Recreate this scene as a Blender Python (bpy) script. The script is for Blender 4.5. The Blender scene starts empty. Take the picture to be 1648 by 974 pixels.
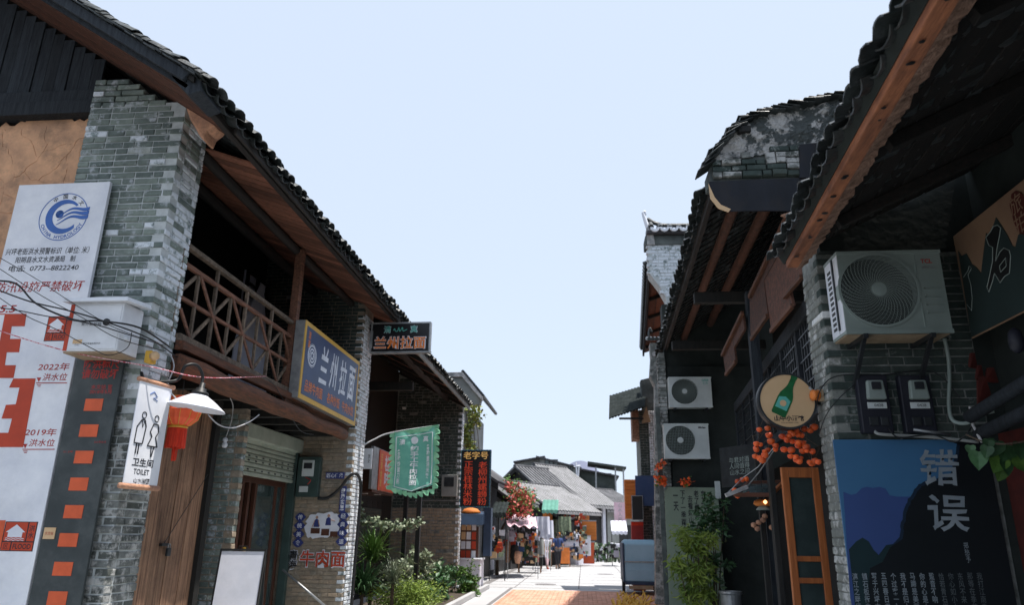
import bpy, bmesh, math, random
from mathutils import Vector, Matrix, noise
R = math.radians
S = bpy.context.scene
V = Vector
rng = random.Random(11)
# ------------------------------------------------------------- camera
F, PIT, ROLL, YAW, HC = 1172., R(17.65), 0.0138, R(5.6), 1.6

def ray(px, py):
    u = (px - 824.) / F; v = -(py - 487.) / F
    c, s = math.cos(ROLL), math.sin(ROLL)
    u, v = u*c - v*s, u*s + v*c
    y = math.cos(PIT) - v*math.sin(PIT); z = math.sin(PIT) + v*math.cos(PIT); x = u
    c, s = math.cos(YAW), math.sin(YAW)
    return V((x*c - y*s, x*s + y*c, z))

def at(px, py, X=None, Y=None, Z=None):
    """measured point: the sight line of a pixel met with a real plane of the street"""
    d = ray(px, py)
    if X is not None: t = X/d.x
    elif Y is not None: t = Y/d.y
    else: t = (Z - HC)/d.z
    return V((d.x*t, d.y*t, d.z*t + HC))

camd = bpy.data.cameras.new('camera')
cam = bpy.data.objects.new('camera', camd)
S.collection.objects.link(cam)
fw = ray(824, 487).normalized(); rt = (ray(1824, 487) - ray(824, 487)).normalized(); up = rt.cross(fw)
m = Matrix((rt, up, -fw)).transposed().to_4x4(); m.translation = (0, 0, HC)
cam.matrix_world = m
camd.sensor_width = 36; camd.lens = F/1648*36; camd.clip_end = 3000; camd.clip_start = .05
camd.dof.use_dof = True; camd.dof.focus_distance = 7.5; camd.dof.aperture_fstop = 2.2
S.camera = cam
# ------------------------------------------------------------- sky and sun
SUN = V((.27, -.01, .96)).normalized()
w = bpy.data.worlds.new('World'); S.world = w; w.use_nodes = True
nt = w.node_tree; bg = nt.nodes['Background']
sky = nt.nodes.new('ShaderNodeTexSky'); sky.sky_type = 'NISHITA'; sky.sun_disc = False
sky.sun_elevation = math.asin(SUN.z); sky.sun_rotation = math.atan2(SUN.x, SUN.y)
sky.air_density = 1.0; sky.dust_density = 1.5; sky.ozone_density = 1.5; sky.altitude = 100
hs = nt.nodes.new('ShaderNodeHueSaturation'); hs.inputs['Saturation'].default_value = .8
mx_ = nt.nodes.new('ShaderNodeMixRGB'); mx_.inputs[0].default_value = .78; mx_.inputs[2].default_value = (4.05, 4.65, 5.55, 1)   # thin bright overcast veil, the same in every direction
nt.links.new(sky.outputs[0], hs.inputs['Color']); nt.links.new(hs.outputs[0], mx_.inputs[1]); nt.links.new(mx_.outputs[0], bg.inputs[0])
bg.inputs[1].default_value = .15
sd = bpy.data.lights.new('sun', 'SUN'); sd.energy = 5.0; sd.angle = R(.5); sd.color = (1, .95, .88)
so = bpy.data.objects.new('sun', sd); S.collection.objects.link(so)
so.rotation_euler = SUN.to_track_quat('Z', 'Y').to_euler(); so.location = (10, -5, 30)
S.view_settings.view_transform = 'Standard'; S.view_settings.look = 'None'
S.view_settings.exposure = .4; S.view_settings.gamma = 1
S.cycles.max_bounces = 6; S.cycles.diffuse_bounces = 3; S.cycles.transparent_max_bounces = 8
S.cycles.use_denoising = True

# ------------------------------------------------------------- materials
def mat(name, col, rough=.7, col2=None, scale=5, stretch=(1, 1, 1), bump=.15, rnd=0, metal=0, spec=.4,
        contrast=(.35, .65), emit=None, alpha=None, trans=0, detail=6, dirt=0, dirtcol=(.03, .035, .035), dscale=1.6):
    m = bpy.data.materials.new(name); m.use_nodes = True
    n = m.node_tree.nodes; l = m.node_tree.links; b = n['Principled BSDF']
    b.inputs['Roughness'].default_value = rough; b.inputs['Metallic'].default_value = metal
    b.inputs['Specular IOR Level'].default_value = spec
    g = n.new('ShaderNodeNewGeometry'); mp = n.new('ShaderNodeMapping'); mp.inputs['Scale'].default_value = stretch
    l.new(g.outputs['Position'], mp.inputs[0])
    tx = n.new('ShaderNodeTexNoise'); tx.inputs['Scale'].default_value = scale; tx.inputs['Detail'].default_value = detail
    tx.inputs['Roughness'].default_value = .65
    l.new(mp.outputs[0], tx.inputs[0])
    if col2 is None: col2 = tuple(c*.78 for c in col)
    rp = n.new('ShaderNodeValToRGB'); rp.color_ramp.elements[0].position = contrast[0]; rp.color_ramp.elements[1].position = contrast[1]
    rp.color_ramp.elements[0].color = (*col2, 1); rp.color_ramp.elements[1].color = (*col, 1)
    l.new(tx.outputs[0], rp.inputs[0]); out = rp.outputs[0]
    if rnd:
        oi = n.new('ShaderNodeObjectInfo'); a = n.new('ShaderNodeAttribute'); a.attribute_name = 'rnd'
        ad = n.new('ShaderNodeMath'); ad.operation = 'ADD'; l.new(oi.outputs['Random'], ad.inputs[0]); l.new(a.outputs['Fac'], ad.inputs[1])
        fr = n.new('ShaderNodeMath'); fr.operation = 'FRACT'; l.new(ad.outputs[0], fr.inputs[0])
        mr = n.new('ShaderNodeMapRange'); mr.inputs[3].default_value = 1-rnd; mr.inputs[4].default_value = 1+rnd
        l.new(fr.outputs[0], mr.inputs[0])
        h = n.new('ShaderNodeHueSaturation'); l.new(mr.outputs[0], h.inputs['Value']); l.new(out, h.inputs['Color']); out = h.outputs[0]
    if dirt:
        t2 = n.new('ShaderNodeTexNoise'); t2.inputs['Scale'].default_value = dscale; t2.inputs['Detail'].default_value = 8
        t2.inputs['Roughness'].default_value = .7; l.new(g.outputs['Position'], t2.inputs[0])
        r2 = n.new('ShaderNodeMapRange'); r2.inputs[1].default_value = .48; r2.inputs[2].default_value = .66; r2.inputs[4].default_value = dirt
        l.new(t2.outputs[0], r2.inputs[0])
        mx = n.new('ShaderNodeMixRGB'); mx.inputs[2].default_value = (*dirtcol, 1)
        l.new(r2.outputs[0], mx.inputs[0]); l.new(out, mx.inputs[1]); out = mx.outputs[0]
    l.new(out, b.inputs['Base Color'])
    if bump:
        bp = n.new('ShaderNodeBump'); bp.inputs['Strength'].default_value = bump; bp.inputs['Distance'].default_value = .01
        t3 = n.new('ShaderNodeTexNoise'); t3.inputs['Scale'].default_value = scale*4; t3.inputs['Detail'].default_value = 5
        l.new(mp.outputs[0], t3.inputs[0]); l.new(t3.outputs[0], bp.inputs['Height']); l.new(bp.outputs[0], b.inputs['Normal'])
    if emit: b.inputs['Emission Color'].default_value = (*emit[0], 1); b.inputs['Emission Strength'].default_value = emit[1]
    if alpha is not None: b.inputs['Alpha'].default_value = alpha
    if trans: b.inputs['Transmission Weight'].default_value = trans
    return m

def brickmat(name, cols, lime=.3, limecol=(.5, .5, .52), stain=.4, limescale=2.2):
    m = bpy.data.materials.new(name); m.use_nodes = True
    n = m.node_tree.nodes; l = m.node_tree.links; b = n['Principled BSDF']; b.inputs['Roughness'].default_value = .88
    b.inputs['Specular IOR Level'].default_value = .2
    oi = n.new('ShaderNodeObjectInfo'); a = n.new('ShaderNodeAttribute'); a.attribute_name = 'rnd'
    ad = n.new('ShaderNodeMath'); ad.operation = 'ADD'; l.new(oi.outputs['Random'], ad.inputs[0]); l.new(a.outputs['Fac'], ad.inputs[1])
    fr = n.new('ShaderNodeMath'); fr.operation = 'FRACT'; l.new(ad.outputs[0], fr.inputs[0])
    rp = n.new('ShaderNodeValToRGB'); cr = rp.color_ramp
    for i, c in enumerate(cols):
        p = i/(len(cols)-1)
        e = cr.elements[0] if i == 0 else (cr.elements[1] if i == len(cols)-1 else cr.elements.new(p))
        e.position = p; e.color = (*c, 1)
    l.new(fr.outputs[0], rp.inputs[0])
    g = n.new('ShaderNodeNewGeometry')
    def ns(sc, lo, hi, mx, d=8):
        t = n.new('ShaderNodeTexNoise'); t.inputs['Scale'].default_value = sc; t.inputs['Detail'].default_value = d; t.inputs['Roughness'].default_value = .72
        l.new(g.outputs['Position'], t.inputs[0]); r = n.new('ShaderNodeMapRange')
        r.inputs[1].default_value = lo; r.inputs[2].default_value = hi; r.inputs[4].default_value = mx; l.new(t.outputs[0], r.inputs[0]); return r.outputs[0], t.outputs[0]
    f1, t1 = ns(9, .4, .62, .55)
    m1 = n.new('ShaderNodeMixRGB'); m1.blend_type = 'MULTIPLY'; m1.inputs[2].default_value = (.42, .46, .46, 1)
    l.new(f1, m1.inputs[0]); l.new(rp.outputs[0], m1.inputs[1])
    f2, _ = ns(1.3, .45, .62, stain)
    m2 = n.new('ShaderNodeMixRGB'); m2.inputs[2].default_value = (.03, .035, .035, 1); l.new(f2, m2.inputs[0]); l.new(m1.outputs[0], m2.inputs[1])
    f3, t3 = ns(limescale*3.1, .62-.25*lime, .72-.25*lime, .85)
    m3 = n.new('ShaderNodeMixRGB'); m3.inputs[2].default_value = (*limecol, 1); l.new(f3, m3.inputs[0]); l.new(m2.outputs[0], m3.inputs[1])
    l.new(m3.outputs[0], b.inputs['Base Color'])
    bp = n.new('ShaderNodeBump'); bp.inputs['Strength'].default_value = .5; bp.inputs['Distance'].default_value = .012
    _, t4 = ns(30, 0, 1, 1); l.new(t4, bp.inputs['Height']); l.new(bp.outputs[0], b.inputs['Normal'])
    return m

GREY = [(.15, .185, .175), (.24, .30, .28), (.3, .36, .34), (.2, .255, .24), (.37, .42, .4), (.08, .1, .1), (.28, .325, .29)]
M = {}
M['brick_l'] = brickmat('grey_brick_limewashed', GREY, .34, (.5, .53, .57), .25)
M['brick_white'] = brickmat('grey_brick_lime_and_sun', [(.34, .4, .4), (.45, .51, .51), (.26, .32, .31), (.5, .55, .56), (.38, .44, .43), (.2, .25, .25)], .9, (.78, .82, .88), .06, 3)  # white lime, strengthened so the colour also carries sunlight on bright faces
M['brick_old'] = brickmat('grey_brick_weathered', [(.1, .11, .1), (.2, .16, .12), (.05, .06, .06), (.24, .25, .22), (.3, .16, .09), (.09, .1, .1), (.28, .29, .28)], .55, (.45, .45, .44), .65)
M['brick_pale'] = brickmat('weathered_brick_lit_tone', [(.24, .25, .23), (.34, .33, .3), (.15, .17, .16), (.4, .39, .36), (.3, .22, .16), (.27, .28, .26)], .45, (.55, .55, .54), .25)  # weathered brick, lightened to put sun onto the right pillar's street side
M['brick_warm'] = brickmat('grey_brick_warm_lit', [(.42, .32, .23), (.28, .25, .2), (.48, .36, .25), (.22, .21, .17), (.52, .38, .26), (.35, .3, .24)], .14, (.5, .46, .42), .3)  # grey brick browned and brightened: warm ground bounce put into its colour
M['brick_dark'] = brickmat('dark_grey_brick', [(.05, .07, .065), (.1, .13, .12), (.07, .085, .08), (.13, .15, .135), (.16, .09, .06), (.08, .1, .09)], .15, (.3, .32, .31), .35)
M['mortar_l'] = mat('lime_mortar', (.56, .59, .6), .95, (.4, .43, .43), 7, bump=.5)
M['mortar_d'] = mat('grey_mortar', (.26, .27, .26), .95, (.1, .11, .1), 7, bump=.5)
M['mortar_w'] = mat('tan_mortar', (.36, .3, .24), .95, (.2, .17, .13), 7, bump=.4)
M['wood_umber'] = mat('umber_brown_board', (.13, .05, .03), .8, (.05, .024, .016), 4, (5, 5, 5), .35, rnd=.3)
M['plaster'] = mat('ochre_mud_plaster', (.76, .43, .25), .95, (.5, .29, .18), 3.5, bump=1, dirt=.6, dirtcol=(.09, .075, .06), dscale=2.4)
M['corbel'] = mat('terracotta_render', (.68, .36, .22), .95, (.45, .24, .16), 9, bump=1, dirt=.5, dirtcol=(.1, .06, .05), dscale=6)
M['tile'] = mat('grey_clay_tile', (.05, .056, .058), .45, (.014, .018, .019), 9, bump=.5, rnd=.45, spec=.5, dirt=.5, dirtcol=(.02, .03, .025), dscale=5)
M['wood_bluegrey'] = mat('weathered_blue_grey_wood', (.03, .037, .045), .85, (.010, .013, .018), 4, (9, 9, .8), .5, rnd=.3)
M['wood_soffit'] = mat('red_brown_soffit_wood', (.22, .09, .055), .75, (.1, .042, .028), 4, (.8, 9, 9), .35, rnd=.5)
M['wood_red_y'] = mat('red_brown_beam_wood', (.16, .06, .03), .75, (.05, .025, .016), 4, (9, .8, 9), .4, rnd=.15)
M['wood_dark_y'] = mat('dark_beam_wood', (.035, .028, .025), .8, (.013, .012, .012), 4, (9, .8, 9), .4, rnd=.2)
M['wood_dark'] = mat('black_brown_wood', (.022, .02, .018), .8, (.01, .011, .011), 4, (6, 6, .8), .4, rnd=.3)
M['wood_plank'] = mat('aged_brown_door_plank', (.40, .23, .14), .75, (.13, .065, .04), 3, (11, 11, .5), .5, rnd=.25, dirt=.5, dirtcol=(.03, .02, .015), dscale=1.2)
M['wood_rail'] = mat('weathered_rail_wood', (.22, .165, .12), .75, (.08, .06, .045), 4, (4, 4, 4), .4, rnd=.3)
M['wood_rail_red'] = mat('worn_red_rail_wood', (.26, .12, .075), .75, (.1, .05, .035), 4, (9, .8, 9), .4)
M['wood_orange'] = mat('varnished_orange_wood', (.5, .16, .05), .45, (.3, .09, .03), 3, (9, 9, .7), .3)
M['beam_orange'] = mat('worn_orange_beam', (.40, .15, .07), .75, (.18, .07, .04), 3.5, (7, .9, 7), .5, dirt=.45, dirtcol=(.05, .025, .02), dscale=3)
M['beam_rough'] = mat('rough_mortar_edge', (.42, .25, .18), .95, (.16, .09, .06), 14, bump=1)
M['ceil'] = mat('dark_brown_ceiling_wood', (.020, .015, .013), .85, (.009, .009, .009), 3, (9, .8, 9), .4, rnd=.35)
M['black'] = mat('black_paint', (.012, .013, .014), .5, scale=8, bump=.05)
M['blacksign'] = mat('black_sign_face', (.012, .012, .014), .35, scale=3, bump=.02)
M['white'] = mat('white_enamel', (.82, .83, .87), .4, (.64, .66, .73), 2, bump=.03, dirt=.16, dirtcol=(.42, .42, .43), dscale=2.2)
M['whitebox'] = mat('white_painted_metal', (.76, .78, .82), .4, (.64, .66, .7), 3, bump=.03, dirt=.12, dirtcol=(.35, .33, .3), dscale=4)
M['slate'] = mat('charcoal_sign_paint', (.05, .06, .062), .5, (.03, .038, .04), 3, bump=.05, dirt=.35, dirtcol=(.1, .11, .11), dscale=3)
M['red'] = mat('sign_red', (.52, .055, .018), .5, (.42, .045, .015), 4, bump=.02)
M['redlet'] = mat('dark_red_letter_paint', (.42, .03, .025), .5, scale=4, bump=0)
M['orangered'] = mat('orange_red_paint', (.72, .12, .04), .5, (.55, .09, .03), 4, bump=.05)
M['ink'] = mat('black_ink', (.02, .022, .028), .5, scale=4, bump=0)
M['logo'] = mat('logo_blue', (.05, .15, .48), .5, scale=4, bump=0)
M['metal'] = mat('galvanised_metal', (.42, .43, .44), .45, (.25, .26, .27), 6, metal=.6, bump=.1)
M['dmetal'] = mat('dark_metal', (.05, .055, .06), .45, (.03, .033, .036), 6, metal=.5, bump=.1)
M['cable'] = mat('black_cable', (.015, .016, .018), .5, scale=6, bump=0)
M['white_cable'] = mat('grey_white_cable', (.5, .5, .52), .5, scale=6, bump=0)
M['pink'] = mat('red_white_string', (.75, .5, .55), .7, (.5, .05, .08), 40, contrast=(.45, .55), bump=0)
M['glass'] = mat('dark_window_glass', (.06, .085, .085), .06, (.03, .045, .045), 1.5, bump=0, spec=.8)
M['shutter'] = mat('green_grey_shutter_enamel', (.46, .50, .43), .4, (.34, .38, .32), 3, bump=.05)
M['greenframe'] = mat('dark_green_steel', (.05, .085, .08), .45, (.035, .06, .055), 5, bump=.08)
M['brownframe'] = mat('brown_aluminium_frame', (.1, .04, .025), .4, (.07, .03, .02), 5, bump=.05)
M['navy'] = mat('navy_sign_vinyl', (.03, .065, .17), .4, (.022, .05, .13), 1.2, bump=.02, dirt=.2, dirtcol=(.1, .13, .2), dscale=2.5)
M['yellow'] = mat('yellow_border', (.72, .42, .06), .45, (.6, .36, .05), 4, bump=.02)
M['blueletter'] = mat('pale_blue_white_letter', (.8, .85, .95), .5, scale=4, bump=0)
M['orangeletter'] = mat('orange_letter', (.85, .24, .05), .5, scale=4, bump=0)
M['led'] = mat('red_led_letter', (.8, .08, .03), .5, scale=4, bump=0, emit=((1, .1, .04), .12))
M['goldled'] = mat('gold_led_letter', (.85, .5, .15), .5, scale=4, bump=0, emit=((1, .6, .2), .2))
M['teal'] = mat('teal_letter', (.1, .42, .36), .5, scale=4, bump=0)
M['banner'] = mat('green_banner_cloth', (.19, .50, .39), .85, (.14, .42, .33), 5, bump=.2)
M['bannertrim'] = mat('green_banner_trim', (.32, .62, .40), .85, (.16, .44, .25), 6, bump=.2)
M['label_blue'] = mat('indigo_label', (.035, .05, .2), .5, scale=4, bump=0)
M['decalwhite'] = mat('white_decal', (.74, .75, .82), .5, (.62, .64, .72), 3, bump=0, dirt=.2, dirtcol=(.45, .45, .46), dscale=2.5)
M['lantern'] = mat('red_lantern_silk', (.9, .14, .05), .6, (.8, .1, .035), 8, bump=.1)
M['tassel'] = mat('red_tassel', (.85, .07, .03), .8, (.6, .04, .02), 12, (6, 6, .5), .3)
M['persim'] = mat('orange_persimmon', (.85, .15, .03), .45, (.6, .07, .02), 14, bump=.3, rnd=.3)
M['concrete'] = mat('pale_concrete_road', (.5, .5, .51), .9, (.4, .4, .41), 1.1, bump=.3, dirt=.45, dirtcol=(.3, .29, .29), dscale=.55)
M['joint'] = mat('dark_joint', (.2, .19, .19), .95, scale=4)
M['paver'] = mat('orange_pink_paver', (.74, .40, .29), .9, (.6, .3, .2), 5, bump=.3, rnd=.18)
M['soil'] = mat('dark_soil', (.09, .07, .05), .95, (.04, .03, .025), 6, bump=.6)
M['leaf'] = mat('green_leaf', (.10, .19, .035), .5, (.045, .10, .02), 12, bump=0, rnd=.35, spec=.35)
M['leafbright'] = mat('yellow_green_leaf', (.33, .43, .08), .5, (.14, .24, .04), 9, bump=0, rnd=.3, spec=.35)
M['leafdark'] = mat('dark_green_leaf', (.05, .12, .045), .45, (.025, .06, .025), 10, bump=0, rnd=.3, spec=.4)
M['leafgrey'] = mat('pale_grey_green_leaf', (.34, .39, .26), .5, (.1, .14, .09), 10, bump=0, rnd=.3)
M['leafyellow'] = mat('yellow_vine_leaf', (.32, .3, .06), .5, (.12, .2, .04), 6, bump=0)
M['flower'] = mat('coral_red_blossom', (.62, .13, .10), .6, (.4, .07, .06), 8, bump=0)
M['bark'] = mat('brown_bark', (.12, .085, .06), .9, (.06, .045, .03), 9, (3, 3, .6), .6)
M['blueplastic'] = mat('sky_blue_sheet', (.33, .54, .68), .5, (.28, .48, .62), 2, bump=.1, dirt=.15, dirtcol=(.1, .2, .3))
M['bluedark'] = mat('dark_blue_steel', (.03, .06, .12), .5, (.02, .04, .08), 4)
M['rubber'] = mat('black_rubber', (.015, .015, .016), .8, scale=6)
M['awning'] = mat('pink_white_tarpaulin', (.75, .58, .64), .8, (.7, .42, .5), 1.2, bump=.2)
M['cloth'] = mat('white_cloth', (.72, .73, .8), .85, (.55, .56, .66), 3, bump=.1)
M['farwall'] = mat('grey_rendered_wall', (.3, .31, .3), .9, (.2, .21, .2), 1.5, bump=.2)
M['farwall_dark'] = mat('dark_mossy_wall', (.07, .085, .08), .9, (.04, .05, .045), 1.2, bump=.2)
M['farroof'] = mat('lilac_grey_roof_tile', (.19, .19, .2), .85, (.10, .10, .105), 1.6, bump=.3)
M['fartile_dark'] = mat('dark_grey_roof_tile', (.1, .1, .11), .85, (.05, .05, .055), 1.6, bump=.3)
M['orangeboard'] = mat('orange_shop_board', (.72, .24, .05), .7, (.55, .16, .03), 2, (1, 1, 6), .15)
M['skin'] = mat('skin', (.45, .27, .19), .6, scale=20, bump=0)
M['hair'] = mat('black_hair', (.015, .012, .01), .6, scale=20, bump=0)
M['cream'] = mat('cream_sign_face', (.62, .42, .24), .45, (.56, .37, .2), 2, bump=.02)
M['bottle'] = mat('green_bottle_print', (.015, .14, .045), .35, (.008, .07, .025), 8, bump=0)
M['warmlamp'] = mat('lit_lamp_bulb', (1, .6, .3), .4, scale=4, bump=0, emit=((1, .5, .2), 2.5))
M['ac'] = mat('dusty_shaded_ac_enamel', (.27, .32, .3), .5, (.22, .27, .25), 2.5, bump=.05, dirt=.25, dirtcol=(.18, .2, .19), dscale=3)  # enamel greyed to carry the porch shade, dust patches on top
M['acwhite'] = mat('white_ac_enamel', (.62, .66, .66), .45, (.52, .56, .56), 2.5, bump=.05, dirt=.15, dirtcol=(.3, .32, .31), dscale=3)
M['bronze'] = mat('navy_black_sheet_metal', (.02, .021, .032), .55, (.011, .012, .02), 2, bump=.1)
M['limewhite'] = mat('lime_render', (.62, .6, .6), .95, (.3, .3, .3), 5, bump=.9, dirt=.6, dirtcol=(.06, .07, .07), dscale=3)
M['greyrender'] = mat('green_grey_render', (.15, .17, .165), .95, (.06, .07, .07), 3, bump=.6, dirt=.5, dirtcol=(.03, .035, .035), dscale=2)
M['poem'] = mat('sage_green_board', (.26, .31, .24), .6, (.2, .25, .19), 1.5, bump=.05)
M['farroof_light'] = mat('pale_grey_roof_tile', (.32, .315, .325), .85, (.22, .22, .22), 1.6, bump=.3)
M['darkrough'] = mat('weathered_black_sheet', (.035, .042, .042), .95, (.015, .02, .02), 5, bump=.3, spec=.1)
M['bouncepaving'] = mat('cool_grey_bounce_paving', (.36, .38, .385), .85, (.27, .29, .295), 2.5, bump=.4)
M['sheetmetal'] = mat('stained_dark_sheet', (.022, .025, .034), .7, (.012, .014, .018), 3, (1, 1, .4), .2, dirt=.5, dirtcol=(.035, .03, .028), dscale=4, spec=.2)
M['bannerprint'] = mat('white_banner_print', (.9, .92, .94), .8, scale=4, bump=0)
M['mossshade'] = mat('moss_and_shade_black', (.022, .028, .026), .9, (.012, .016, .015), 3, bump=.3)  # near black: porch shade put into a mossy wall colour
M['dimred'] = mat('shaded_red', (.085, .012, .008), .8, (.05, .007, .005), 9, bump=.1)  # darker copy of the red cloth, with porch shade in its colour
M['dimcream'] = mat('shaded_ochre_sign_paint', (.26, .16, .10), .6, (.2, .12, .08), 2, bump=.02)  # sign ochre darkened, the dim porch put into the paint
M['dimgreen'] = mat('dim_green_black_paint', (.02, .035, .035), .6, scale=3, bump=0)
M['hill'] = mat('hazy_lilac_hill', (.5, .52, .68), 1, scale=.05, bump=0)  # distance haze put into the hill's colour
M['rust'] = mat('tan_rusty_base', (.4, .3, .2), .8, (.28, .2, .13), 9, bump=.2)

# ------------------------------------------------------------- mesh helpers
COL = S.collection
ORG = {}

class MB:
    def __init__(s): s.v = []; s.f = []; s.m = []
    def add(s, vs, fs, m=0):
        o = len(s.v); s.v += [tuple(v) for v in vs]
        s.f += [tuple(i+o for i in f) for f in fs]; s.m += [m]*len(fs); return s
    def hexa(s, p, m=0):
        return s.add(p, [(0, 3, 2, 1), (4, 5, 6, 7), (0, 1, 5, 4), (1, 2, 6, 5), (2, 3, 7, 6), (3, 0, 4, 7)], m)
    def box(s, x0, x1, y0, y1, z0, z1, m=0):
        return s.hexa([(x0, y0, z0), (x1, y0, z0), (x1, y1, z0), (x0, y1, z0), (x0, y0, z1), (x1, y0, z1), (x1, y1, z1), (x0, y1, z1)], m)
    def beam(s, p, q, w, h, upv=(0, 0, 1), m=0):
        p = V(p); q = V(q); d = (q-p).normalized(); u = V(upv); r = d.cross(u).normalized(); u = r.cross(d)
        r *= w/2; u *= h/2
        return s.hexa([p-r-u, p+r-u, q+r-u, q-r-u, p-r+u, p+r+u, q+r+u, q-r+u], m)
    def tube(s, pts, r, n=6, m=0, r2=None, cap=True):
        pts = [V(p) for p in pts]; k = len(pts); rings = []; a = None
        for i, p in enumerate(pts):
            d = (pts[min(i+1, k-1)] - pts[max(i-1, 0)]).normalized()
            if a is None: a = d.orthogonal().normalized()
            a = (a - d*a.dot(d)).normalized(); b = d.cross(a)
            rr = r if r2 is None else r + (r2-r)*i/(k-1)
            rings.append([p + (a*math.cos(t) + b*math.sin(t))*rr for t in [2*math.pi*j/n for j in range(n)]])
        vs = [v for g in rings for v in g]; fs = []
        for i in range(k-1):
            for j in range(n):
                fs.append((i*n+j, i*n+(j+1) % n, (i+1)*n+(j+1) % n, (i+1)*n+j))
        if cap: fs += [tuple(range(n-1, -1, -1)), tuple((k-1)*n+j for j in range(n))]
        return s.add(vs, fs, m)
    def lathe(s, prof, c, n=20, m=0, axis=(0, 0, 1), caps=True):
        ax = V(axis).normalized(); a = ax.orthogonal().normalized(); b = ax.cross(a); c = V(c); vs = []
        for (r, z) in prof:
            for j in range(n):
                t = 2*math.pi*j/n; vs.append(c + ax*z + (a*math.cos(t) + b*math.sin(t))*r)
        fs = []
        for i in range(len(prof)-1):
            for j in range(n): fs.append((i*n+j, i*n+(j+1) % n, (i+1)*n+(j+1) % n, (i+1)*n+j))
        if caps: fs += [tuple(range(n-1, -1, -1)), tuple((len(prof)-1)*n+j for j in range(n))]
        return s.add(vs, fs, m)
    def plate(s, fr, poly, c0, c1, m=0):
        k = len(poly)
        ar = sum(poly[i][0]*poly[(i+1) % k][1] - poly[(i+1) % k][0]*poly[i][1] for i in range(k))
        if ar < 0: poly = poly[::-1]
        vs = [fr.p(a, b, c1) for a, b in poly] + [fr.p(a, b, c0) for a, b in poly]
        fs = [tuple(range(k)), tuple(range(2*k-1, k-1, -1))] + [(i, k+i, k+(i+1) % k, (i+1) % k) for i in range(k)]
        return s.add(vs, fs, m)
    def rect(s, fr, a0, a1, b0, b1, c0, c1, m=0): return s.plate(fr, [(a0, b0), (a1, b0), (a1, b1), (a0, b1)], c0, c1, m)
    def ring(s, fr, ca, cb, r0, r1, c0, c1, n=40, m=0, t0=0, t1=2*math.pi):
        full = abs(t1-t0-2*math.pi) < 1e-6; vs = []; fs = []
        k = n if full else n+1
        for i in range(k):
            t = t0+(t1-t0)*i/n; c, q = math.cos(t), math.sin(t)
            for (r, cc) in ((r0, c1), (r1, c1), (r1, c0), (r0, c0)): vs.append(fr.p(ca+c*r, cb+q*r, cc))
        for i in range(n):
            j = (i+1) % k
            for e in range(4): fs.append((i*4+e, i*4+(e+1) % 4, j*4+(e+1) % 4, j*4+e))
        if not full: fs += [(0, 3, 2, 1), (n*4, n*4+1, n*4+2, n*4+3)]
        return s.add(vs, fs, m)
    def build(s, name, mats, parent=None, bevel=0, smooth=False, stuff=False, loc=None, fix=True):
        if not isinstance(mats, (list, tuple)): mats = [mats]
        org = ORG[parent.name] if parent else V(loc if loc is not None else (0, 0, 0))
        me = bpy.data.meshes.new(name)
        me.from_pydata([tuple(V(v)-org) for v in s.v], [], s.f); me.polygons.foreach_set('material_index', s.m)
        for mm in mats: me.materials.append(M[mm] if isinstance(mm, str) else mm)
        if fix:
            bm = bmesh.new(); bm.from_mesh(me); bmesh.ops.recalc_face_normals(bm, faces=bm.faces); bm.to_mesh(me); bm.free()
        if smooth: me.polygons.foreach_set('use_smooth', [True]*len(me.polygons))
        o = bpy.data.objects.new(name, me); COL.objects.link(o); ORG[o.name] = org
        if parent: o.parent = parent
        else: o.location = org
        if bevel:
            b = o.modifiers.new('b', 'BEVEL'); b.width = bevel; b.segments = 2; b.limit_method = 'ANGLE'; b.angle_limit = R(40)
        if stuff: o['kind'] = 'stuff'
        return o

class Fr:
    def __init__(s, o, u, n=None, v=(0, 0, 1)):
        s.o = V(o); s.u = V(u).normalized(); s.v = V(v).normalized(); s.n = V(n).normalized() if n is not None else s.u.cross(s.v)
    def p(s, a, b, c=0): return s.o + s.u*a + s.v*b + s.n*c
def front(x, y, z): return Fr((x, y, z), (1, 0, 0))      # looks towards the camera, -Y
def lface(x, y, z): return Fr((x, y, z), (0, 1, 0))      # left side of the street, looks +X
def rface(x, y, z): return Fr((x, y, z), (0, -1, 0))     # right side, looks -X

def thing(name, label, cat, loc=(0, 0, 0), group=None):
    o = bpy.data.objects.new(name, None); COL.objects.link(o); o.location = loc; o.empty_display_size = .2
    ORG[o.name] = V(loc); return tag(o, label, cat, group)
def tag(o, label, cat, group=None, kind=None):
    o['label'] = label; o['category'] = cat
    if group: o['group'] = group
    if kind: o['kind'] = kind
    return o
def structure(o): o['kind'] = 'structure'; return o

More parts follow.
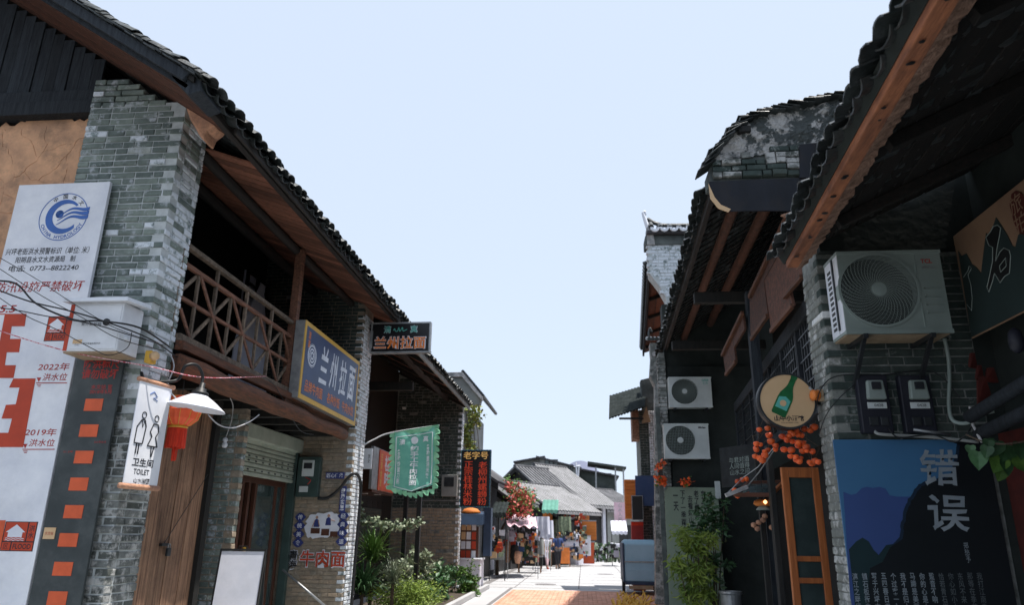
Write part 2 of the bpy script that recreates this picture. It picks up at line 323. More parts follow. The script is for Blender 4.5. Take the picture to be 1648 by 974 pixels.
def text(body, fr, a, b, w=None, h=None, mt='ink', parent=None, name='lettering', bold=0, shear=0, c=.002, ext=.0012, gap=1.0, line=1.0, rot=0, wob=0):
    cu = bpy.data.curves.new('t', 'FONT'); cu.body = body; cu.offset = bold; cu.shear = shear; cu.resolution_u = 3
    cu.align_x = 'CENTER'; cu.space_character = gap; cu.space_line = line
    o = bpy.data.objects.new('t', cu); me = bpy.data.meshes.new_from_object(o)
    bpy.data.objects.remove(o); bpy.data.curves.remove(cu)
    if not len(me.vertices): return None
    co = [v.co.copy() for v in me.vertices]
    x0 = min(q.x for q in co); x1 = max(q.x for q in co); y0 = min(q.y for q in co); y1 = max(q.y for q in co)
    sx = w/(x1-x0) if w else None; sy = h/(y1-y0) if h else None
    sx = sx or sy; sy = sy or sx
    org = ORG[parent.name]; cr, sr = math.cos(rot), math.sin(rot)
    for v, q in zip(me.vertices, co):
        x = (q.x-(x0+x1)/2)*sx; y = (q.y-(y0+y1)/2)*sy
        if wob:
            n3 = noise.noise_vector(V((x, y, 0))*(1.7/(h or w))*6); x += n3.x*wob; y += n3.y*wob
        x, y = x*cr-y*sr, x*sr+y*cr
        v.co = fr.p(a+x, b+y, c) - org
    me.name = name
    me.materials.append(M[mt])
    ob = bpy.data.objects.new(name, me); COL.objects.link(ob); ob.parent = parent; ORG[ob.name] = org
    return ob

# ------------------------------------------------------------- pieces: bricks and tiles one by one
CAMP = V((0, 0, HC))
def brick_mesh(L, D, H, seed):
    r = random.Random(seed); e = .006
    def j(k=.0035): return (r.random()-.5)*2*k
    x, y, z = L/2, D/2, H/2
    vs = [(-x, y, -z), (x, y, -z), (x, y, z), (-x, y, z)]
    vs += [(-x+j(), -y+e+j(.002), -z+j()), (x+j(), -y+e+j(.002), -z+j()), (x+j(), -y+e+j(.002), z+j()), (-x+j(), -y+e+j(.002), z+j())]
    vs += [(-x+e*1.3+j(), -y+j(), -z+e+j()), (x-e*1.3+j(), -y+j(), -z+e+j()), (x-e*1.3+j(), -y+j(), z-e+j()), (-x+e*1.3+j(), -y+j(), z-e+j())]
    fs = [(0, 3, 2, 1)]
    for a in (0, 4): fs += [(a, a+1, a+5, a+4), (a+1, a+2, a+6, a+5), (a+2, a+3, a+7, a+6), (a+3, a, a+4, a+7)]
    fs.append((8, 9, 10, 11))
    return vs, fs

class Pieces:
    def __init__(s, root, name, mt): s.root = root; s.name = name; s.mt = mt; s.it = []; s.cache = {}
    def variant(s, key, vs, fs):
        if key not in s.cache:
            me = bpy.data.meshes.new(s.name); me.from_pydata(vs, [], fs)
            s.cache[key] = (me, vs, fs)
        return key
    def put(s, key, mw, parent, mt=None, size=.2):
        p = mw.translation; d = p-CAMP
        inv = cam.matrix_world.inverted() @ p
        vis = 1.
        if inv.z > -.3: vis = 0
        else:
            u = abs(inv.x/-inv.z)*F; v = abs(inv.y/-inv.z)*F
            if u > 870 or v > 530: vis = .05
        s.it.append((vis*size/max(d.length, .3), key, mw, parent, mt or s.mt))
    def flush(s, limit=300, minpx=5):
        s.it.sort(key=lambda t: -t[0]); meshes = {}
        ind = [t for t in s.it[:limit] if t[0]*F > minpx]; rest = s.it[len(ind):]
        for pr, key, mw, par, mt in ind:
            k = (key, mt)
            if k not in meshes:
                me = s.cache[key][0].copy(); me.materials.append(M[mt]); me.name = s.name; meshes[k] = me
            o = bpy.data.objects.new(s.name, meshes[k]); COL.objects.link(o); o.parent = par
            q = mw.copy(); q.translation = mw.translation - ORG[par.name]; o.matrix_basis = q
        if rest:
            mts = sorted({t[4] for t in rest}); vs = []; fs = []; mi = []; rv = []
            for pr, key, mw, par, mt in rest:
                _, a, b = s.cache[key]; o0 = len(vs); vs += [tuple(mw @ V(q) - ORG[s.root.name]) for q in a]
                fs += [tuple(i+o0 for i in f) for f in b]; mi += [mts.index(mt)]*len(b); rv += [rng.random()]*len(a)
            me = bpy.data.meshes.new(s.name); me.from_pydata(vs, [], fs); me.polygons.foreach_set('material_index', mi)
            for q in mts: me.materials.append(M[q])
            at_ = me.attributes.new('rnd', 'FLOAT', 'POINT'); at_.data.foreach_set('value', rv)
            o = bpy.data.objects.new(s.name, me); COL.objects.link(o); o.parent = s.root; o['kind'] = 'stuff'
        s.it = []

def rotm(u, n):   # columns: local x -> u, local -y -> n, local z -> up
    u = V(u); n = V(n); v = V((0, 0, 1))
    return Matrix((u, -n, v)).transposed().to_4x4()

def brick_wall(pc, parent, fr, a0, a1, b0, b1, mt=None, L=.27, H=.062, j=.011, D=.11, keep=None, quoin0=None, quoin1=None, seed=0, vary=.004, skip=0, lime=None):
    """courses of bricks on frame fr from a0..a1, b0..b1; quoinN: 0/1 parity at which that end gives way to the return wall"""
    r = random.Random(seed); rm = rotm(fr.u, fr.n); k = 0; b = b0
    while b + H <= b1+.01:
        lo = a0 + (D+j if quoin0 is not None and k % 2 == quoin0 else 0)
        hi = a1 - (D+j if quoin1 is not None and k % 2 == quoin1 else 0)
        a = lo; first = True
        while a < hi-.02:
            l = r.choice([L, L, L*.5, L*.75, L]) if not first else (L if k % 2 else L*.5)
            first = False
            if hi-a-l < .07: l = hi-a
            l = min(l, hi-a)
            ca = a+l/2; cb = b+H/2
            if (keep is None or keep(ca, cb)) and r.random() >= skip:
                var = 0 if l > L*.8 else (1 if l > L*.6 else 2)
                base = [L, L*.75, L*.5][var]; sd = r.randrange(4)
                key = (var, sd, L, H, D)
                if key not in pc.cache: pc.variant(key, *brick_mesh(base, D, H, var*10+sd))
                sx = max(.2, (l-j)/base)
                mw = Matrix.Translation(fr.p(ca-.0, cb, -D/2 + (r.random()-.5)*2*vary)) @ rm @ Matrix.Rotation((r.random()-.5)*.02, 4, 'Y') @ Matrix.Diagonal((sx, 1, 1, 1))
                m_ = mt
                if lime and r.random() < lime[1]: m_ = lime[0]
                pc.put(key, mw, parent, m_, size=l)
            a += l
        b += H+j; k += 1

def tile_mesh(seed, W=.2, L=.2, arc=1.15, th=.011):
    r = random.Random(seed); n = 6; vs = []; fs = []
    rad = W/2/math.sin(arc)
    for e, y in enumerate((-L/2, L/2)):
        for t in (0, 1):
            rr = rad + (th if t else 0)
            for i in range(n+1):
                q = -arc+2*arc*i/n; k = 1-.06*e
                vs.append((math.sin(q)*rr*k, y+(r.random()-.5)*.008, math.cos(q)*rr-rad*math.cos(arc)+(r.random()-.5)*.002))
    N = n+1
    for i in range(n):
        fs.append((i, i+1, 2*N+i+1, 2*N+i)); fs.append((N+i, 3*N+i, 3*N+i+1, N+i+1))
        fs.append((i, N+i, N+i+1, i+1)); fs.append((2*N+i, 2*N+i+1, 3*N+i+1, 3*N+i))
    fs += [(0, 2*N, 3*N, N), (N-1, 2*N-1, 4*N-1, 3*N-1)]
    return vs, fs

def roof_tiles(pc, parent, E0, along, upsl, length, run, pitch=.2, expo=.085, mt='tile', seed=3, lift=0, W=.19, wild=1., arc=1.0):
    """tile rows: concave channels with convex covers on top; E0 eave corner, along the eave, upsl up the slope"""
    along = V(along).normalized(); upsl = V(upsl).normalized(); nr = along.cross(upsl)
    if nr.z < 0: nr = -nr
    r = random.Random(seed)
    for q in range(4):
        pc.variant(('t', q, W), *tile_mesh(seed+q, W, arc=arc))
    n = int(length/pitch); k = int(run/expo)
    base = Matrix((upsl.cross(nr), upsl, nr)).transposed().to_4x4()
    for i in range(n+1):
        for cover in (0, 1):
            if cover == 0 and i == n: continue
            for c in range(k):
                j = V((r.random()-.5, r.random()-.5, r.random()-.5))*.016*wild
                off = i*pitch + (pitch/2 if cover == 0 else 0)
                sl = c*expo + (.05 if cover == 0 else .03) + (r.random()-.5)*.03*wild
                P = V(E0) + along*off + upsl*sl + nr*(lift + (.035 if cover == 0 else .055) + .012) + j
                rot = Matrix.Rotation(math.pi, 4, 'Y') if cover == 0 else Matrix.Identity(4)
                tilt = Matrix.Rotation(-.10 + (r.random()-.5)*.1*wild, 4, 'X') @ Matrix.Rotation((r.random()-.5)*.12*wild, 4, 'Z')
                mw = Matrix.Translation(P) @ base @ tilt @ rot
                pc.put(('t', r.randrange(4), W), mw, parent, mt, size=W*(2. if c == 0 else (1.4 if i == 0 or c < 3 else 1)))

def boards(parent, name, mt, P0, along, across, n, w, length, th, gap=.006, jit=.004, seed=1, nrm=None):
    """n boards side by side, shared mesh; each runs 'across' for length"""
    r = random.Random(seed); al = V(along).normalized(); ac = V(across).normalized(); nn = al.cross(ac) if nrm is None else V(nrm)
    b = MB(); x, y, z = w/2-gap/2, length/2, th/2
    b.hexa([(-x, -y, -z), (x, -y, -z), (x, y, -z), (-x, y, -z), (-x, -y, z), (x, -y, z), (x, y, z), (-x, y, z)])
    me = bpy.data.meshes.new(name); me.from_pydata(b.v, [], b.f); me.materials.append(M[mt])
    rm = Matrix((al, ac, nn)).transposed().to_4x4()
    for i in range(n):
        o = bpy.data.objects.new(name, me); COL.objects.link(o); o.parent = parent
        q = rm.copy(); q.translation = V(P0) + al*(w*(i+.5)) + ac*(length/2 + (r.random()-.5)*jit*4) + nn*((r.random()-.5)*jit) - ORG[parent.name]
        o.matrix_basis = q @ Matrix.Rotation((r.random()-.5)*.004, 4, 'Z')

def catenary(p, q, sag, n=14):
    p = V(p); q = V(q); return [p.lerp(q, i/n) - V((0, 0, sag*4*(i/n)*(1-i/n))) for i in range(n+1)]
def spline(pts, n=8):
    pts = [V(p) for p in pts]; out = []
    P = [pts[0]]+pts+[pts[-1]]
    for i in range(1, len(P)-2):
        a, b, c, d = P[i-1:i+3]
        for k in range(n):
            t = k/n; out.append(.5*((2*b)+(c-a)*t+(2*a-5*b+4*c-d)*t*t+(3*b-a-3*c+d)*t**3))
    out.append(pts[-1]); return out

def leaves(mb, n, fn, size, seed=0, asp=.45, droop=0, m=0, mr=None):
    r = random.Random(seed)
    for i in range(n):
        c = V(fn(r)); d = V((r.gauss(0, 1), r.gauss(0, 1), r.gauss(0, .6)-droop)).normalized(); s = size*(.6+.8*r.random())
        t = d.cross(V((r.gauss(0, 1), r.gauss(0, 1), r.gauss(0, 1)))).normalized(); nn = d.cross(t)
        a = c; e = c+d*s; k = c+d*s*.45
        mb.add([a, k+t*s*asp*.5+nn*s*.08, e, k-t*s*asp*.5+nn*s*.08, k], [(0, 1, 4), (1, 2, 4), (4, 2, 3), (0, 4, 3)], m if mr is None else r.choice(mr))
# ============================================================= GROUND
g = MB()
n = 60
g.box(-60, 60, -30, 5, -.3, 0); g.box(-60, 60, 5, 400, -.3, 0)
structure(MB().box(-300, 300, -60, 900, -.35, -.02).build('ground', 'soil'))
structure(MB().box(-6.5, 9, -8, 75, -.3, 0).build('road', 'concrete'))
# orange-pink brick paving strip ending about 23 m away
structure(MB().box(-6.4, 8.9, -7.9, 13.8, -.02, .006).build('added_grey_paving', 'bouncepaving'))  # unseen paving, added and toned for the light it bounces upward
pv = structure(MB().box(-2.15, 4.5, 13.8, 23.2, -.01, .004).build('paving', 'paver'))
jm = MB(); bw, bl = .115, .235
pc = Pieces(pv, 'paver', 'paver')
def pmesh(seed):
    r = random.Random(seed); x, y, h = bl/2-.005, bw/2-.005, .012
    return ([(-x, -y, 0), (x, -y, 0), (x, y, 0), (-x, y, 0), (-x+.004, -y+.004, h), (x-.004, -y+.004, h+.002*r.random()), (x-.004, y-.004, h), (-x+.004, y-.004, h+.002*r.random())],
            [(4, 5, 6, 7), (0, 1, 5, 4), (1, 2, 6, 5), (2, 3, 7, 6), (3, 0, 4, 7)])
for q in range(3): pc.variant(q, *pmesh(q))
ORG[pv.name] = V((0, 0, 0))
y = 15.5; k = 0
while y < 23.1:
    x = -2.15 + (bl/2 if k % 2 else 0)
    while x < 2.2:
        pc.put(rng.randrange(3), Matrix.Translation((x+bl/2, y+bw/2, .004)), pv); x += bl
    y += bw; k += 1
pc.flush(0)
# border strip and joints of the concrete slabs
j = MB()
for yy in (24.2, 25.6, 27.0, 29, 31, 33, 35.2, 37.5, 40): j.box(-4.2, 3.2, yy, yy+.045, 0, .004)
for (xa_, ya_, yb_) in ((-2.2, 24.2, 44), (-.2, 24.2, 44), (1.6, 24.2, 44)): j.box(xa_, xa_+.035, ya_, yb_, 0, .0045)
for (px_, py_) in ((-1.3, 26.1), (.9, 33.6)): j.lathe([(.36, 0), (.36, .007), (.30, .008), (.001, .008)], (px_, py_, 0), 20)
j.box(-3.4, -3.15, 24.5, 41, 0, .0046)
j.box(-2.3, -2.2, 12, 24.2, 0, .006)
structure(j.build('road_joint', 'joint'))
structure(MB().box(-4.9, -3.0, 13.9, 23.6, 0, .1).build('garden_bed', 'soil', bevel=.03))
kb = structure(MB().box(-3.0, -2.88, 13.9, 23.6, 0, .13).build('kerb', 'concrete', bevel=.015))

# ============================================================= LEFT NOODLE HOUSE
NX, NY = -4.27, 6.6
B1 = thing('brick_house', 'grey brick two-storey shophouse with wooden balcony and tiled eave, nearest on the left', 'house', (-4.3, 6.6, 0))
pc = Pieces(B1, 'brick', 'brick_l'); tl = Pieces(B1, 'roof_tile', 'tile')
SL = .66; ups = V((-1, 0, SL)).normalized()
def zs(x): return 5.50 + SL*(-3.5-x)          # soffit height
def zq(x): return 5.50 + .36*(-3.5-x)         # flatter boarded soffit under the street eave
# corner pillar
pl = MB().box(-5.40, NX-.012, NY+.012, 7.09, 0, 6.1).build('corner_pillar', 'mortar_l', B1)
fr = front(0, NY, 0)
brick_wall(pc, pl, fr, -5.41, NX, .3, 2.9, 'brick_old', L=.275, H=.06, j=.014, D=.12, quoin1=0, seed=15, keep=lambda a, b: not (a < -4.95 and b < 2.3), vary=.007, lime=('brick_pale', .35))
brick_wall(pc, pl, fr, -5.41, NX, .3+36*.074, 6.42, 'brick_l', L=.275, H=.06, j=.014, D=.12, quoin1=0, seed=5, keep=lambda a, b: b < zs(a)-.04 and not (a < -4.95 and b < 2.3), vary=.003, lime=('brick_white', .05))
fr = lface(NX, 0, 0)
brick_wall(pc, pl, fr, NY, 7.10, .3, 2.55, 'brick_old', L=.275, H=.06, j=.014, D=.12, quoin0=1, seed=16, vary=.008)
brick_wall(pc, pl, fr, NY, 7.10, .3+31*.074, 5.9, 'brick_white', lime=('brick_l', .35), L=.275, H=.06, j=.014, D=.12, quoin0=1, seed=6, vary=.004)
# wall behind the boards, mud plaster with a ragged top
r = random.Random(4); top = []
x = -13.0
while x < -5.36:
    top.append((x, 6.05 + r.uniform(-.06, .05) + .04*math.sin(x*5))); x += .06
poly = [(-13, 0)] + [(-5.36, 0)] + [(-5.36, 6.06)] + top[::-1]
MB().plate(front(0, 6.75, 0), poly, -.15, 0).build('plaster_wall', 'plaster', B1)
# flaking plaster sheets, proud of the wall, leave crack lines between
def voro(seed, x0, x1, z0, z1, n):
    r = random.Random(seed); P = [(r.uniform(x0, x1), r.uniform(z0, z1)) for _ in range(n)]; out = []
    for i, p in enumerate(P):
        poly = [(x0, z0), (x1, z0), (x1, z1), (x0, z1)]
        for k, q in enumerate(P):
            if k == i: continue
            mx, mz = (p[0]+q[0])/2, (p[1]+q[1])/2; nx, nz = q[0]-p[0], q[1]-p[1]; L = math.hypot(nx, nz); nx /= L; nz /= L
            mx -= nx*.0025; mz -= nz*.0025
            new = []
            for a in range(len(poly)):
                A, B = poly[a], poly[(a+1) % len(poly)]
                da = (A[0]-mx)*nx+(A[1]-mz)*nz; db = (B[0]-mx)*nx+(B[1]-mz)*nz
                if da <= 0: new.append(A)
                if da*db < 0: t = da/(da-db); new.append((A[0]+(B[0]-A[0])*t, A[1]+(B[1]-A[1])*t))
            poly = new
            if len(poly) < 3: break
        if len(poly) >= 3: out.append(poly)
    return out
cr = MB()
for i, poly in enumerate(voro(3, -7.2, -5.38, 4.9, 5.93, 15)):
    # roughen the edges
    q = []
    for a in range(len(poly)):
        A, Bq = poly[a], poly[(a+1) % len(poly)]
        L = math.hypot(Bq[0]-A[0], Bq[1]-A[1]); k = max(1, int(L/.03))
        for t in range(k):
            u = t/k; nv = noise.noise_vector(V((A[0]+(Bq[0]-A[0])*u, A[1]+(Bq[1]-A[1])*u, 0))*6)*.07+noise.noise_vector(V((A[0]+(Bq[0]-A[0])*u, A[1]+(Bq[1]-A[1])*u, 3))*25)*.02; q.append((A[0]+(Bq[0]-A[0])*u+nv.x, A[1]+(Bq[1]-A[1])*u+nv.y))
    o = MB().plate(front(0, 6.75, 0), q, 0, .006+.002*rng.random()).build('plaster_flake', 'plaster', B1)
# beams and boards of the gable above the plaster
MB().box(-13, -5.36, 6.62, 6.8, 6.03, 6.2).build('gable_beam', 'wood_bluegrey', B1, bevel=.008)
MB().box(-13, -5.40, 6.66, 6.8, 6.21, 6.36).build('gable_beam', 'wood_bluegrey', B1, bevel=.008)
for i in range(26):
    x0 = -5.44-.145*(i+1)
    h = zs(x0+.07)-.02
    if x0 < -8.8: h = zs(-8.8) - SL*(-8.8-x0)-.02
    MB().box(x0+.004, x0+.14, 6.73+.006*(i % 3), 6.76, 6.36, h).build('gable_board', 'wood_bluegrey', B1)
# roof slab
RY0, RY1 = 5.5, 13.95
rb = MB()
def slope(y0, y1, x0, x1, off, th):
    z0, z1 = zs(x0)+off, zs(x1)+off
    return MB().hexa([(x0, y0, z0), (x1, y0, z1), (x1, y1, z1), (x0, y1, z0), (x0, y0, z0+th), (x1, y0, z1+th), (x1, y1, z1+th), (x0, y1, z0+th)])
slope(RY0+.03, RY1, -3.55, -8.8, .045, .05).build('roof_deck', 'wood_dark', B1)
zr = zs(-8.8)
MB().hexa([(-8.8, RY0, zr+.045), (-14.2, RY0, zr-3.3), (-14.2, RY1, zr-3.3), (-8.8, RY1, zr+.045), (-8.8, RY0, zr+.2), (-14.2, RY0, zr-3.15), (-14.2, RY1, zr-3.15), (-8.8, RY1, zr+.2)]).build('back_roof', 'fartile_dark', B1)
MB().tube([(-8.8, RY0, zr+.28), (-8.8, RY1, zr+.28)], .16, 8).build('roof_ridge', 'tile', B1)
roof_tiles(tl, B1, (-3.5, RY0+.06, zs(-3.5)+.06), (0, 1, 0), ups, RY1-RY0-.1, 2.0, seed=8, wild=1.7)
tl.flush(300, 4)
# rest of that slope: rows of covers as one mesh
k = MB()
for i in range(int((RY1-RY0)/.2)+1):
    y0 = RY0+.06+i*.2
    p = V((-3.5, y0, zs(-3.5)+.16)) + ups*1.95; q = V((-8.8, y0, zs(-8.8)+.16))
    k.tube([p, q], .085, 6, cap=False)
k.build('roof_tile_rows', 'tile', B1, stuff=True)
# verge edge tiles: short ends seen along the gable
vt = MB(); r = random.Random(2)
for i in range(62):
    c = V((-3.52, RY0+.03, zs(-3.52)+.115)) + ups*(i*.085); a = ups*.1
    z = r.uniform(-.012, .012)
    vt.hexa([tuple(c + ups*s + V((0, yy, zz+z))) for zz in (0, .018) for (s, yy) in ((-.09, -.07+r.uniform(-.02, .02)), (.07, -.07), (.07, .1), (-.09, .1))])
vt.build('verge_tiles', 'tile', B1, stuff=True)
# verge board, verge soffit boards, street soffit boards
def vbeam(x0, x1, y, w, h, off, name, mt): return MB().beam((x0, y, zs(x0)+off), (x1, y, zs(x1)+off), w, h, (0, 0, 1)).build(name, mt, B1, bevel=.006)
vbeam(-3.62, -8.8, RY0+.03, .05, .10, .05, 'verge_board', 'wood_bluegrey')
vbeam(-3.62, -8.8, RY0+.075, .03, .05, -.03, 'verge_fillet', 'wood_bluegrey')
for i in range(7):
    y0 = RY0+.07+i*.165
    vbeam(-3.70, -8.8, y0+.08, .158, .02, .02+.003*(i % 2), 'verge_soffit_board', 'wood_umber')
for i in range(int((RY1-7.1)/.17)):
    y0 = 7.12+i*.17
    MB().beam((-3.56, y0+.085, zq(-3.56)+.03), (-5.5, y0+.085, zq(-5.5)+.03), .154, .02).build('soffit_board', 'wood_soffit', B1)
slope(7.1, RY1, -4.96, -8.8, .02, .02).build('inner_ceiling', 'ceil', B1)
# fascia beams and purlins along the street
MB().beam((-3.60, 6.0, zs(-3.6)-.01), (-3.60, RY1, zs(-3.6)-.01), .07, .09).build('eave_beam', 'wood_dark_y', B1, bevel=.008)
MB().beam((-3.50, 6.3, zs(-3.5)+.045), (-3.50, RY1, zs(-3.5)+.045), .03, .12).build('fascia_board', 'wood_dark_y', B1, bevel=.004)
MB().tube([(-4.34, 7.0, zq(-4.34)-.05), (-4.35, 10.5, zq(-4.34)-.07), (-4.34, RY1, zq(-4.34)-.05)], .065, 10).build('purlin', 'wood_dark_y', B1, smooth=True)
MB().tube([(-5.1, 7.0, zq(-5.1)-.08), (-5.1, RY1, zq(-5.1)-.08)], .08, 10).build('purlin', 'wood_dark_y', B1, smooth=True)
for y0 in (13.4,):
    MB().beam((-3.66, y0, 5.38), (-6, y0, 5.38), .12, .15).build('tie_beam', 'wood_dark', B1, bevel=.01)
# end block of the verge: dark bracket at the corner
MB().plate(front(0, 5.65, 0), [(-3.60, 5.46), (-3.48, 5.50), (-3.50, 5.66), (-3.82, 5.84), (-3.80, 5.66)], -.3, .09).build('corner_bracket', 'wood_bluegrey', B1, bevel=.01)
# terracotta corbel
cp = [(p.x, p.z) for p in [at(px_, py_, Y=6.62) for px_, py_ in ((306, 152), (322, 148), (338, 165), (354, 190), (345, 203), (334, 212), (330, 226), (320, 220), (304, 190), (298, 172))]]
co = MB().plate(front(0, 6.60, 0), [(a+rng.uniform(-.01, .01), b+rng.uniform(-.01, .01)) for a, b in cp], -.24, 0)
co.build('corbel', 'corbel', B1, bevel=.03)
# upper floor interior
ib = Pieces(B1, 'inner_board', 'wood_dark')
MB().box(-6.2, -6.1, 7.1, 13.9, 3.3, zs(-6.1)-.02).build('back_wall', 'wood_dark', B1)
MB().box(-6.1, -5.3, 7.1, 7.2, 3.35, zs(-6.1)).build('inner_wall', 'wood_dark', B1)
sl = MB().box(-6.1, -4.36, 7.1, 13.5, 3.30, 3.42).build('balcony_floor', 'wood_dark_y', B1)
for i in range(9):
    y0 = 7.3+i*.72
    MB().box(-6.0, -4.25, y0, y0+.1, 3.17, 3.30).build('floor_joist', 'wood_dark', B1, bevel=.006)
# lattice window with pale paper and curtains on the back wall
wf = at(430, 420, X=-6.05); wy0, wy1, wz0, wz1 = 12.0, 13.7, 3.9, 6.15
win = MB().box(-6.1, -6.06, wy0, wy1, wz0, wz1).build('lattice_window', 'cloth', B1)
lt = MB()
for a in (wy0, wy0+.42, wy0+.84, wy0+1.27, wy1-.04): lt.box(-6.06, -6.0, a, a+.04, wz0, wz1)
for b in (wz0, 4.5, wz1-.45, wz1-.25, wz1-.04): lt.box(-6.055, -6.005, wy0, wy1, b, b+.035)
lt.build('lattice', 'wood_dark', win)
cu = MB().plate(lface(-5.6, 0, 0), [(10.9, 3.7), (12.4, 3.7), (12.25, 4.5), (11.75, 5.75), (11.65, 5.75), (11.0, 4.6)], 0, .02)
cu.build('curtain', 'cloth', B1)
MB().tube([(-5.5, 11.75, 5.9), (-5.5, 12.55, 3.6)], .02, 6).build('curtain_cord', 'wood_dark', B1)
# balcony post and railing
MB().box(-4.36, -4.24, 10.12, 10.24, 3.42, 5.76).build('balcony_post', 'wood_rail_red', B1, bevel=.008)
MB().box(-4.36, -4.24, 13.0, 13.1, 3.42, 5.76).build('balcony_post', 'wood_rail_red', B1, bevel=.008)
rx = -4.30
rail = MB().beam((rx, 7.1, 4.585), (rx, 13.5, 4.555), .07, .055).build('top_rail', 'wood_rail', B1, bevel=.008)
MB().beam((rx, 7.1, 4.375), (rx, 13.5, 4.33), .05, .05).build('second_rail', 'wood_rail_red', B1, bevel=.006)
MB().beam((rx, 7.1, 3.995), (rx, 13.5, 3.94), .04, .04).build('middle_rail', 'wood_rail_red', B1, bevel=.005)
MB().beam((rx+.01, 7.1, 3.55), (rx+.01, 13.5, 3.53), .14, .08).build('sill_rail', 'wood_rail', B1, bevel=.008)
y0 = 6.62; cw = .795
for i in range(9):
    a, b = y0+i*cw, y0+(i+1)*cw
    if b < 7.2 or a > 13.3: continue
    zt, zb = 4.355, 3.58; a_ = max(a, 7.12); zm = 3.97; c_ = (a+b)/2
    MB().beam((rx, b, zb), (rx, b, zt), .035, .035, (1, 0, 0)).build('baluster', 'wood_rail', B1, bevel=.004)
    MB().beam((rx+.004, c_, zb), (rx+.004, c_, 4.56), .04, .04, (1, 0, 0)).build('baluster', 'wood_rail', B1, bevel=.004)
    def seg(ya, za, yb, zb_, xo, mt):
        if ya < 7.12:
            t = (7.12-ya)/(yb-ya)
            if t >= 1: return
            ya, za = 7.12, za+(zb_-za)*t
        MB().beam((rx+xo, ya, za), (rx+xo, yb, zb_), .022, .042, (0, 0, 1)).build('brace', mt, B1, bevel=.003)
    seg(a, zt, b, zb, .016, 'wood_rail_red'); seg(a, zb, b, zt, -.016, 'wood_rail')
# big log beam under the balcony, boards above it
MB().beam((-4.21, 7.08, 3.455), (-4.21, 13.0, 3.445), .1, .10).build('edge_beam', 'wood_red_y', B1, bevel=.01)
lg = MB(); pts = [(-4.2+.015*math.sin(i*1.3), 7.08+i*.5, 3.24+.015*math.sin(i*2.1)) for i in range(12)]
lg.tube(pts, .12, 12, r2=.10).build('log_beam', 'wood_red_y', B1, smooth=True)
boards(B1, 'porch_ceiling_board', 'ceil', (-5.25, 7.1, 3.29), (1, 0, 0), (0, 1, 0), 6, .17, 5.8, .02)
# ground floor: plank wall with padlock, brick pier, roller shutter, glass doors
for i in range(6):
    a = 7.1+i*.325
    MB().box(-4.80, -4.75+.006*(i % 3), a+.004, a+.321, 0, 3.2).build('door_plank', 'wood_plank', B1, bevel=.004)
MB().box(-4.86, -4.70, 7.1, 7.16, 0, 3.2).build('door_post', 'wood_plank', B1)
MB().box(-4.84, -4.68, 9.0, 9.12, 0, 3.2).build('door_post', 'wood_dark', B1)
PX0, PX1, PY = -4.86, -4.50, 9.45
pr = MB().box(PX0+.01, PX1-.012, PY+.008, 9.57, 0, 3.17).build('brick_pier', 'mortar_w', B1)
brick_wall(pc, pr, front(0, PY, 0), PX0, PX1, .45, 3.12, 'brick_l', L=.26, H=.063, j=.013, D=.11, seed=9, quoin1=0, vary=.003)
MB().box(-5.25, -5.16, 9.57, 10.2, 0, 3.17).build('return_wall', 'brick_warm', B1)
brick_wall(pc, pr, lface(PX1, 0, 0), PY, 9.57, .45, 3.12, 'brick_warm', L=.26, H=.063, j=.013, D=.11, seed=10, quoin0=1)
SX = -5.15
MB().box(SX-.2, SX+.14, 10.2, 12.95, 2.93, 3.17).build('shutter_box', 'shutter', B1, bevel=.02)
sh = MB()
for i in range(8):
    z0 = 2.40+i*.068
    MB().plate(front(0, 10.22, 0), [(SX+.02, z0), (SX+.05, z0+.012), (SX+.05, z0+.054), (SX+.02, z0+.066)], -2.7, 0).build('shutter_slat', 'shutter', B1)
for i in (1, 3, 4):   # row of small vents
    v = MB()
    for q in range(10): v.box(SX+.05, SX+.053, 10.4+q*.26, 10.47+q*.26, 2.415+i*.068, 2.44+i*.068)
    v.build('shutter_vents', 'ink', B1)
MB().box(SX-.05, SX+.09, 12.8, 12.9, 0, 2.93).build('shutter_guide', 'greenframe', B1, bevel=.005)
MB().box(SX-.02, SX+.06, 10.2, 10.27, 0, 2.93).build('shutter_guide', 'greenframe', B1, bevel=.005)
DX = SX-.12
MB().box(DX-.04, DX+.04, 10.27, 12.8, 2.32, 2.42).build('door_head', 'brownframe', B1, bevel=.004)
for a in (10.27, 11.15, 11.38, 11.62, 12.42, 12.72):
    MB().box(DX-.03, DX+.03, a, a+.08, 0, 2.32).build('door_stile', 'brownframe', B1, bevel=.004)
for a, b in ((10.35, 11.15), (11.70, 12.42), (12.5, 12.72)):
    MB().box(DX-.005, DX+.005, a, b, 0, 2.32).build('glass_pane', 'glass', B1)
MB().box(DX+.03, DX+.05, 11.42, 11.49, 1.15, 1.35).build('door_handle', 'yellow', B1, bevel=.003)
MB().box(-6.3, -6.25, 9.5, 12.9, 0, 3.2).build('shop_back_wall', 'wood_dark', B1)
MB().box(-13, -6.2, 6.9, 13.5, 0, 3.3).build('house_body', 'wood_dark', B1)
# brick end wall of the porch, faces the camera at Y = 12.9
EY = 12.9
ew = MB().plate(front(0, EY+.010, 0), [(-12.5, 0), (-4.09, 0), (-4.09, zs(-4.09)-.1), (-8.8, zs(-8.8)), (-12.5, 5.8)], -.64, 0).build('end_wall', 'mortar_w', B1)
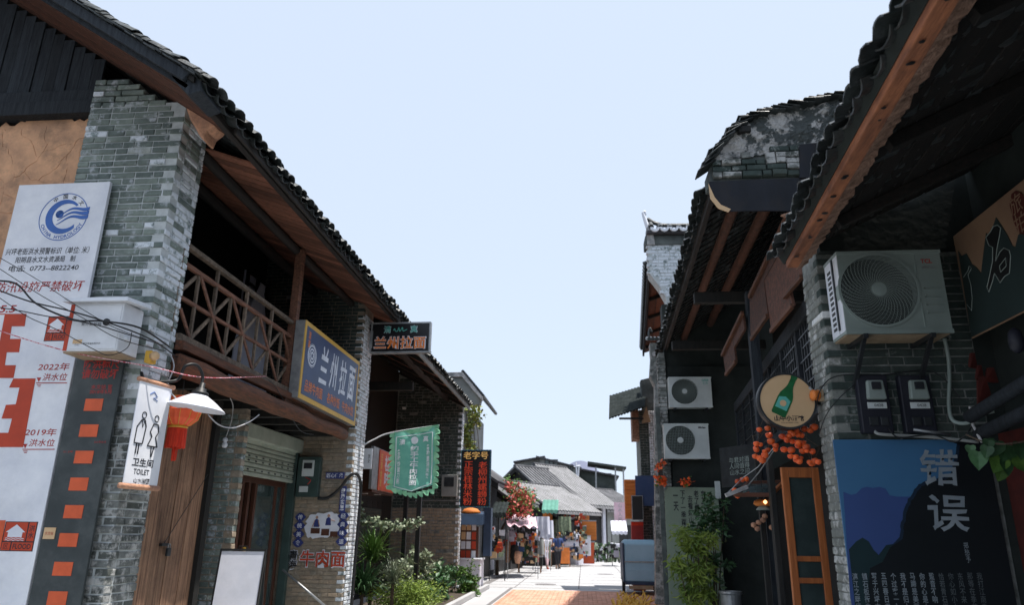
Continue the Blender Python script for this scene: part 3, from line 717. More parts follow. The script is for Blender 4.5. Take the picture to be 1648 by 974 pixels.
# narrow pilaster reaches the street side
XR = -4.08
brick_wall(pc, ew, front(0, EY, 0), -5.08, XR, .2, 3.2, 'brick_warm', L=.23, H=.058, j=.011, D=.11, seed=12, quoin1=0)
brick_wall(pc, ew, front(0, EY, 0), -6.1, XR, 3.32, 6.9, 'brick_dark', L=.23, H=.058, j=.011, D=.11, seed=13, quoin1=0, keep=lambda a, b: b < zs(a)-.06, vary=.006)
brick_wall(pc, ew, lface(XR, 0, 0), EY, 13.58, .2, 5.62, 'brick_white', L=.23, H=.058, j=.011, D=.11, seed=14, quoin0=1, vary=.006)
pc.flush(300, 4)
# ============================================================= SIGNS AND FITTINGS ON THE LEFT HOUSE
# --- flood level board (hydrology)
hb = thing('flood_level_board', 'tall white flood level board with blue round emblem and red staff marks on left wall', 'sign', (-5.9, 6.5, 0))
f = Fr((-4.93, 6.5, 0), (1, -.012, 0)); W_ = 2.02
MB().rect(f, -1.02, 0.02, .2, 5.09, -.04, 0).build('board_panel', 'white', hb, bevel=.004)
cx_, cz_ = -.43, 4.70
lg = MB().ring(f, cx_, cz_, .262, .270, .001, .003, 48).build('emblem_ring', 'logo', hb)
e = MB()
# crescent open to the right
poly = []
for i in range(29):
    t = R(42+i*(318-42)/28); poly.append((cx_+math.cos(t)*.195, cz_+math.sin(t)*.195))
for i in range(29):
    t = R(318-i*(318-50)/28); poly.append((cx_+.03+math.cos(t)*.150, cz_+.005+math.sin(t)*.145))
e.plate(f, poly, .001, .004)
e.lathe([(.045, 0)], f.p(cx_-.045, cz_+.03, .003), 16, axis=f.n)
for k, (dz, th) in enumerate(((.0, .030), (-.045, .032), (-.092, .034))):
    a = []; b = []
    for i in range(15):
        t = i/14; x = cx_-.06+t*.34; z = cz_+dz+.03+.075*t+.03*math.sin(t*6.3-1.2)*(1-.3*t)
        h = th*(t*1.25+.12) if t < .9 else th*1.2
        a.append((x, z+h/2)); b.append((x, z-h/2))
    e.plate(f, a+b[::-1], .001, .005)
e.build('emblem', 'logo', hb)
for i, ch in enumerate('中国水文'):
    t = R(122-i*27); text(ch, f, cx_+.232*math.cos(t), cz_+.232*math.sin(t), h=.052, mt='ink', parent=hb, rot=t-R(90), bold=.012)
wd = 'CHINA HYDROLOGY'
for i, ch in enumerate(wd):
    if ch == ' ': continue
    t = R(205+i*(335-205)/(len(wd)-1)); text(ch, f, cx_+.232*math.cos(t), cz_+.232*math.sin(t), h=.038, mt='logo', parent=hb, rot=t+R(90), bold=.02)
def fp_(px, py): p = at(px, py, Y=6.5); return p.x+4.93, p.z
def ptext(body, xa, xb, yc, hpx, mt, bold, shear):
    a, z = fp_((xa+xb)/2, yc); w = fp_(xb, yc)[0]-fp_(xa, yc)[0]; h = fp_(0, yc-hpx/2)[1]-fp_(0, yc+hpx/2)[1]
    text(body, f, a, z, w=w, h=h, mt=mt, parent=hb, bold=bold, shear=shear)
ptext('兴坪老街洪水预警标识（单位: 米）', 8, 143, 403.5, 11, 'ink', .005, .1)
ptext('阳朔县水文水资源局   制', 24, 121, 417, 10, 'ink', .005, .1)
ptext('电话:  0773--8822240', 13, 126, 431, 10, 'ink', .005, .1)
ptext('防汛设施严禁破坏', -8, 135, 461, 17, 'redlet', .006, .12)
ptext('25.5', -14, 25, 497, 12, 'redlet', .02, .15)
def pmark(pts): return MB().plate(f, [fp_(*p) for p in pts], .001, .004).build('staff_mark', 'red', hb)
MB().plate(f, [fp_(*p) for p in ((-30, 504.6), (8, 504.6), (8, 506.2), (-30, 506.2))], .001, .003).build('staff_line', 'red', hb)
pmark([(7, 505), (42, 505), (39, 525), (18, 525), (15, 545.5), (33, 545.5), (30, 567), (10, 567), (7, 588), (25, 588), (21, 608.5), (-12, 608.5)])
pmark([(21, 609.5), (57, 609.5), (37, 720), (-6, 720), (-2, 697), (13, 697), (19, 674), (2, 674), (9, 652), (25, 651), (31, 624), (14, 624)])
for (yr, xa, xb, yc, wa, wb, wc, ly) in (('2022年', 61, 112, 590.5, 69, 108, 607, 616), ('2019年', 40, 91, 696, 47, 88, 713, 723)):
    ptext(yr, xa, xb, yc, 12, 'redlet', .006, .1); ptext('洪水位', wa, wb, wc, 12, 'redlet', .006, .1)
    x0_ = wa-11
    mk = MB().plate(f, [fp_(*p) for p in ((x0_, ly), (wb, ly), (wb, ly+1.3), (x0_, ly+1.3))], .001, .003)
    mk.plate(f, [fp_(*p) for p in ((x0_+1, ly-8), (x0_+8, ly-8), (x0_+4, ly-1))], .001, .003)
    mk.plate(f, [fp_(*p) for p in ((x0_+1, ly+3), (x0_+8, ly+3), (x0_+8, ly+4), (x0_+1, ly+4))], .001, .003).plate(f, [fp_(*p) for p in ((x0_+2.5, ly+5.5), (x0_+7, ly+5.5), (x0_+7, ly+6.5), (x0_+2.5, ly+6.5))], .001, .003)
    mk.build('level_mark', 'redlet', hb)
def flood_icon(xa, xb, ya, yb):
    (ax_, az), (bx_, bz) = fp_(xa, (ya+yb)/2), fp_(xb, (ya+yb)/2); cx = (ax_+bx_)/2; cz = fp_((xa+xb)/2, (ya+yb)/2)[1]; sx = (bx_-ax_)/2; sz = (fp_(xa, ya)[1]-fp_(xa, yb)[1])/2
    def q(a, b): return (cx+a*sx, cz+b*sz)
    def rr(b, a0, a1, b0, b1, c0=.001, c1=.003): return b.plate(f, [q(a0, b0), q(a1, b0), q(a1, b1), q(a0, b1)], c0, c1)
    ol = MB(); rr(ol, -1, 1, -1, 1, 0, .0012); o0 = ol.build('pictogram_plate', 'ink', hb)
    b = MB(); rr(b, -.94, .42, -.32, .95, .0015, .003); rr(b, .50, .94, -.32, .95, .0015, .003); rr(b, -.94, -.42, -.94, -.40, .0015, .003); rr(b, -.34, .94, -.94, -.40, .0015, .003)
    o = b.build('flood_pictogram', 'red', hb)
    h = MB().plate(f, [q(-.85, .28), q(-.26, .80), q(.34, .28), q(.18, .28), q(.18, -.06), q(-.70, -.06), q(-.70, .28)], .003, .005)
    for k_ in (0, 1):
        w_ = [q(-.82+i*.105, -.12-k_*.12+.03*math.sin(i*2.2)) for i in range(12)]
        h.plate(f, w_+[(a, c-.005) for a, c in w_[::-1]], .003, .005)
    h.build('house_pictogram', 'white', o)
    x, z = q(.30, -.67); text('FLOOD', f, x, z, w=1.1*sx, h=.36*sz, mt='ink', parent=o, bold=.02, c=.004)
    x, z = q(.72, .32); text('洪\n水', f, x, z, h=.9*sz, mt='ink', parent=o, bold=.01, c=.004)
    x, z = q(-.68, -.67); text('区', f, x, z, h=.36*sz, mt='ink', parent=o, c=.004)
flood_icon(74, 116, 509, 549); flood_icon(4, 57, 840, 888)
MB().plate(f, [fp_(*p) for p in ((-25, 838), (9, 838), (0, 884), (-35, 884))], .001, .003).build('orange_panel', 'orangered', hb)
# --- dark board with red squares
db = thing('flood_mark_board', 'narrow charcoal board with a column of orange-red squares beside the white board', 'sign', (-4.6, 6.5, 0))
f2 = Fr((-4.62, 6.5, 0), (1, 0, 0))
MB().rect(f2, -.27, .22, .2, 3.20, -.03, 0).build('board_panel', 'slate', db, bevel=.004)
text('防洪标尺\n请勿破坏', f2, .0, 3.07, w=.37, h=.20, mt='redlet', parent=db, bold=.02)
text('水文站 宣\n2018年5月', f2, .04, 2.87, w=.22, h=.09, mt='redlet', parent=db, bold=.01)
for i in range(9):
    z = 2.72-i*.245
    MB().rect(f2, -.095, .085, z-.058, z+.058, .001, .004).build('red_square', 'orangered', db)
text('20.5年水位', f2, .13, 2.37, h=.022, w=.12, mt='redlet', parent=db); text('21.2年', f2, -.17, 2.28, h=.02, w=.1, mt='redlet', parent=db)
tag_ = MB().rect(f2, -.25, -.14, 1.50, 1.60, .002, .008).build('paper_tag', 'cream', db)
text('水文站', f2, -.195, 1.55, w=.08, h=.03, mt='redlet', parent=tag_, c=.01)
# --- white utility box
ub = thing('utility_box', 'white metal cable junction box with sloping lid on the left brick pillar', 'utility box', (-4.5, 6.3, 3.15))
MB().box(-4.80, -4.27, 6.17, 6.49, 3.165, 3.64).build('box_body', 'whitebox', ub, bevel=.012)
MB().hexa([(-4.86, 6.10, 3.63), (-4.20, 6.10, 3.63), (-4.20, 6.5, 3.66), (-4.86, 6.5, 3.66), (-4.84, 6.12, 3.675), (-4.22, 6.12, 3.675), (-4.22, 6.5, 3.71), (-4.84, 6.5, 3.71)]).build('box_lid', 'whitebox', ub, bevel=.006)
fb = front(-4.5, 6.17, 0)
MB().rect(fb, -.235, .215, 3.185, 3.61, 0, .006).build('box_door', 'whitebox', ub, bevel=.004)
MB().rect(fb, -.30, -.262, 3.17, 3.62, -.01, .004).build('red_strip', 'red', ub)
MB().box(-4.80, -4.27, 6.18, 6.48, 3.15, 3.164).build('box_base', 'rust', ub)
MB().lathe([(.001, -.004), (.034, 0), (.034, .01), (.001, .014)], fb.p(.09, 3.44, .008), 16, axis=fb.n).build('lock', 'cable', ub)
text('室外监控箱', fb, -.06, 3.425, w=.2, h=.032, parent=ub, c=.008); text('警示有电危险不开', fb, -.02, 3.235, w=.17, h=.02, parent=ub, c=.008)
lb = MB().rect(fb, -.21, -.12, 3.235, 3.275, .006, .009).build('sticker', 'cream', ub); text('小心', fb, -.165, 3.225, w=.05, h=.02, parent=ub, c=.009)
MB().box(-4.27, -4.245, 6.25, 6.37, 3.29, 3.32).build('box_vent', 'whitebox', ub, bevel=.004)
# --- insulators
ins = thing('insulator', 'small yellow porcelain insulator bracket on the left pillar corner', 'insulator', (-4.12, 6.55, 3.18))
MB().box(-4.2, -4.13, 6.5, 6.6, 3.13, 3.25).build('bracket', 'yellow', ins, bevel=.01)
MB().lathe([(.02, 0), (.042, .01), (.03, .03), (.045, .05), (.02, .065)], (-4.13, 6.53, 3.195), 12, axis=(.8, -.6, 0)).build('porcelain', 'cream', ins, smooth=True)
# --- toilet sign: hanging white scroll, faces the street
ts = thing('toilet_sign', 'white hanging toilet sign with black man and woman outlines on pillar side', 'sign', (-4.12, 6.6, 2.4))
ft = Fr((-4.10, 6.60, 2.46), (.16, 1, 0))
MB().rect(ft, -.2, .24, -.47, .48, -.015, 0).build('sign_panel', 'white', ts, bevel=.006)
MB().tube([ft.p(-.22, .49, -.01), ft.p(.27, .49, -.01)], .022, 10).build('top_rod', 'corbel', ts, smooth=True)
MB().tube([ft.p(-.23, -.49, -.01), ft.p(.27, -.49, -.01)], .026, 10).build('bottom_rod', 'corbel', ts, smooth=True)
def outline(poly, w=.012):
    b = MB(); k = len(poly)
    for i in range(k): b.tube([ft.p(*poly[i], .002), ft.p(*poly[(i+1) % k], .002)], w/2, 5)
    return b
man = outline([(-.10, .12), (-.15, .05), (-.155, -.10), (-.05, -.10), (-.035, .06), (-.06, .12)])
for i in range(12):
    t = i*math.pi/6; man.tube([ft.p(-.08+.027*math.cos(t), .165+.03*math.sin(t), .002), ft.p(-.08+.027*math.cos(t+.53), .165+.03*math.sin(t+.53), .002)], .0045, 5)
man.tube([ft.p(-.12, -.10, .002), ft.p(-.12, -.20, .002)], .007, 5).tube([ft.p(-.09, -.10, .002), ft.p(-.09, -.20, .002)], .007, 5).tube([ft.p(-.10, .12, .002), ft.p(-.08, .05, .002), ft.p(-.06, .12, .002)], .004, 5)
man.build('man_pictogram', 'ink', ts)
wo = outline([(.06, .10), (.03, .02), (.06, -.02), (.02, -.11), (.15, -.11), (.11, -.02), (.14, .03), (.12, .10)])
for i in range(12):
    t = i*math.pi/6; wo.tube([ft.p(.09+.027*math.cos(t), .155+.03*math.sin(t), .002), ft.p(.09+.027*math.cos(t+.53), .155+.03*math.sin(t+.53), .002)], .0045, 5)
wo.tube([ft.p(.07, -.11, .002), ft.p(.085, -.21, .002)], .006, 5).tube([ft.p(.11, -.11, .002), ft.p(.09, -.21, .002)], .006, 5)
wo.build('woman_pictogram', 'ink', ts)
text('卫生间', ft, 0, -.27, w=.27, h=.075, parent=ts, bold=.02); text('TOILET', ft, 0, -.355, w=.20, h=.05, parent=ts, bold=.01)
text('山水田园', ft, .02, -.435, w=.2, h=.045, parent=ts, bold=.01, wob=.006)
MB().tube([ft.p(-.05, .37, .002), ft.p(0, .40, .002), ft.p(.05, .36, .002), ft.p(0, .34, .002), ft.p(.06, .32, .002)], .004, 5).build('bird_emblem', 'logo', ts)
# --- gooseneck lamp
lp = thing('wall_lamp', 'street lamp with white conical shade on a black gooseneck arm by the toilet sign', 'lamp', (-4.25, 6.85, 3.0))
a0 = V((-4.27, 6.62, 3.02)); h0 = at(322, 632, X=-3.86)
arm = spline([(-4.28, 6.62, 3.06), (-4.22, 6.6, 2.97), (-4.14, 6.62, 2.965), at(285, 612, X=-4.03), at(298, 590, X=-3.96), at(316, 588, X=-3.9), at(326, 605, X=-3.87), (h0.x, h0.y, h0.z+.03)], 8)
MB().tube(arm, .016, 8).build('gooseneck_arm', 'black', lp, smooth=True)
ax = V((.12, .02, 1)).normalized()
MB().lathe([(.026, .12), (.028, .07), (.05, .06), (.055, .035), (.08, .025), (.088, .0), (.02, -.01)], (h0.x, h0.y, h0.z-.02), 20, axis=ax).build('lamp_cap', 'black', lp, smooth=True)
MB().lathe([(.07, .0), (.10, -.02), (.17, -.06), (.275, -.135), (.285, -.150), (.272, -.147), (.09, -.04), (.05, -.02)], (h0.x, h0.y, h0.z-.02), 36, axis=ax, caps=False).build('lamp_shade', 'white', lp, smooth=True)
MB().lathe([(.01, -.03), (.03, -.05), (.035, -.08), (.02, -.105), (.002, -.11)], (h0.x, h0.y, h0.z-.02), 12, axis=ax).build('bulb', 'white', lp, smooth=True)
# --- red lantern
ln = thing('red_lantern', 'red paper lantern with long tassel hanging behind the white lamp shade', 'lantern', (-4.13, 7.25, 3.1))
lc = at(290, 662, Y=7.3)
prof = [(.07, .16), (.12, .148), (.185, .08), (.21, 0), (.185, -.085), (.12, -.145), (.075, -.158)]
b = MB(); nn = 24; vs = []
for (r_, z_) in prof:
    for q in range(nn*2):
        t = math.pi*q/nn; rr = r_*(1-.03*(q % 2)); vs.append((lc.x+rr*math.cos(t), lc.y+rr*math.sin(t), lc.z+z_))
N2 = nn*2
b.add(vs, [(i*N2+q, i*N2+(q+1) % N2, (i+1)*N2+(q+1) % N2, (i+1)*N2+q) for i in range(len(prof)-1) for q in range(N2)])
b.build('lantern_body', 'lantern', ln)
rb_ = MB()
for q in range(12):
    t = 2*math.pi*q/12; rb_.tube([(lc.x+(r_+.002)*math.cos(t), lc.y+(r_+.002)*math.sin(t), lc.z+z_) for r_, z_ in prof], .003, 4)
rb_.build('lantern_ribs', 'yellow', ln)
MB().lathe([(.068, .15), (.07, .13), (.06, .13), (.06, .15)], lc, 16).lathe([(.09, -.15), (.10, -.17), (.095, -.18), (.06, -.18)], lc, 16).build('lantern_collar', 'yellow', ln)
tp = MB(); r = random.Random(5)
for q in range(60):
    t = 2*math.pi*q/60; rr = .09*(.9+.1*r.random()); L = .20+.02*r.random()
    x, y_ = lc.x+rr*math.cos(t), lc.y+rr*math.sin(t); tp.tube([(x, y_, lc.z-.17), (x*1+rr*.08*math.cos(t), y_, lc.z-.17-L)], .006, 4)
for q in range(14):
    tp.tube([(lc.x+r.uniform(-.025, .025), lc.y+r.uniform(-.02, .02), lc.z-.33), (lc.x+r.uniform(-.03, .03), lc.y, lc.z-.50-.02*r.random())], .006, 4)
tp.build('tassel', 'tassel', ln)
MB().tube([(lc.x, lc.y, lc.z+.14), (lc.x-.01, lc.y, 3.3)], .004, 5).build('hanging_cord', 'cable', ln)
# --- cables across the white board
wr = [([at(0, 433, Y=6.1), at(70, 478, Y=6.1), at(130, 510, Y=6.1), at(190, 545, Y=6.12), at(268, 566, X=-4.2)], .004, 'thin black cable sagging lowest over the red slogan of the board'),
      ([at(0, 452, Y=6.05), at(28, 458, Y=6.1), at(60, 490, Y=6.1), at(120, 515, Y=6.1), at(165, 517, Y=6.1), at(225, 528, Y=6.15), at(272, 558, X=-4.2)], .009, 'thick black cable from the frame edge to the white box'),
      ([at(0, 468, Y=6.05), at(50, 486, Y=6.1), at(110, 500, Y=6.1), at(170, 518, Y=6.1), at(240, 545, Y=6.3), at(285, 575, X=-4.2)], .007, 'black cable running straight from the frame edge to the pillar corner'),
      ([at(0, 495, Y=6.05), at(40, 540-38, Y=6.1), at(80, 528-18, Y=6.1), at(150, 522, Y=6.1), at(210, 540, Y=6.2), at(262, 556, X=-4.2)], .005, 'slim black cable bundled with the thick one above the box'),
      ([at(0, 415, Y=6.05), at(60, 450, Y=6.1), at(120, 490, Y=6.1), at(190, 530, Y=6.12), at(255, 552, X=-4.22)], .0035, 'uppermost thin black cable crossing the white board'),
      ([at(0, 480, Y=6.05), at(45, 510, Y=6.1), at(90, 545-15, Y=6.1), at(150, 562, Y=6.1), at(176, 572, Y=6.1), at(205, 560, X=-4.24), at(212, 535, X=-4.2)], .004, 'thin cable looping under the bottom of the white box')]
for p, rr, lab in wr:
    tag(MB().tube(spline(p, 6), rr, 6).build('cable', 'cable', None, smooth=True, loc=p[0]), lab, 'cable', 'cables crossing the flood level board')
p = [at(0, 533, Y=6.2), at(110, 566, Y=6.2), at(240, 590, X=-4.1), at(330, 608, X=-3.9), at(428, 606, X=-4.15)]
tag(MB().tube(spline(p, 8), .005, 6).build('string', 'pink', None, smooth=True, loc=p[0]), 'thin red and white twisted string stretched from the board to the balcony', 'string')
p = [at(420, 604, X=-4.15), at(445, 625, X=-4.15), at(480, 690, X=-4.15), at(505, 700, X=-4.2)]
tag(MB().tube(spline(p, 6), .004, 5).build('cable', 'cable', None, loc=p[0]), 'thin dark cable drooping below the balcony log beam', 'cable')
p = [at(335, 668, X=-4.3), at(352, 684, X=-4.25), at(375, 689, X=-4.2), at(400, 680, X=-4.15), at(417, 668, X=-4.15)]
tag(MB().tube(spline(p, 6), .008, 6).build('cable', 'white_cable', None, smooth=True, loc=p[0]), 'pale curved cable hanging loose under the balcony', 'cable')
p = [(-4.25, 7.0, 3.35), (-4.18, 7.0, 3.2), (-4.2, 6.98, 3.0), (-4.1, 7.05, 2.85), (-4.05, 7.3, 2.8)]
tag(MB().tube(spline(p, 6), .007, 6).build('cable', 'white_cable', None, smooth=True, loc=p[0]), 'grey cable bundle dropping behind the red lantern', 'cable')
# bulb on a flex
bl = thing('hanging_bulb', 'white double lamp bulb hanging on a flex by the roller shutter', 'bulb', at(362, 700, Y=9.3))
c = at(362, 712, Y=9.3)
MB().lathe([(.012, .06), (.03, .05), (.035, .02), (.02, 0), (.035, -.02), (.04, -.045), (.025, -.07), (.002, -.075)], c, 14).build('glass_bulb', 'white', bl, smooth=True)
MB().tube(spline([c+V((0, 0, .05)), at(372, 680, Y=9.2), at(375, 655, Y=9.1), at(370, 640, X=-4.25)], 6), .005, 5).build('flex', 'white_cable', bl)
# paper notice
fn = lface(SX+.056, 10.62, 2.70)
nc = thing('paper_notice', 'orange paper job notice stuck on the green roller shutter', 'notice', fn.o)
MB().rect(fn, -.14, .14, -.16, .16, 0, .004).build('paper', 'cream', nc)
text('招工', fn, 0, .03, w=.2, h=.1, parent=nc, bold=.02, c=.005); text('13978378149', fn, 0, -.1, w=.22, h=.04, mt='redlet', parent=nc, c=.005)
# padlock
pk = at(268, 884, X=-4.72); pd = thing('padlock', 'dark iron padlock and hasp on the brown plank door', 'padlock', pk)
MB().box(pk.x, pk.x+.03, pk.y-.02, pk.y+.06, pk.z-.08, pk.z+.01).build('lock_body', 'dmetal', pd, bevel=.008)
MB().tube([(pk.x+.015, pk.y+.0, pk.z), (pk.x+.015, pk.y, pk.z+.05), (pk.x+.015, pk.y+.04, pk.z+.05), (pk.x+.015, pk.y+.04, pk.z)], .007, 6).build('shackle', 'metal', pd)
MB().box(pk.x-.03, pk.x+.012, pk.y-.12, pk.y+.03, pk.z+.03, pk.z+.06).build('hasp', 'dmetal', pd, bevel=.003)
MB().tube([(pk.x-.01, pk.y-.05, pk.z+.06), (-4.7, pk.y+.75, 2.35)], .004, 5).build('cord', 'cable', pd)
# easel board
ez = thing('easel_board', 'blank white board on black A-frame easel in front of the glass doors', 'easel', (-4.2, 8.9, 0))
fe = Fr((-4.18, 8.95, 0), (1, .12, 0), v=(0, .12, 1)); fe.n = fe.u.cross(fe.v)
MB().rect(fe, -.25, .27, .40, 1.36, -.01, .004).build('white_panel', 'decalwhite', ez)
eb = MB()
for a in (-.27, .27): eb.rect(fe, a, a+.018, .05, 1.385, -.02, .012)
eb.rect(fe, -.27, .288, 1.367, 1.39, -.02, .012).rect(fe, -.27, .288, .36, .38, -.02, .02)
eb.build('easel_frame', 'black', ez)
MB().beam(fe.p(-.25, 1.35, -.02), fe.p(-.25, .02, -.5), .02, .02).build('leg', 'black', ez); MB().beam(fe.p(.27, 1.35, -.02), fe.p(.27, .02, -.5), .02, .02).build('leg', 'black', ez)
MB().tube([fe.p(-.06, 1.39, 0), fe.p(-.05, 1.42, 0), fe.p(.05, 1.42, 0), fe.p(.06, 1.39, 0)], .006, 6).build('handle', 'black', ez)

# --- big blue noodle sign on the balcony
bs = thing('noodle_sign', 'large blue box sign with yellow border and white characters on the balcony', 'sign', (-4.1, 10, 3.4))
fs = Fr((-4.05, 11.4, 4.0), (.006, 1, -.012)); fs.v = V((0, 0, 1))
MB().rect(fs, -1.33, 1.35, -.58, .585, -.16, -.012).build('sign_box', 'metal', bs, bevel=.006)
MB().rect(fs, -1.33, 1.35, -.58, .585, -.01, 0).build('yellow_border', 'yellow', bs)
MB().rect(fs, -1.26, 1.28, -.51, .515, 0, .004).build('sign_face', 'navy', bs)
for i, ch in enumerate('兰州拉面'):
    text(ch, fs, -.45+i*.47, .10, w=.36, h=.6, mt='blueletter', parent=bs, bold=.018, shear=.15, c=.006, wob=.012)
text('品牌牛肉面', fs, -.78, -.36, w=.75, h=.18, mt='orangeletter', parent=bs, bold=.008, c=.006)
text('各种炒饭', fs, .12, -.36, w=.62, h=.18, mt='orangeletter', parent=bs, bold=.008, c=.006); text('牛肉水饺', fs, .86, -.36, w=.62, h=.18, mt='orangeletter', parent=bs, bold=.008, c=.006)
text('清\n真', fs, -1.14, .33, w=.1, h=.26, mt='orangeletter', parent=bs, bold=.01, c=.006); text('美\n味', fs, 1.15, .33, w=.09, h=.22, mt='yellow', parent=bs, c=.006)
bd = MB().ring(fs, -.98, .12, .14, .16, .004, .007, 36); bd.ring(fs, -.98, .12, .172, .178, .004, .007, 36)
for i in range(20):
    t = R(i*18); bd.ring(fs, -.98+.10*math.cos(t), .12+.10*math.sin(t), 0.0, .016, .004, .007, 6)
for i in range(9):
    t = R(i*40); bd.ring(fs, -.98+.05*math.cos(t), .12+.05*math.sin(t), 0.0, .018, .004, .007, 6)
bd.build('round_badge', 'blueletter', bs)
MB().box(-4.3, -4.18, 9.9, 12.8, 3.28, 3.42).build('sign_shelf', 'wood_red_y', bs, bevel=.01)
# --- black LED noodle sign
ls = thing('led_sign', 'black projecting sign with red outlined noodle characters above the brick pillar', 'sign', (-3.97, 13.2, 4.85))
fl = Fr((-3.43, 13.2, 5.15), (1, -.02, 0))
MB().rect(fl, -.56, .58, -.29, .295, -.1, -.012).build('sign_box', 'black', ls, bevel=.004)
MB().rect(fl, -.54, .56, -.27, .275, -.01, 0).build('sign_face', 'blacksign', ls)
fm = MB().rect(fl, -.585, .585, .275, .305, -.11, .008).rect(fl, -.585, .585, -.30, -.27, -.11, .008).rect(fl, -.585, -.56, -.27, .275, -.11, .008).rect(fl, .56, .585, -.27, .275, -.11, .008)
fm.build('sign_frame', 'metal', ls)
text('兰州拉面', fl, 0, -.10, w=1.02, h=.27, mt='decalwhite', parent=ls, bold=.05, c=.002, gap=1.08)
text('兰州拉面', fl, 0, -.10, w=.99, h=.245, mt='orangeletter', parent=ls, bold=.022, c=.006, gap=1.08)
for x_, ch in ((-.26, '清'), (.26, '真')):
    text(ch, fl, x_, .165, h=.15, mt='decalwhite', parent=ls, bold=.035, c=.002); text(ch, fl, x_, .165, h=.14, mt='teal', parent=ls, bold=.015, c=.006)
sq = MB(); pts = [(-.14, .14), (-.12, .18), (-.1, .13), (-.06, .13), (-.04, .2), (-.02, .13), (.0, .14), (.03, .2), (.05, .13), (.1, .15), (.13, .16)]
sq.tube(spline([fl.p(a, b, .006) for a, b in pts], 5), .008, 5); sq.build('arabic_lettering', 'teal', ls)
MB().beam((-4.0, 13.25, 5.3), (-4.0, 13.25, 4.95), .06, .08, (1, 0, 0)).build('mount', 'metal', ls)
# --- green banner on a pole
bn = thing('green_banner', 'green cloth banner with scalloped edge and white characters hung on a pole', 'banner', (-4.0, 13.45, 3.1))
MB().tube(spline([(-4.02, 13.3, 3.13), (-3.85, 13.4, 3.25), (-3.6, 13.47, 3.37), (-2.9, 13.5, 3.49), (-2.66, 13.5, 3.52)], 6), .014, 8).build('pole', 'white_cable', bn, smooth=True)
def bz(x): return 3.37+(x+3.6)*.155
fg = Fr((0, 13.5, 0), (1, 0, 0))
def warp(x, z): return .03*math.sin(x*9+z*3)+.02*math.sin(z*7+1)
def cloth(x0, x1, zt0, zt1, zb0, zb1, tip, c, nx=18, nz=22):
    vs = []; fs_ = []
    for i in range(nz+1):
        for k_ in range(nx+1):
            u = k_/nx; t = i/nz; x = x0+(x1-x0)*u; zt = zt0+(zt1-zt0)*u; zb = zb0+(zb1-zb0)*u - tip*(1-abs(2*u-1))
            z = zt+(zb-zt)*t; vs.append((x, 13.5-c+warp(x, z), z))
    for i in range(nz):
        for k_ in range(nx): a = i*(nx+1)+k_; fs_.append((a, a+1, a+nx+2, a+nx+1))
    return MB().add(vs, fs_)
cloth(-3.50, -2.72, 3.37, 3.49, 2.36, 2.44, .09, .0).build('cloth', 'banner', bn, smooth=True, fix=False)
sc = MB(); r = random.Random(8)
edge = [(-3.50, 3.34-.105*i, -1, 0) for i in range(10)] + [(-3.46+.1*i, 2.35-.09*(1-abs(i/3.7-1)), 0, -1) for i in range(8)] + [(-2.72, 2.42+.11*i, 1, 0) for i in range(10)]
for (x, z, dx, dz) in edge:
    q = []; s_ = .09 if dx else .075
    for t in range(7):
        u = t/6; 
        if dx: q.append((x+dx*s_*math.sin(u*2.1)*(.6+.5*u), z+.06-.11*u+.02*math.sin(u*3)))
        else: q.append((x-.06+.12*u, z+dz*s_*math.sin(u*2.1)*(.6+.5*u)))
    q += [(x-dx*.02, z-.06) if dx else (x+.06, z+.02), (x-dx*.02, z+.06) if dx else (x-.06, z+.02)]
    vs = [(a, 13.495+warp(a, b)+.015*math.sin(a*40+b*33), b) for a, b in q]
    sc.add(vs, [tuple(range(len(vs)))])
sc.add([(-3.58, 13.47, 3.38), (-2.66, 13.47, 3.535), (-2.66, 13.49, 3.45), (-3.58, 13.49, 3.30)], [(0, 1, 2, 3)])
sc.build('scalloped_trim', 'bannertrim', bn, fix=False)
def ctext(s, x, z, **k):
    o = text(s, fg, x, z, parent=bn, mt='bannerprint', c=0, ext=0, **k)
    for v in o.data.vertices:
        p = v.co+ORG[bn.name]; v.co.y = 13.482+warp(p.x, p.z)-ORG[bn.name].y
ctext('纯\n手\n工\n牛\n肉\n拉\n面', -3.10, 2.78, w=.15, h=.72, bold=.02)
ctext('清', -3.33, 3.20, h=.11, bold=.02); ctext('真', -2.90, 3.27, h=.11, bold=.02)
ctext('各\n种\n炒\n面\n刀\n削', -3.39, 2.76, w=.06, h=.62, bold=.02); ctext('各\n种\n盖\n浇\n米\n饭', -2.85, 2.86, w=.06, h=.62, bold=.02)
ln_ = MB()
for (a, b) in (((-3.45, 3.29), (-2.77, 3.39)), ((-3.45, 3.29), (-3.45, 2.40)), ((-2.77, 3.39), (-2.77, 2.46)), ((-3.45, 2.40), (-3.11, 2.32)), ((-3.11, 2.32), (-2.77, 2.46))):
    P = [V((a[0]+(b[0]-a[0])*i/12, 0, a[1]+(b[1]-a[1])*i/12)) for i in range(13)]
    ln_.tube([(p.x, 13.482+warp(p.x, p.z), p.z) for p in P], .008, 4)
ln_.build('white_border', 'bannerprint', bn)
rg = MB(); 
for i in range(24):
    t = R(i*15); rg.add([(-3.11, 13.484+warp(-3.11, 3.24), 3.24), (-3.11+.07*math.cos(t), 13.484+warp(-3.11, 3.24), 3.24+.07*math.sin(t)), (-3.11+.07*math.cos(t+R(15)), 13.484+warp(-3.11, 3.24), 3.24+.07*math.sin(t+R(15)))], [(0, 1, 2)])
rg.build('round_emblem', 'bannerprint', bn, fix=False)
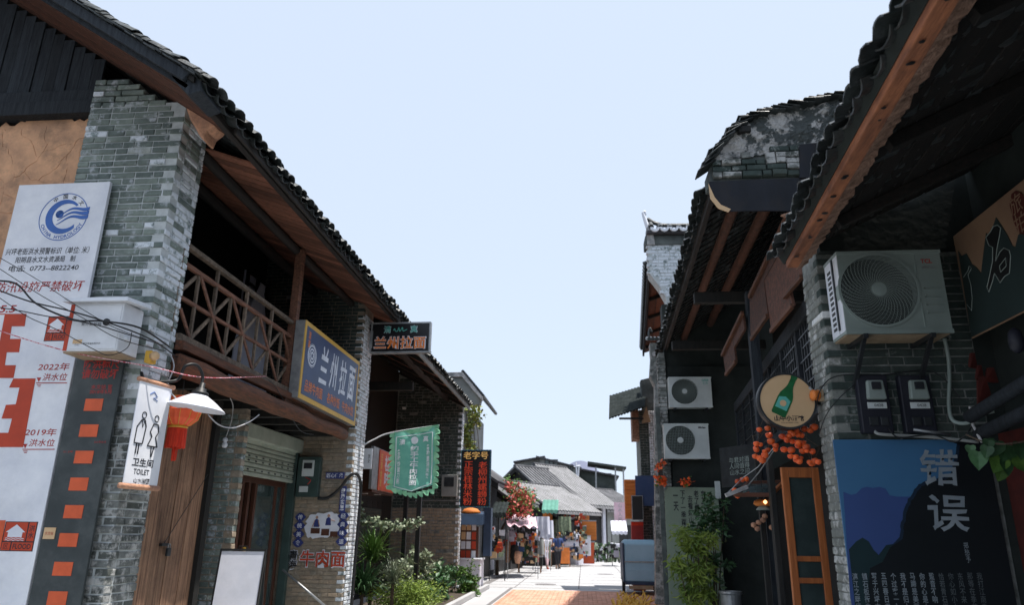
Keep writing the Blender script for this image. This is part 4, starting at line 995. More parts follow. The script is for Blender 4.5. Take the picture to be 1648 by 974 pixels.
# --- electric meter box on the end wall
mb = thing('meter_box', 'grey electricity meter box with glass front on the brick end wall', 'meter box', (-4.85, 12.8, 2.2))
MB().box(-5.02, -4.62, 12.76, 12.89, 2.17, 2.86).build('box_body', 'greenframe', mb, bevel=.01)
MB().box(-4.93, -4.72, 12.73, 12.76, 2.52, 2.80).build('meter', 'acwhite', mb, bevel=.006)
MB().box(-4.90, -4.75, 12.722, 12.73, 2.65, 2.75).build('meter_display', 'ink', mb)
MB().box(-4.95, -4.8, 12.735, 12.76, 2.25, 2.35).build('breaker', 'acwhite', mb)
MB().tube(spline([(-4.85, 12.73, 2.5), (-4.75, 12.72, 2.45), (-4.8, 12.72, 2.38)], 5), .008, 5).build('wire', 'redlet', mb)
# --- plaques, stickers
fw_ = front(0, 12.885, 0)
def plaque(lab, x0, x1, z0, z1, txt, w, h):
    t_ = thing('wall_plaque', lab, 'plaque', ((x0+x1)/2, 12.88, z0))
    MB().rect(fw_, x0, x1, z0, z1, 0, .012).build('plaque_panel', 'label_blue', t_, bevel=.004)
    text(txt, fw_, (x0+x1)/2, (z0+z1)/2, w=w, h=h, mt='decalwhite', parent=t_, bold=.02, c=.014); return t_
plaque('small indigo plaque with four white characters right of the meter box', -4.54, -4.20, 2.49, 2.60, '匠心传承', .3, .075)
plaque('upright indigo plaque with four white characters above the right diamond row', -4.25, -4.14, 1.92, 2.36, '健\n康\n实\n惠', .075, .38)
def diamonds(lab, x, z0, s, txt):
    t_ = thing('diamond_sign', lab, 'sign', (x, 12.88, z0-.5))
    for i, ch in enumerate(txt):
        z = z0-i*s
        c8 = []
        for q in range(8):
            a = R(22.5+45*q); rr = .085; c8.append((x+rr*math.cos(a)*1.05, z+rr*math.sin(a)*1.05))
        MB().plate(fw_, [(x-.1, z), (x-.045, z-.06), (x, z-.075), (x+.045, z-.06), (x+.1, z), (x+.045, z+.06), (x, z+.075), (x-.045, z+.06)], 0, .010+.001*(i % 2)).build('diamond', 'label_blue', t_)
        text(ch, fw_, x, z, h=.085, mt='decalwhite', parent=t_, bold=.015, c=.013)
diamonds('column of four indigo diamonds with white characters left of the noodle maker picture', -4.93, 1.83, .142, '传统美食')
diamonds('column of four indigo diamonds with white characters right of the noodle maker picture', -4.16, 1.86, .142, '经典味道')
pk_ = thing('wall_picture', 'white brush-shaped sticker of cooks pulling noodles over dark pots', 'picture', (-4.5, 12.88, 1.4))
r = random.Random(3); q = []
for i in range(40):
    t = 2*math.pi*i/40; sx_ = .30+r.uniform(-.03, .03); q.append((-4.52+math.copysign(abs(math.cos(t))**.6, math.cos(t))*sx_, 1.70+math.copysign(abs(math.sin(t))**.7, math.sin(t))*(.21+r.uniform(-.02, .02))+.03*math.cos(t)))
MB().plate(fw_, q, 0, .008).build('sticker_sheet', 'decalwhite', pk_)
fig = MB()
for (x, z) in ((-4.63, 1.73), (-4.42, 1.76)):
    fig.plate(fw_, [(x-.05, z-.06), (x+.05, z-.06), (x+.04, z+.05), (x, z+.08), (x-.04, z+.05)], .008, .012)
fig.build('cook_figures', 'label_blue', pk_)
hd = MB().ring(fw_, -4.63, 1.83, 0, .025, .008, .013, 10).ring(fw_, -4.42, 1.86, 0, .025, .008, .013, 10); hd.beam(fw_.p(-4.66, 1.78, .012), fw_.p(-4.7, 1.67, .012), .02, .008).beam(fw_.p(-4.6, 1.78, .012), fw_.p(-4.57, 1.68, .012), .02, .008).beam(fw_.p(-4.38, 1.79, .012), fw_.p(-4.3, 1.77, .012), .02, .008)
hd.build('cook_faces', 'skin', pk_)
pt = MB().rect(fw_, -4.72, -4.56, 1.56, 1.65, .008, .014).rect(fw_, -4.53, -4.39, 1.53, 1.64, .008, .014).rect(fw_, -4.37, -4.24, 1.51, 1.60, .008, .014)
pt.build('pots', 'brownframe', pk_)
nt_ = thing('wall_lettering', 'large red noodle characters with white outline on the brick end wall', 'lettering', (-4.5, 12.88, 1.0))
text('牛肉面', fw_, -4.47, 1.15, w=.84, h=.30, mt='decalwhite', parent=nt_, bold=.045, c=.002)
text('牛肉面', fw_, -4.47, 1.15, w=.80, h=.265, mt='red', parent=nt_, bold=.014, c=.010)
qh = thing('wall_lettering', 'two black characters with white outline left of the red noodle characters', 'lettering', (-4.98, 12.88, 1.0))
text('青\n海', fw_, -4.99, 1.12, w=.17, h=.34, mt='decalwhite', parent=qh, bold=.06, c=.002, line=.95); text('青\n海', fw_, -4.99, 1.12, w=.155, h=.32, mt='ink', parent=qh, bold=.02, c=.010, line=.95)
# --- black corrugated hose, diagonal pole
p = [(-4.62, 12.8, 2.15), (-4.45, 12.82, 2.16), (-4.25, 12.78, 2.3), (-4.07, 12.75, 2.52), (-3.97, 12.8, 2.57), (-3.925, 12.95, 2.45), (-3.92, 13.0, 2.1), (-3.93, 13.0, 1.2), (-3.94, 13.0, .1)]
tag(MB().tube(spline(p, 8), .028, 8).build('hose', 'cable', None, smooth=True, loc=(-3.93, 13, .1)), 'thick black conduit hose arching from the meter box down the sunlit pilaster', 'hose')
tag(MB().tube([at(455, 918, Y=12.6), at(530, 982, Y=12.6)], .02, 8).build('pole', 'metal', None, smooth=True, loc=(-4.6, 12.6, .5)), 'thin grey pole leaning diagonally against the brick end wall', 'pole')
# ============================================================= SECOND LEFT HOUSE (open porch)
B2 = thing('brick_house', 'dark grey brick shophouse with open porch behind the green banner', 'house', (-4.1, 14, 0))
pc = Pieces(B2, 'brick', 'brick_dark'); tl = Pieces(B2, 'roof_tile', 'tile')
E2X, E2Z, E2S = -3.45, 5.28, .5
def z2(x): return E2Z + E2S*(E2X-x)
Y0, Y1 = 14.0, 21.9
ups2 = V((-1, 0, E2S)).normalized()
MB().hexa([(E2X-.05, Y0, z2(E2X-.05)+.04), (-9, Y0, z2(-9)+.04), (-9, Y1+.3, z2(-9)+.04), (E2X-.05, Y1+.3, z2(E2X-.05)+.04), (E2X-.05, Y0, z2(E2X-.05)+.09), (-9, Y0, z2(-9)+.09), (-9, Y1+.3, z2(-9)+.09), (E2X-.05, Y1+.3, z2(E2X-.05)+.09)]).build('roof_deck', 'wood_dark', B2)
roof_tiles(tl, B2, (E2X, Y0+.05, z2(E2X)+.07), (0, 1, 0), ups2, Y1+.2-Y0, 1.6, pitch=.21, seed=21, wild=1.5)
tl.flush(300, 3)
k = MB()
for i in range(39): k.tube([V((E2X, Y0+.05+i*.21, z2(E2X)+.17))+ups2*1.55, (-9, Y0+.05+i*.21, z2(-9)+.17)], .085, 6, cap=False)
k.build('roof_tile_rows', 'tile', B2, stuff=True)
MB().beam((E2X, Y0, z2(E2X)), (E2X, Y1+.3, z2(E2X)), .04, .12).build('fascia_board', 'farwall', B2, bevel=.004)
for i in range(int((Y1-Y0)/.22)):
    y0 = Y0+.05+i*.22
    MB().beam((E2X-.04, y0+.1, z2(E2X-.04)+.02), (-5.5, y0+.1, z2(-5.5)+.02), .21, .018).build('soffit_board', 'wood_soffit', B2)
for i in range(7):
    MB().beam((E2X-.04, Y0+.5+i*1.2, z2(E2X)-.02), (-5.6, Y0+.5+i*1.2, z2(-5.6)-.04), .09, .09).build('rafter', 'wood_dark', B2, bevel=.008)
MB().tube([(-4.1, Y0, z2(-4.1)-.1), (-4.1, Y1, z2(-4.1)-.1)], .08, 8).build('purlin', 'wood_dark_y', B2, smooth=True)
MB().box(-5.5, -3.9, 16.4, 16.55, 4.75, 4.95).build('tie_beam', 'wood_dark', B2, bevel=.01)
MB().box(-5.8, -5.65, Y0, Y1, 0, z2(-5.7)-.02).build('back_wall', 'wood_dark', B2)
bp = Pieces(B2, 'wall_board', 'wood_dark')
for i in range(14):
    y0 = Y0+.3+i*.5; MB().box(-5.65, -5.62, y0, y0+.48, 0, 2.4).build('wall_board', 'wood_dark', B2)
MB().box(-5.62, -5.58, 17.9, 20.6, .9, 2.2).build('shop_window', 'glass', B2)
w2 = MB().plate(front(0, Y1, 0), [(-9, 0), (-3.63, 0), (-3.63, z2(-3.63)-.06), (-9, z2(-9))], -.4, 0).build('end_wall', 'mortar_d', B2)
brick_wall(pc, w2, front(0, Y1-.008, 0), -5.62, -3.62, .1, 6.2, 'brick_dark', L=.25, H=.075, j=.013, D=.1, seed=31, quoin1=0, keep=lambda a, b: b > 2.3 and b < z2(a)-.1, vary=.008)
brick_wall(pc, w2, front(0, Y1-.008, 0), -5.62, -3.62, .1, 2.35, 'brick_warm', L=.25, H=.075, j=.013, D=.1, seed=32, quoin1=0, vary=.008)
brick_wall(pc, w2, lface(-3.62, 0, 0), Y1-.008, Y1+.4, .1, 5.1, 'brick_white', L=.25, H=.075, j=.013, D=.1, seed=33, quoin0=1)
pc.flush(300, 4)
cb = thing('meter_cabinet', 'grey meter cabinet on the dark brick wall beside the neon noodle sign', 'meter box', (-4.1, Y1-.05, 2.9))
a_, b_ = at(712, 765, Y=Y1-.06), at(736, 800, Y=Y1-.06)
MB().box(a_.x, b_.x, Y1-.16, Y1-.01, b_.z, a_.z).build('cabinet_body', 'farwall', cb, bevel=.01)
MB().box(a_.x+.08, b_.x-.1, Y1-.175, Y1-.16, b_.z+.28, b_.z+.55).build('cabinet_door', 'dmetal', cb, bevel=.006)
p1 = at(668, 806, Y=Y1-.03); p2 = at(738, 806, Y=Y1-.03)
MB().tube([p1, p2, p2+V((0, 0, .55))], .018, 6).build('conduit', 'metal', cb)
for i, (px, yy) in enumerate(((672, 17.0), (650, 18.6))):
    q = at(px, 870, Y=yy)
    tag(MB().box(q.x-.05, q.x+.05, yy-.05, yy+.05, 0, 3.0 if i == 0 else 2.6).build('post', 'black', None, bevel=.006, loc=(q.x, yy, 0)), ['black square steel post standing below the green banner', 'dark thin post standing in the porch left of the black post'][i], 'post')
# white small sign and red light box
rs = thing('light_box_sign', 'orange-red projecting light box sign with white characters half behind the green banner', 'sign', (-4.8, 16.5, 2.5))
MB().box(-5.6, -4.66, 16.3, 18.2, 2.45, 3.42).build('box_body', 'brownframe', rs, bevel=.01)
MB().box(-4.66, -4.60, 16.0, 17.85, 2.5, 3.42).build('side_panel', 'metal', rs)
fr_ = lface(-4.598, 16.9, 2.95)
MB().rect(fr_, -.42, .95, -.45, .45, 0, .02).build('sign_face', 'orangered', rs, bevel=.003)
text('桂\n味', fr_, .25, 0, w=.45, h=.72, mt='decalwhite', parent=rs, bold=.03, c=.022)
text('日\n清\n食\n堂', fr_, -.25, 0, w=.16, h=.72, mt='yellow', parent=rs, bold=.02, c=.022)
text('早\n餐', fr_, .70, -.1, w=.3, h=.6, mt='decalwhite', parent=rs, bold=.03, c=.022)
for i in range(3):
    MB().box(-5.3+.2*i, -5.15+.2*i, 16.5+.4*i, 16.6+.4*i, 2.435, 2.449).build('downlight', 'white', rs)
ws = thing('small_white_sign', 'small white upright sign between sunlit pilaster and red light box', 'sign', (-4.1, 14.3, 3.2))
a_ = at(588, 722, Y=14.2); b_ = at(597, 755, Y=14.2)
MB().box(a_.x-.1, b_.x, 14.2, 14.26, b_.z, a_.z).build('sign_panel', 'white', ws, bevel=.004)
text('营\n业', front(0, 14.2, 0), b_.x-.055, (a_.z+b_.z)/2, w=.04, h=.16, parent=ws, mt='ink')

# ============================================================= THIRD LEFT HOUSE, neon sign, vine, counter
B3 = thing('small_house', 'small house with grey-white gable and tile cap just beyond the dark brick wall', 'house', (-4.5, 24, 0))
MB().box(-8, -3.75, 24.2, 27.8, 0, 5.6).build('house_wall', 'farwall', B3)
A_ = at(712, 600, Y=24); Bp = at(745, 600, Y=24); Cp = at(775, 640, Y=24)
MB().plate(front(0, 24.0, 0), [(-7.5, Bp.z-.1), (Bp.x, Bp.z-.06), (Cp.x, Cp.z), (Cp.x-.05, Cp.z-.25), (-3.9, Cp.z-.3), (-7.5, Cp.z-.3)], -.3, 0).build('gable', 'farwall', B3, bevel=.02)
MB().plate(front(0, 23.9, 0), [(-7.5, Bp.z-.05), (Bp.x, Bp.z), (Cp.x+.06, Cp.z+.02), (Cp.x+.03, Cp.z-.13), (Bp.x-.02, Bp.z-.16), (-7.5, Bp.z-.2)], -.18, .0).build('verge_moulding', 'limewhite', B3, bevel=.01)
rt_ = MB()
for i in range(17):
    t = i/16; p = V((Bp.x, 23.95, Bp.z+.03)).lerp(V((Cp.x+.05, 23.95, Cp.z+.05)), t)
    rt_.tube([p, p+V((0, 3.8, 0))], .06, 6)
rt_.build('roof_tile_rows', 'tile', B3, stuff=True)
MB().hexa([(Bp.x, 23.9, Bp.z), (Cp.x+.05, 23.9, Cp.z), (Cp.x+.05, 27.9, Cp.z), (Bp.x, 27.9, Bp.z), (Bp.x, 23.9, Bp.z+.04), (Cp.x+.05, 23.9, Cp.z+.04), (Cp.x+.05, 27.9, Cp.z+.04), (Bp.x, 27.9, Bp.z+.04)]).build('roof_deck', 'fartile_dark', B3)
for i in range(9):
    z0 = .3; MB().box(-3.75, -3.70, 24.3+i*.38, 24.64+i*.38, 0, 4.2).build('wall_board', 'wood_bluegrey', B3)
for i in range(3):
    MB().box(-3.69, -3.66, 25+i*.8, 25.5+i*.8, 2.5, 3.7).build('notice_sheet', 'farwall', B3)
ng = thing('neon_sign', 'tall black neon sign with gold heading and two columns of red characters', 'sign', (-3.2, 22, 2.3))
fq = Fr((-3.18, 21.98, 3.15), (1, 0, 0))
MB().rect(fq, -.46, .46, -.83, .85, -.12, -.01).build('sign_box', 'black', ng, bevel=.006)
MB().rect(fq, -.45, .45, -.82, .84, -.008, 0).build('sign_face', 'blacksign', ng)
dots = MB(); d2 = MB()
for i in range(40):
    z = -.80+i*.0415
    for sx in (-.44, .44): (dots if i % 2 else d2).rect(fq, sx-.012, sx+.012, z-.012, z+.012, 0, .012)
for i in range(22):
    x = -.42+i*.04
    for sz in (-.81, .83): (dots if i % 2 else d2).rect(fq, x-.012, x+.012, sz-.012, sz+.012, 0, .012)
dots.build('blue_border_lights', 'logo', ng, stuff=True); d2.build('green_border_lights', 'teal', ng, stuff=True)
text('老字号', fq, 0, .68, w=.74, h=.22, mt='goldled', parent=ng, bold=.008, c=.006)
text('正\n宗\n桂\n林\n米\n粉', fq, -.21, -.13, w=.27, h=1.26, mt='led', parent=ng, bold=.0, c=.006, line=.92)
text('老\n柳\n州\n螺\n蛳\n粉', fq, .22, -.13, w=.27, h=1.26, mt='led', parent=ng, bold=.0, c=.006, line=.92)
MB().box(-3.7, -3.5, 21.99, 22.05, 3.6, 3.66).build('sign_bracket', 'dmetal', ng); MB().box(-3.7, -3.5, 21.99, 22.05, 2.7, 2.76).build('sign_bracket', 'dmetal', ng)
vn = thing('vine', 'yellow-green vine hanging over the wall edge above the neon sign', 'vine', (-3.5, 23, 3.9))
b = MB()
def fv(r):
    t = r.random(); c = at(757+8*math.sin(t*7)+r.gauss(0, 7*(1-.3*t)), 652+t*72, Y=23.2+r.random()*.5); return c
leaves(b, 620, fv, .11, 3, asp=.8, droop=.3)
b.build('foliage', 'leafyellow', vn, fix=False)
st = MB()
for q in range(4): st.tube(spline([at(748+q*3, 650, Y=23.4), at(752+q*5, 685, Y=23.4), at(750+q*7, 725, Y=23.4)], 4), .012, 5)
st.build('stem', 'bark', vn)
ct = thing('counter', 'white rendered stall counter in front of the red snack cabinet', 'counter', (-3.6, 24, 0))
a_ = at(736, 902, Y=22.6); b_ = at(773, 902, Y=22.6)
MB().box(a_.x, b_.x, 22.6, 23.4, 0, a_.z).build('counter_body', 'cloth', ct, bevel=.02); MB().box(a_.x-.03, b_.x+.03, 22.57, 23.43, a_.z, a_.z+.05).build('counter_top', 'white', ct, bevel=.01)
sc_ = thing('snack_cabinet', 'red framed cabinet with white menu boards standing on the white counter', 'cabinet', (-3.55, 23, .9))
a_ = at(742, 848, Y=23); b_ = at(768, 902, Y=23)
MB().box(a_.x-.02, b_.x+.02, 23.0, 23.35, b_.z, a_.z).build('cabinet_body', 'brownframe', sc_, bevel=.01)
for i in range(3):
    for k_ in range(4):
        x = a_.x+.02+i*.16; z = b_.z+.04+k_*.27
        MB().box(x, x+.13, 22.985, 23.0, z, z+.22).build('menu_card', rng.choice(['white', 'red', 'cream', 'white']), sc_)
MB().box(a_.x-.14, a_.x-.03, 23.0, 23.1, b_.z, a_.z+.1).build('red_banner', 'redlet', sc_)
aw = thing('awning', 'dark blue canvas awning below the neon sign', 'awning', (-3.4, 22.8, 2))
a_ = at(742, 828, Y=22.8); b_ = at(772, 846, Y=22.6)
MB().hexa([(a_.x, 22.5, b_.z), (b_.x+.1, 22.5, b_.z), (b_.x+.1, 23.4, b_.z+.1), (a_.x, 23.4, b_.z+.1), (a_.x, 22.6, a_.z), (b_.x+.1, 22.6, a_.z), (b_.x+.1, 23.4, a_.z+.1), (a_.x, 23.4, a_.z+.1)]).build('canvas', 'bluedark', aw, bevel=.01)
MB().box(b_.x+.08, b_.x+.3, 22.9, 23.3, .95, a_.z+.2).build('side_curtain', 'bluedark', aw)
ol = thing('orange_lamp_shade', 'orange-brown round canopy lamp hanging under the neon sign', 'lamp', at(756, 822, Y=22.9))
MB().lathe([(.03, .12), (.2, .08), (.3, -.02), (.28, -.05), (.05, -.02)], at(758, 824, Y=22.9), 18).build('shade', 'orangeboard', ol, smooth=True)

# ============================================================= PLANTS IN THE BED
def spiky(name, lab, cat, c, n, L, mt, seed, up=.8, w=.03, trunk=0):
    t = thing(name, lab, cat, c); r = random.Random(seed); b = MB(); top = V(c)+V((0, 0, trunk))
    for i in range(n):
        a = r.uniform(0, 6.283); el = r.uniform(.15, 1.35)*up; l = L*r.uniform(.6, 1.1); p = top+V((r.gauss(0, .04), r.gauss(0, .04), r.uniform(-.15, .1)))
        d = V((math.cos(a)*math.cos(el), math.sin(a)*math.cos(el), math.sin(el))); s = V((-math.sin(a), math.cos(a), 0))*w/2
        q = []; cur = p.copy(); k = 5
        for j_ in range(k+1):
            u = j_/k; ww = s*(1-u**2)*(1 if u > .1 else .6); q += [cur-ww, cur+ww]
            cur = cur + (d+V((0, 0, -1.1*u*u)))*l/k
        b.add(q, [(2*j_, 2*j_+1, 2*j_+3, 2*j_+2) for j_ in range(k)])
    b.build('foliage', mt, t, fix=False)
    if trunk: MB().tube([c, top], .04, 8, r2=.03).build('trunk', 'bark', t)
    return t
def bush(name, lab, c, rx, rz, n, size, mt, seed, asp=.5, stems=8, sh=0, droop=0, ry=None, cat='bush', group=None):
    t = thing(name, lab, cat, (c[0], c[1], 0), group); r = random.Random(seed); b = MB(); ry = ry or rx
    cl = [(V((r.gauss(0, .5)*rx, r.gauss(0, .5)*ry, (r.random()**.8)*rz*1.0)), r.uniform(.12, .3)*rx) for _ in range(26)]
    def fn(r_):
        q, s = r_.choice(cl); return V(c)+V((0, 0, sh))+q+V((r_.gauss(0, 1), r_.gauss(0, 1), r_.gauss(0, 1)))*s
    leaves(b, n, fn, size, seed, asp, droop); b.build('foliage', mt, t, fix=False)
    st = MB()
    for i in range(stems):
        q = cl[i][0]; st.tube(spline([V(c)+V((r.gauss(0, .05), r.gauss(0, .05), 0)), V(c)+q*.5+V((0, 0, sh*.6)), V(c)+q+V((0, 0, sh))], 3), .012, 5, r2=.005)
    st.build('stems', 'bark', t, stuff=True); return t
spiky('yucca', 'tall yucca with long narrow arching leaves beside the sunlit brick pilaster', 'plant', (-4.15, 14.9, 0), 170, .85, 'leaf', 3, up=.95, w=.032, trunk=1.15)
spiky('spider_plant', 'dark strappy plant with drooping leaves at the foot of the yucca', 'plant', (-4.2, 14.5, 0), 170, .85, 'leafdark', 4, up=.85, w=.035, trunk=.6)
spiky('grass_plant', 'pale green grassy plant with thin arching blades right of the yucca', 'plant', (-3.72, 14.9, 0), 230, .65, 'leafgrey', 5, up=.9, w=.014, trunk=.75)
bush('bush', 'bright yellow-green feathery bush at the front of the garden bed', (-3.42, 15.4, 0), .58, .55, 4600, .08, 'leafbright', 7, asp=.3)
bush('bush', 'dark green broad-leaved shrub in front of the black post', (-3.65, 17.8, 0), .5, .8, 1100, .13, 'leafdark', 8, asp=.6)
bush('bush', 'pale grey-leaved shrub behind the bright bush', (-3.9, 17.2, 0), .5, 1.15, 900, .13, 'leafgrey', 9, asp=.55)
bush('bush', 'low dark leafy shrub at the foot of the end wall of the porch', (-3.7, 20.3, 0), .4, .65, 800, .12, 'leafdark', 10, asp=.6)
bush('bush', 'small upright light green shrub by the kerb left of the white counter', (-3.2, 20.6, 0), .28, .75, 1500, .09, 'leaf', 12, asp=.5)
hv = thing('climber_branch', 'pale flowering branch stretched level above the garden plants', 'branch', (-4.1, 15, 1.6))
pts = [at(570, 810, Y=14.8), at(588, 838, Y=15), at(620, 846, Y=15.1), at(652, 846, Y=15.2), at(676, 842, Y=15.2)]
b = MB(); sp = spline(pts, 6)
leaves(b, 420, lambda r: sp[r.randrange(len(sp))]+V((r.gauss(0, .05), r.gauss(0, .05), r.gauss(0, .05))), .09, 5, asp=.7); b.build('foliage', 'leafgrey', hv, fix=False)
MB().tube(sp, .008, 5).build('stem', 'bark', hv)
0 and bush('bush', 'leafy climber with yellow-green leaves against the sunlit pilaster foot', (-4.15, 14.3, 0), .2, .7, 500, .1, 'leaf', 14, sh=1.1, asp=.7)
# ============================================================= RIGHT NEAR HOUSE (dark porch)
C1 = thing('porch_house', 'dark porch house with orange eave beam and grey brick pillar, nearest on the right', 'house', (2.5, 6.3, 0))
pc = Pieces(C1, 'brick', 'brick_dark'); tl = Pieces(C1, 'roof_tile', 'tile')
# eave line measured at z = 3.9
e0 = V((1.56, 2.5, 3.86)); e1 = V((1.80, 6.05, 3.86)); ed = (e1-e0).normalized(); en = V((ed.y, -ed.x, 0))    # en points into the house
RS = .46; u1 = (en+V((0, 0, RS))).normalized()
st0 = e0-ed*8.5; Lr = (e1-st0).length+.18
def cp_(s, t, h=0): return st0+ed*s+en*t+V((0, 0, RS*t+h))     # s along the eave, t into the house
def slab(s0, s1, t0, t1, h, th): return MB().hexa([cp_(s0, t0, h), cp_(s1, t0, h), cp_(s1, t1, h), cp_(s0, t1, h), cp_(s0, t0, h+th), cp_(s1, t0, h+th), cp_(s1, t1, h+th), cp_(s0, t1, h+th)])
slab(0, Lr, .0, 6, .10, .05).build('roof_deck', 'wood_dark', C1)
MB().hexa([cp_(0, 6, .1), cp_(Lr, 6, .1), cp_(Lr, 11, -4.2), cp_(0, 11, -4.2), cp_(0, 6, .2), cp_(Lr, 6, .2), cp_(Lr, 11, -4.1), cp_(0, 11, -4.1)]).build('back_roof', 'fartile_dark', C1)
MB().beam(cp_(0, .045, .03), cp_(Lr-.05, .045, .03), .10, .12).build('eave_beam', 'beam_orange', C1, bevel=.008)
rg_ = []; r = random.Random(6); n = 300
vs = []
for i in range(n+1):
    s = Lr*i/n; vs += [cp_(s, .09, -.05), cp_(s, .195+.02*noise.noise(V((s*3, 0, 0)))+r.uniform(-.012, .016), -.045+r.uniform(-.014, .014)), cp_(s, .20, .09), cp_(s, .09, .08)]
MB().add(vs, [(i*4+a, i*4+(a+1) % 4, i*4+4+(a+1) % 4, i*4+4+a) for i in range(n) for a in range(4)]+[(0, 3, 2, 1), (n*4, n*4+1, n*4+2, n*4+3)]).build('mortar_edge', 'beam_rough', C1)
MB().hexa([cp_(0, -.012, .05), cp_(Lr, -.012, .05), cp_(Lr, .12, .05), cp_(0, .12, .05), cp_(0, -.05, .135), cp_(Lr, -.05, .135), cp_(Lr, .12, .135), cp_(0, .12, .135)]).build('eave_fill', 'mossshade', C1)
roof_tiles(tl, C1, cp_(0, -.03, .085), ed, u1, Lr, 1.3, pitch=.19, seed=41, wild=1.6, arc=.72)
tl.flush(300, 4)
k = MB()
for i in range(int(Lr/.2)): k.tube([cp_(i*.2, 1.1, .23), cp_(i*.2, 6, .23)], .085, 6, cap=False)
k.build('roof_tile_rows', 'tile', C1, stuff=True)
for i in range(int(5.5/.2)):
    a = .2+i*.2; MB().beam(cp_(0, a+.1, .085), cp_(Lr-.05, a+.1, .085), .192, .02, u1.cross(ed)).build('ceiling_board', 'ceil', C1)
for i in range(8):
    s = Lr-.6-i*1.25; MB().beam(cp_(s, .3, .02), cp_(s, 4, .02), .08, .09).build('rafter', 'ceil', C1, bevel=.006)
kh_ = MB()
for i in range(34):
    s = Lr-.3-r.random()*4.5; kh_.lathe([(.001, -.002), (.012+.012*r.random(), 0), (.001, .004)], cp_(s, .045+r.uniform(-.03, .03), -.032), 7, axis=(0, 0, 1))
kh_.build('nail_holes', 'black', C1, stuff=True)
# cross wall (brick pillar), faces the camera
PXc, PYc = 2.10, 6.30
cw_ = MB().box(PXc+.008, 3.35, PYc+.008, 6.73, 0, 4.05).build('cross_wall', 'mortar_d', C1)
brick_wall(pc, cw_, front(0, PYc, 0), PXc, 3.3, .35, 4.0, 'brick_dark', L=.255, H=.06, j=.010, D=.1, seed=51, quoin0=0, vary=.003, keep=lambda a, b: not (a > 2.25 and b < 2.2))
brick_wall(pc, cw_, rface(PXc, 0, 0), -6.74, -PYc, .35, 3.95, 'brick_pale', L=.255, H=.06, j=.010, D=.1, seed=52, quoin1=1, vary=.004)
pc.flush(300, 4)
MB().box(3.3, 7.2, 6.3, 6.7, 0, 6.2).build('inner_wall', 'mossshade', C1)
MB().plate(front(0, 6.22, 0), [(2.12, 4.02), (7.5, 4.02), (7.5, 6.6), (2.12, 4.12)], -.4, 0).build('gable_infill', 'mossshade', C1)
MB().box(3.45, 3.6, -6, 6.3, 0, 5).build('shop_front', 'mossshade', C1)
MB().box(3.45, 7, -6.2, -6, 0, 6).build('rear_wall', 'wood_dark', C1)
for i, (px, py, px2, py2) in enumerate(((1560, 672, 1700, 585), (1575, 700, 1700, 640), (1500, 630, 1700, 700))):
    if i == 2: continue
    MB().tube([at(px, py, Y=6.0), at(px2, py2, X=3.15)], .05, 10).build('porch_beam', 'wood_bluegrey', C1, smooth=True)
for i in range(5):
    MB().box(3.40, 3.449, 6.2-.32*(i+1)+.01, 6.2-.32*i, 0, 2.35).build('door_board', 'wood_bluegrey', C1, bevel=.004)
for i in range(5):
    MB().box(3.40, 3.449, 4.55-.32*(i+1)+.01, 4.55-.32*i, 0, 2.6).build('door_board', 'wood_dark', C1, bevel=.004)
# painted signboard over the shop
sb = thing('painted_signboard', 'painted signboard with mountains, a big outlined character and red seal in the dark porch', 'sign', (3.2, 5.2, 3.2))
f = rface(3.2, 0, 0)
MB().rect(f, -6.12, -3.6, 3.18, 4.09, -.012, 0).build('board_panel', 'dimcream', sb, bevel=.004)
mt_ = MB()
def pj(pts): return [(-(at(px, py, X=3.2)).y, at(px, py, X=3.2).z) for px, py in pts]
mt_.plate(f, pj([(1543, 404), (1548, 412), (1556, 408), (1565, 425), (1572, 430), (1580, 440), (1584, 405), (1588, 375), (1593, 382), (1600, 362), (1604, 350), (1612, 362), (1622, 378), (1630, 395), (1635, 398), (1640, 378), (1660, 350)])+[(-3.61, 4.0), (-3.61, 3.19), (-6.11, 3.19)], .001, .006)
mt_.build('painted_mountains', 'dimgreen', sb)  # mountain shapes, extended down for the board's fade to black
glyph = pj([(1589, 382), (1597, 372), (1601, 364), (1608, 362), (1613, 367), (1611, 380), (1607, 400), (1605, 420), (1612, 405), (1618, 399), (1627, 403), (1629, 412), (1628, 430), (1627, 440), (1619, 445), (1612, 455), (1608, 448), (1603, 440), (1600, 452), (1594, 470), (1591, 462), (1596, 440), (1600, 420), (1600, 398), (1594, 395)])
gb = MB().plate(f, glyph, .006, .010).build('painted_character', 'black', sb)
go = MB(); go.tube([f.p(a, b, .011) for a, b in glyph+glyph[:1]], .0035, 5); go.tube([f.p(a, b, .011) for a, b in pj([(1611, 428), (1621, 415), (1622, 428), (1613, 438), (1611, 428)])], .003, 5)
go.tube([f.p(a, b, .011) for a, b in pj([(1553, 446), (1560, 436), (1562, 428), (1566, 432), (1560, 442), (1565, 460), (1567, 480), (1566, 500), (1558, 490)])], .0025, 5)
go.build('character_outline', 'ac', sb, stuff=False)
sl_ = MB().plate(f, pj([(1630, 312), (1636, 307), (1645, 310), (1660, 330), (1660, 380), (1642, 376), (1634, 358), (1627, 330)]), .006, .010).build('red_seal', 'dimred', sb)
pa = pj([(1637, 328)])[0]; text('旅', f, pa[0], pa[1], h=.15, mt='dimcream', parent=sb, c=.012); pa = pj([(1645, 358)])[0]; text('拍', f, pa[0], pa[1], h=.15, mt='dimcream', parent=sb, c=.012)
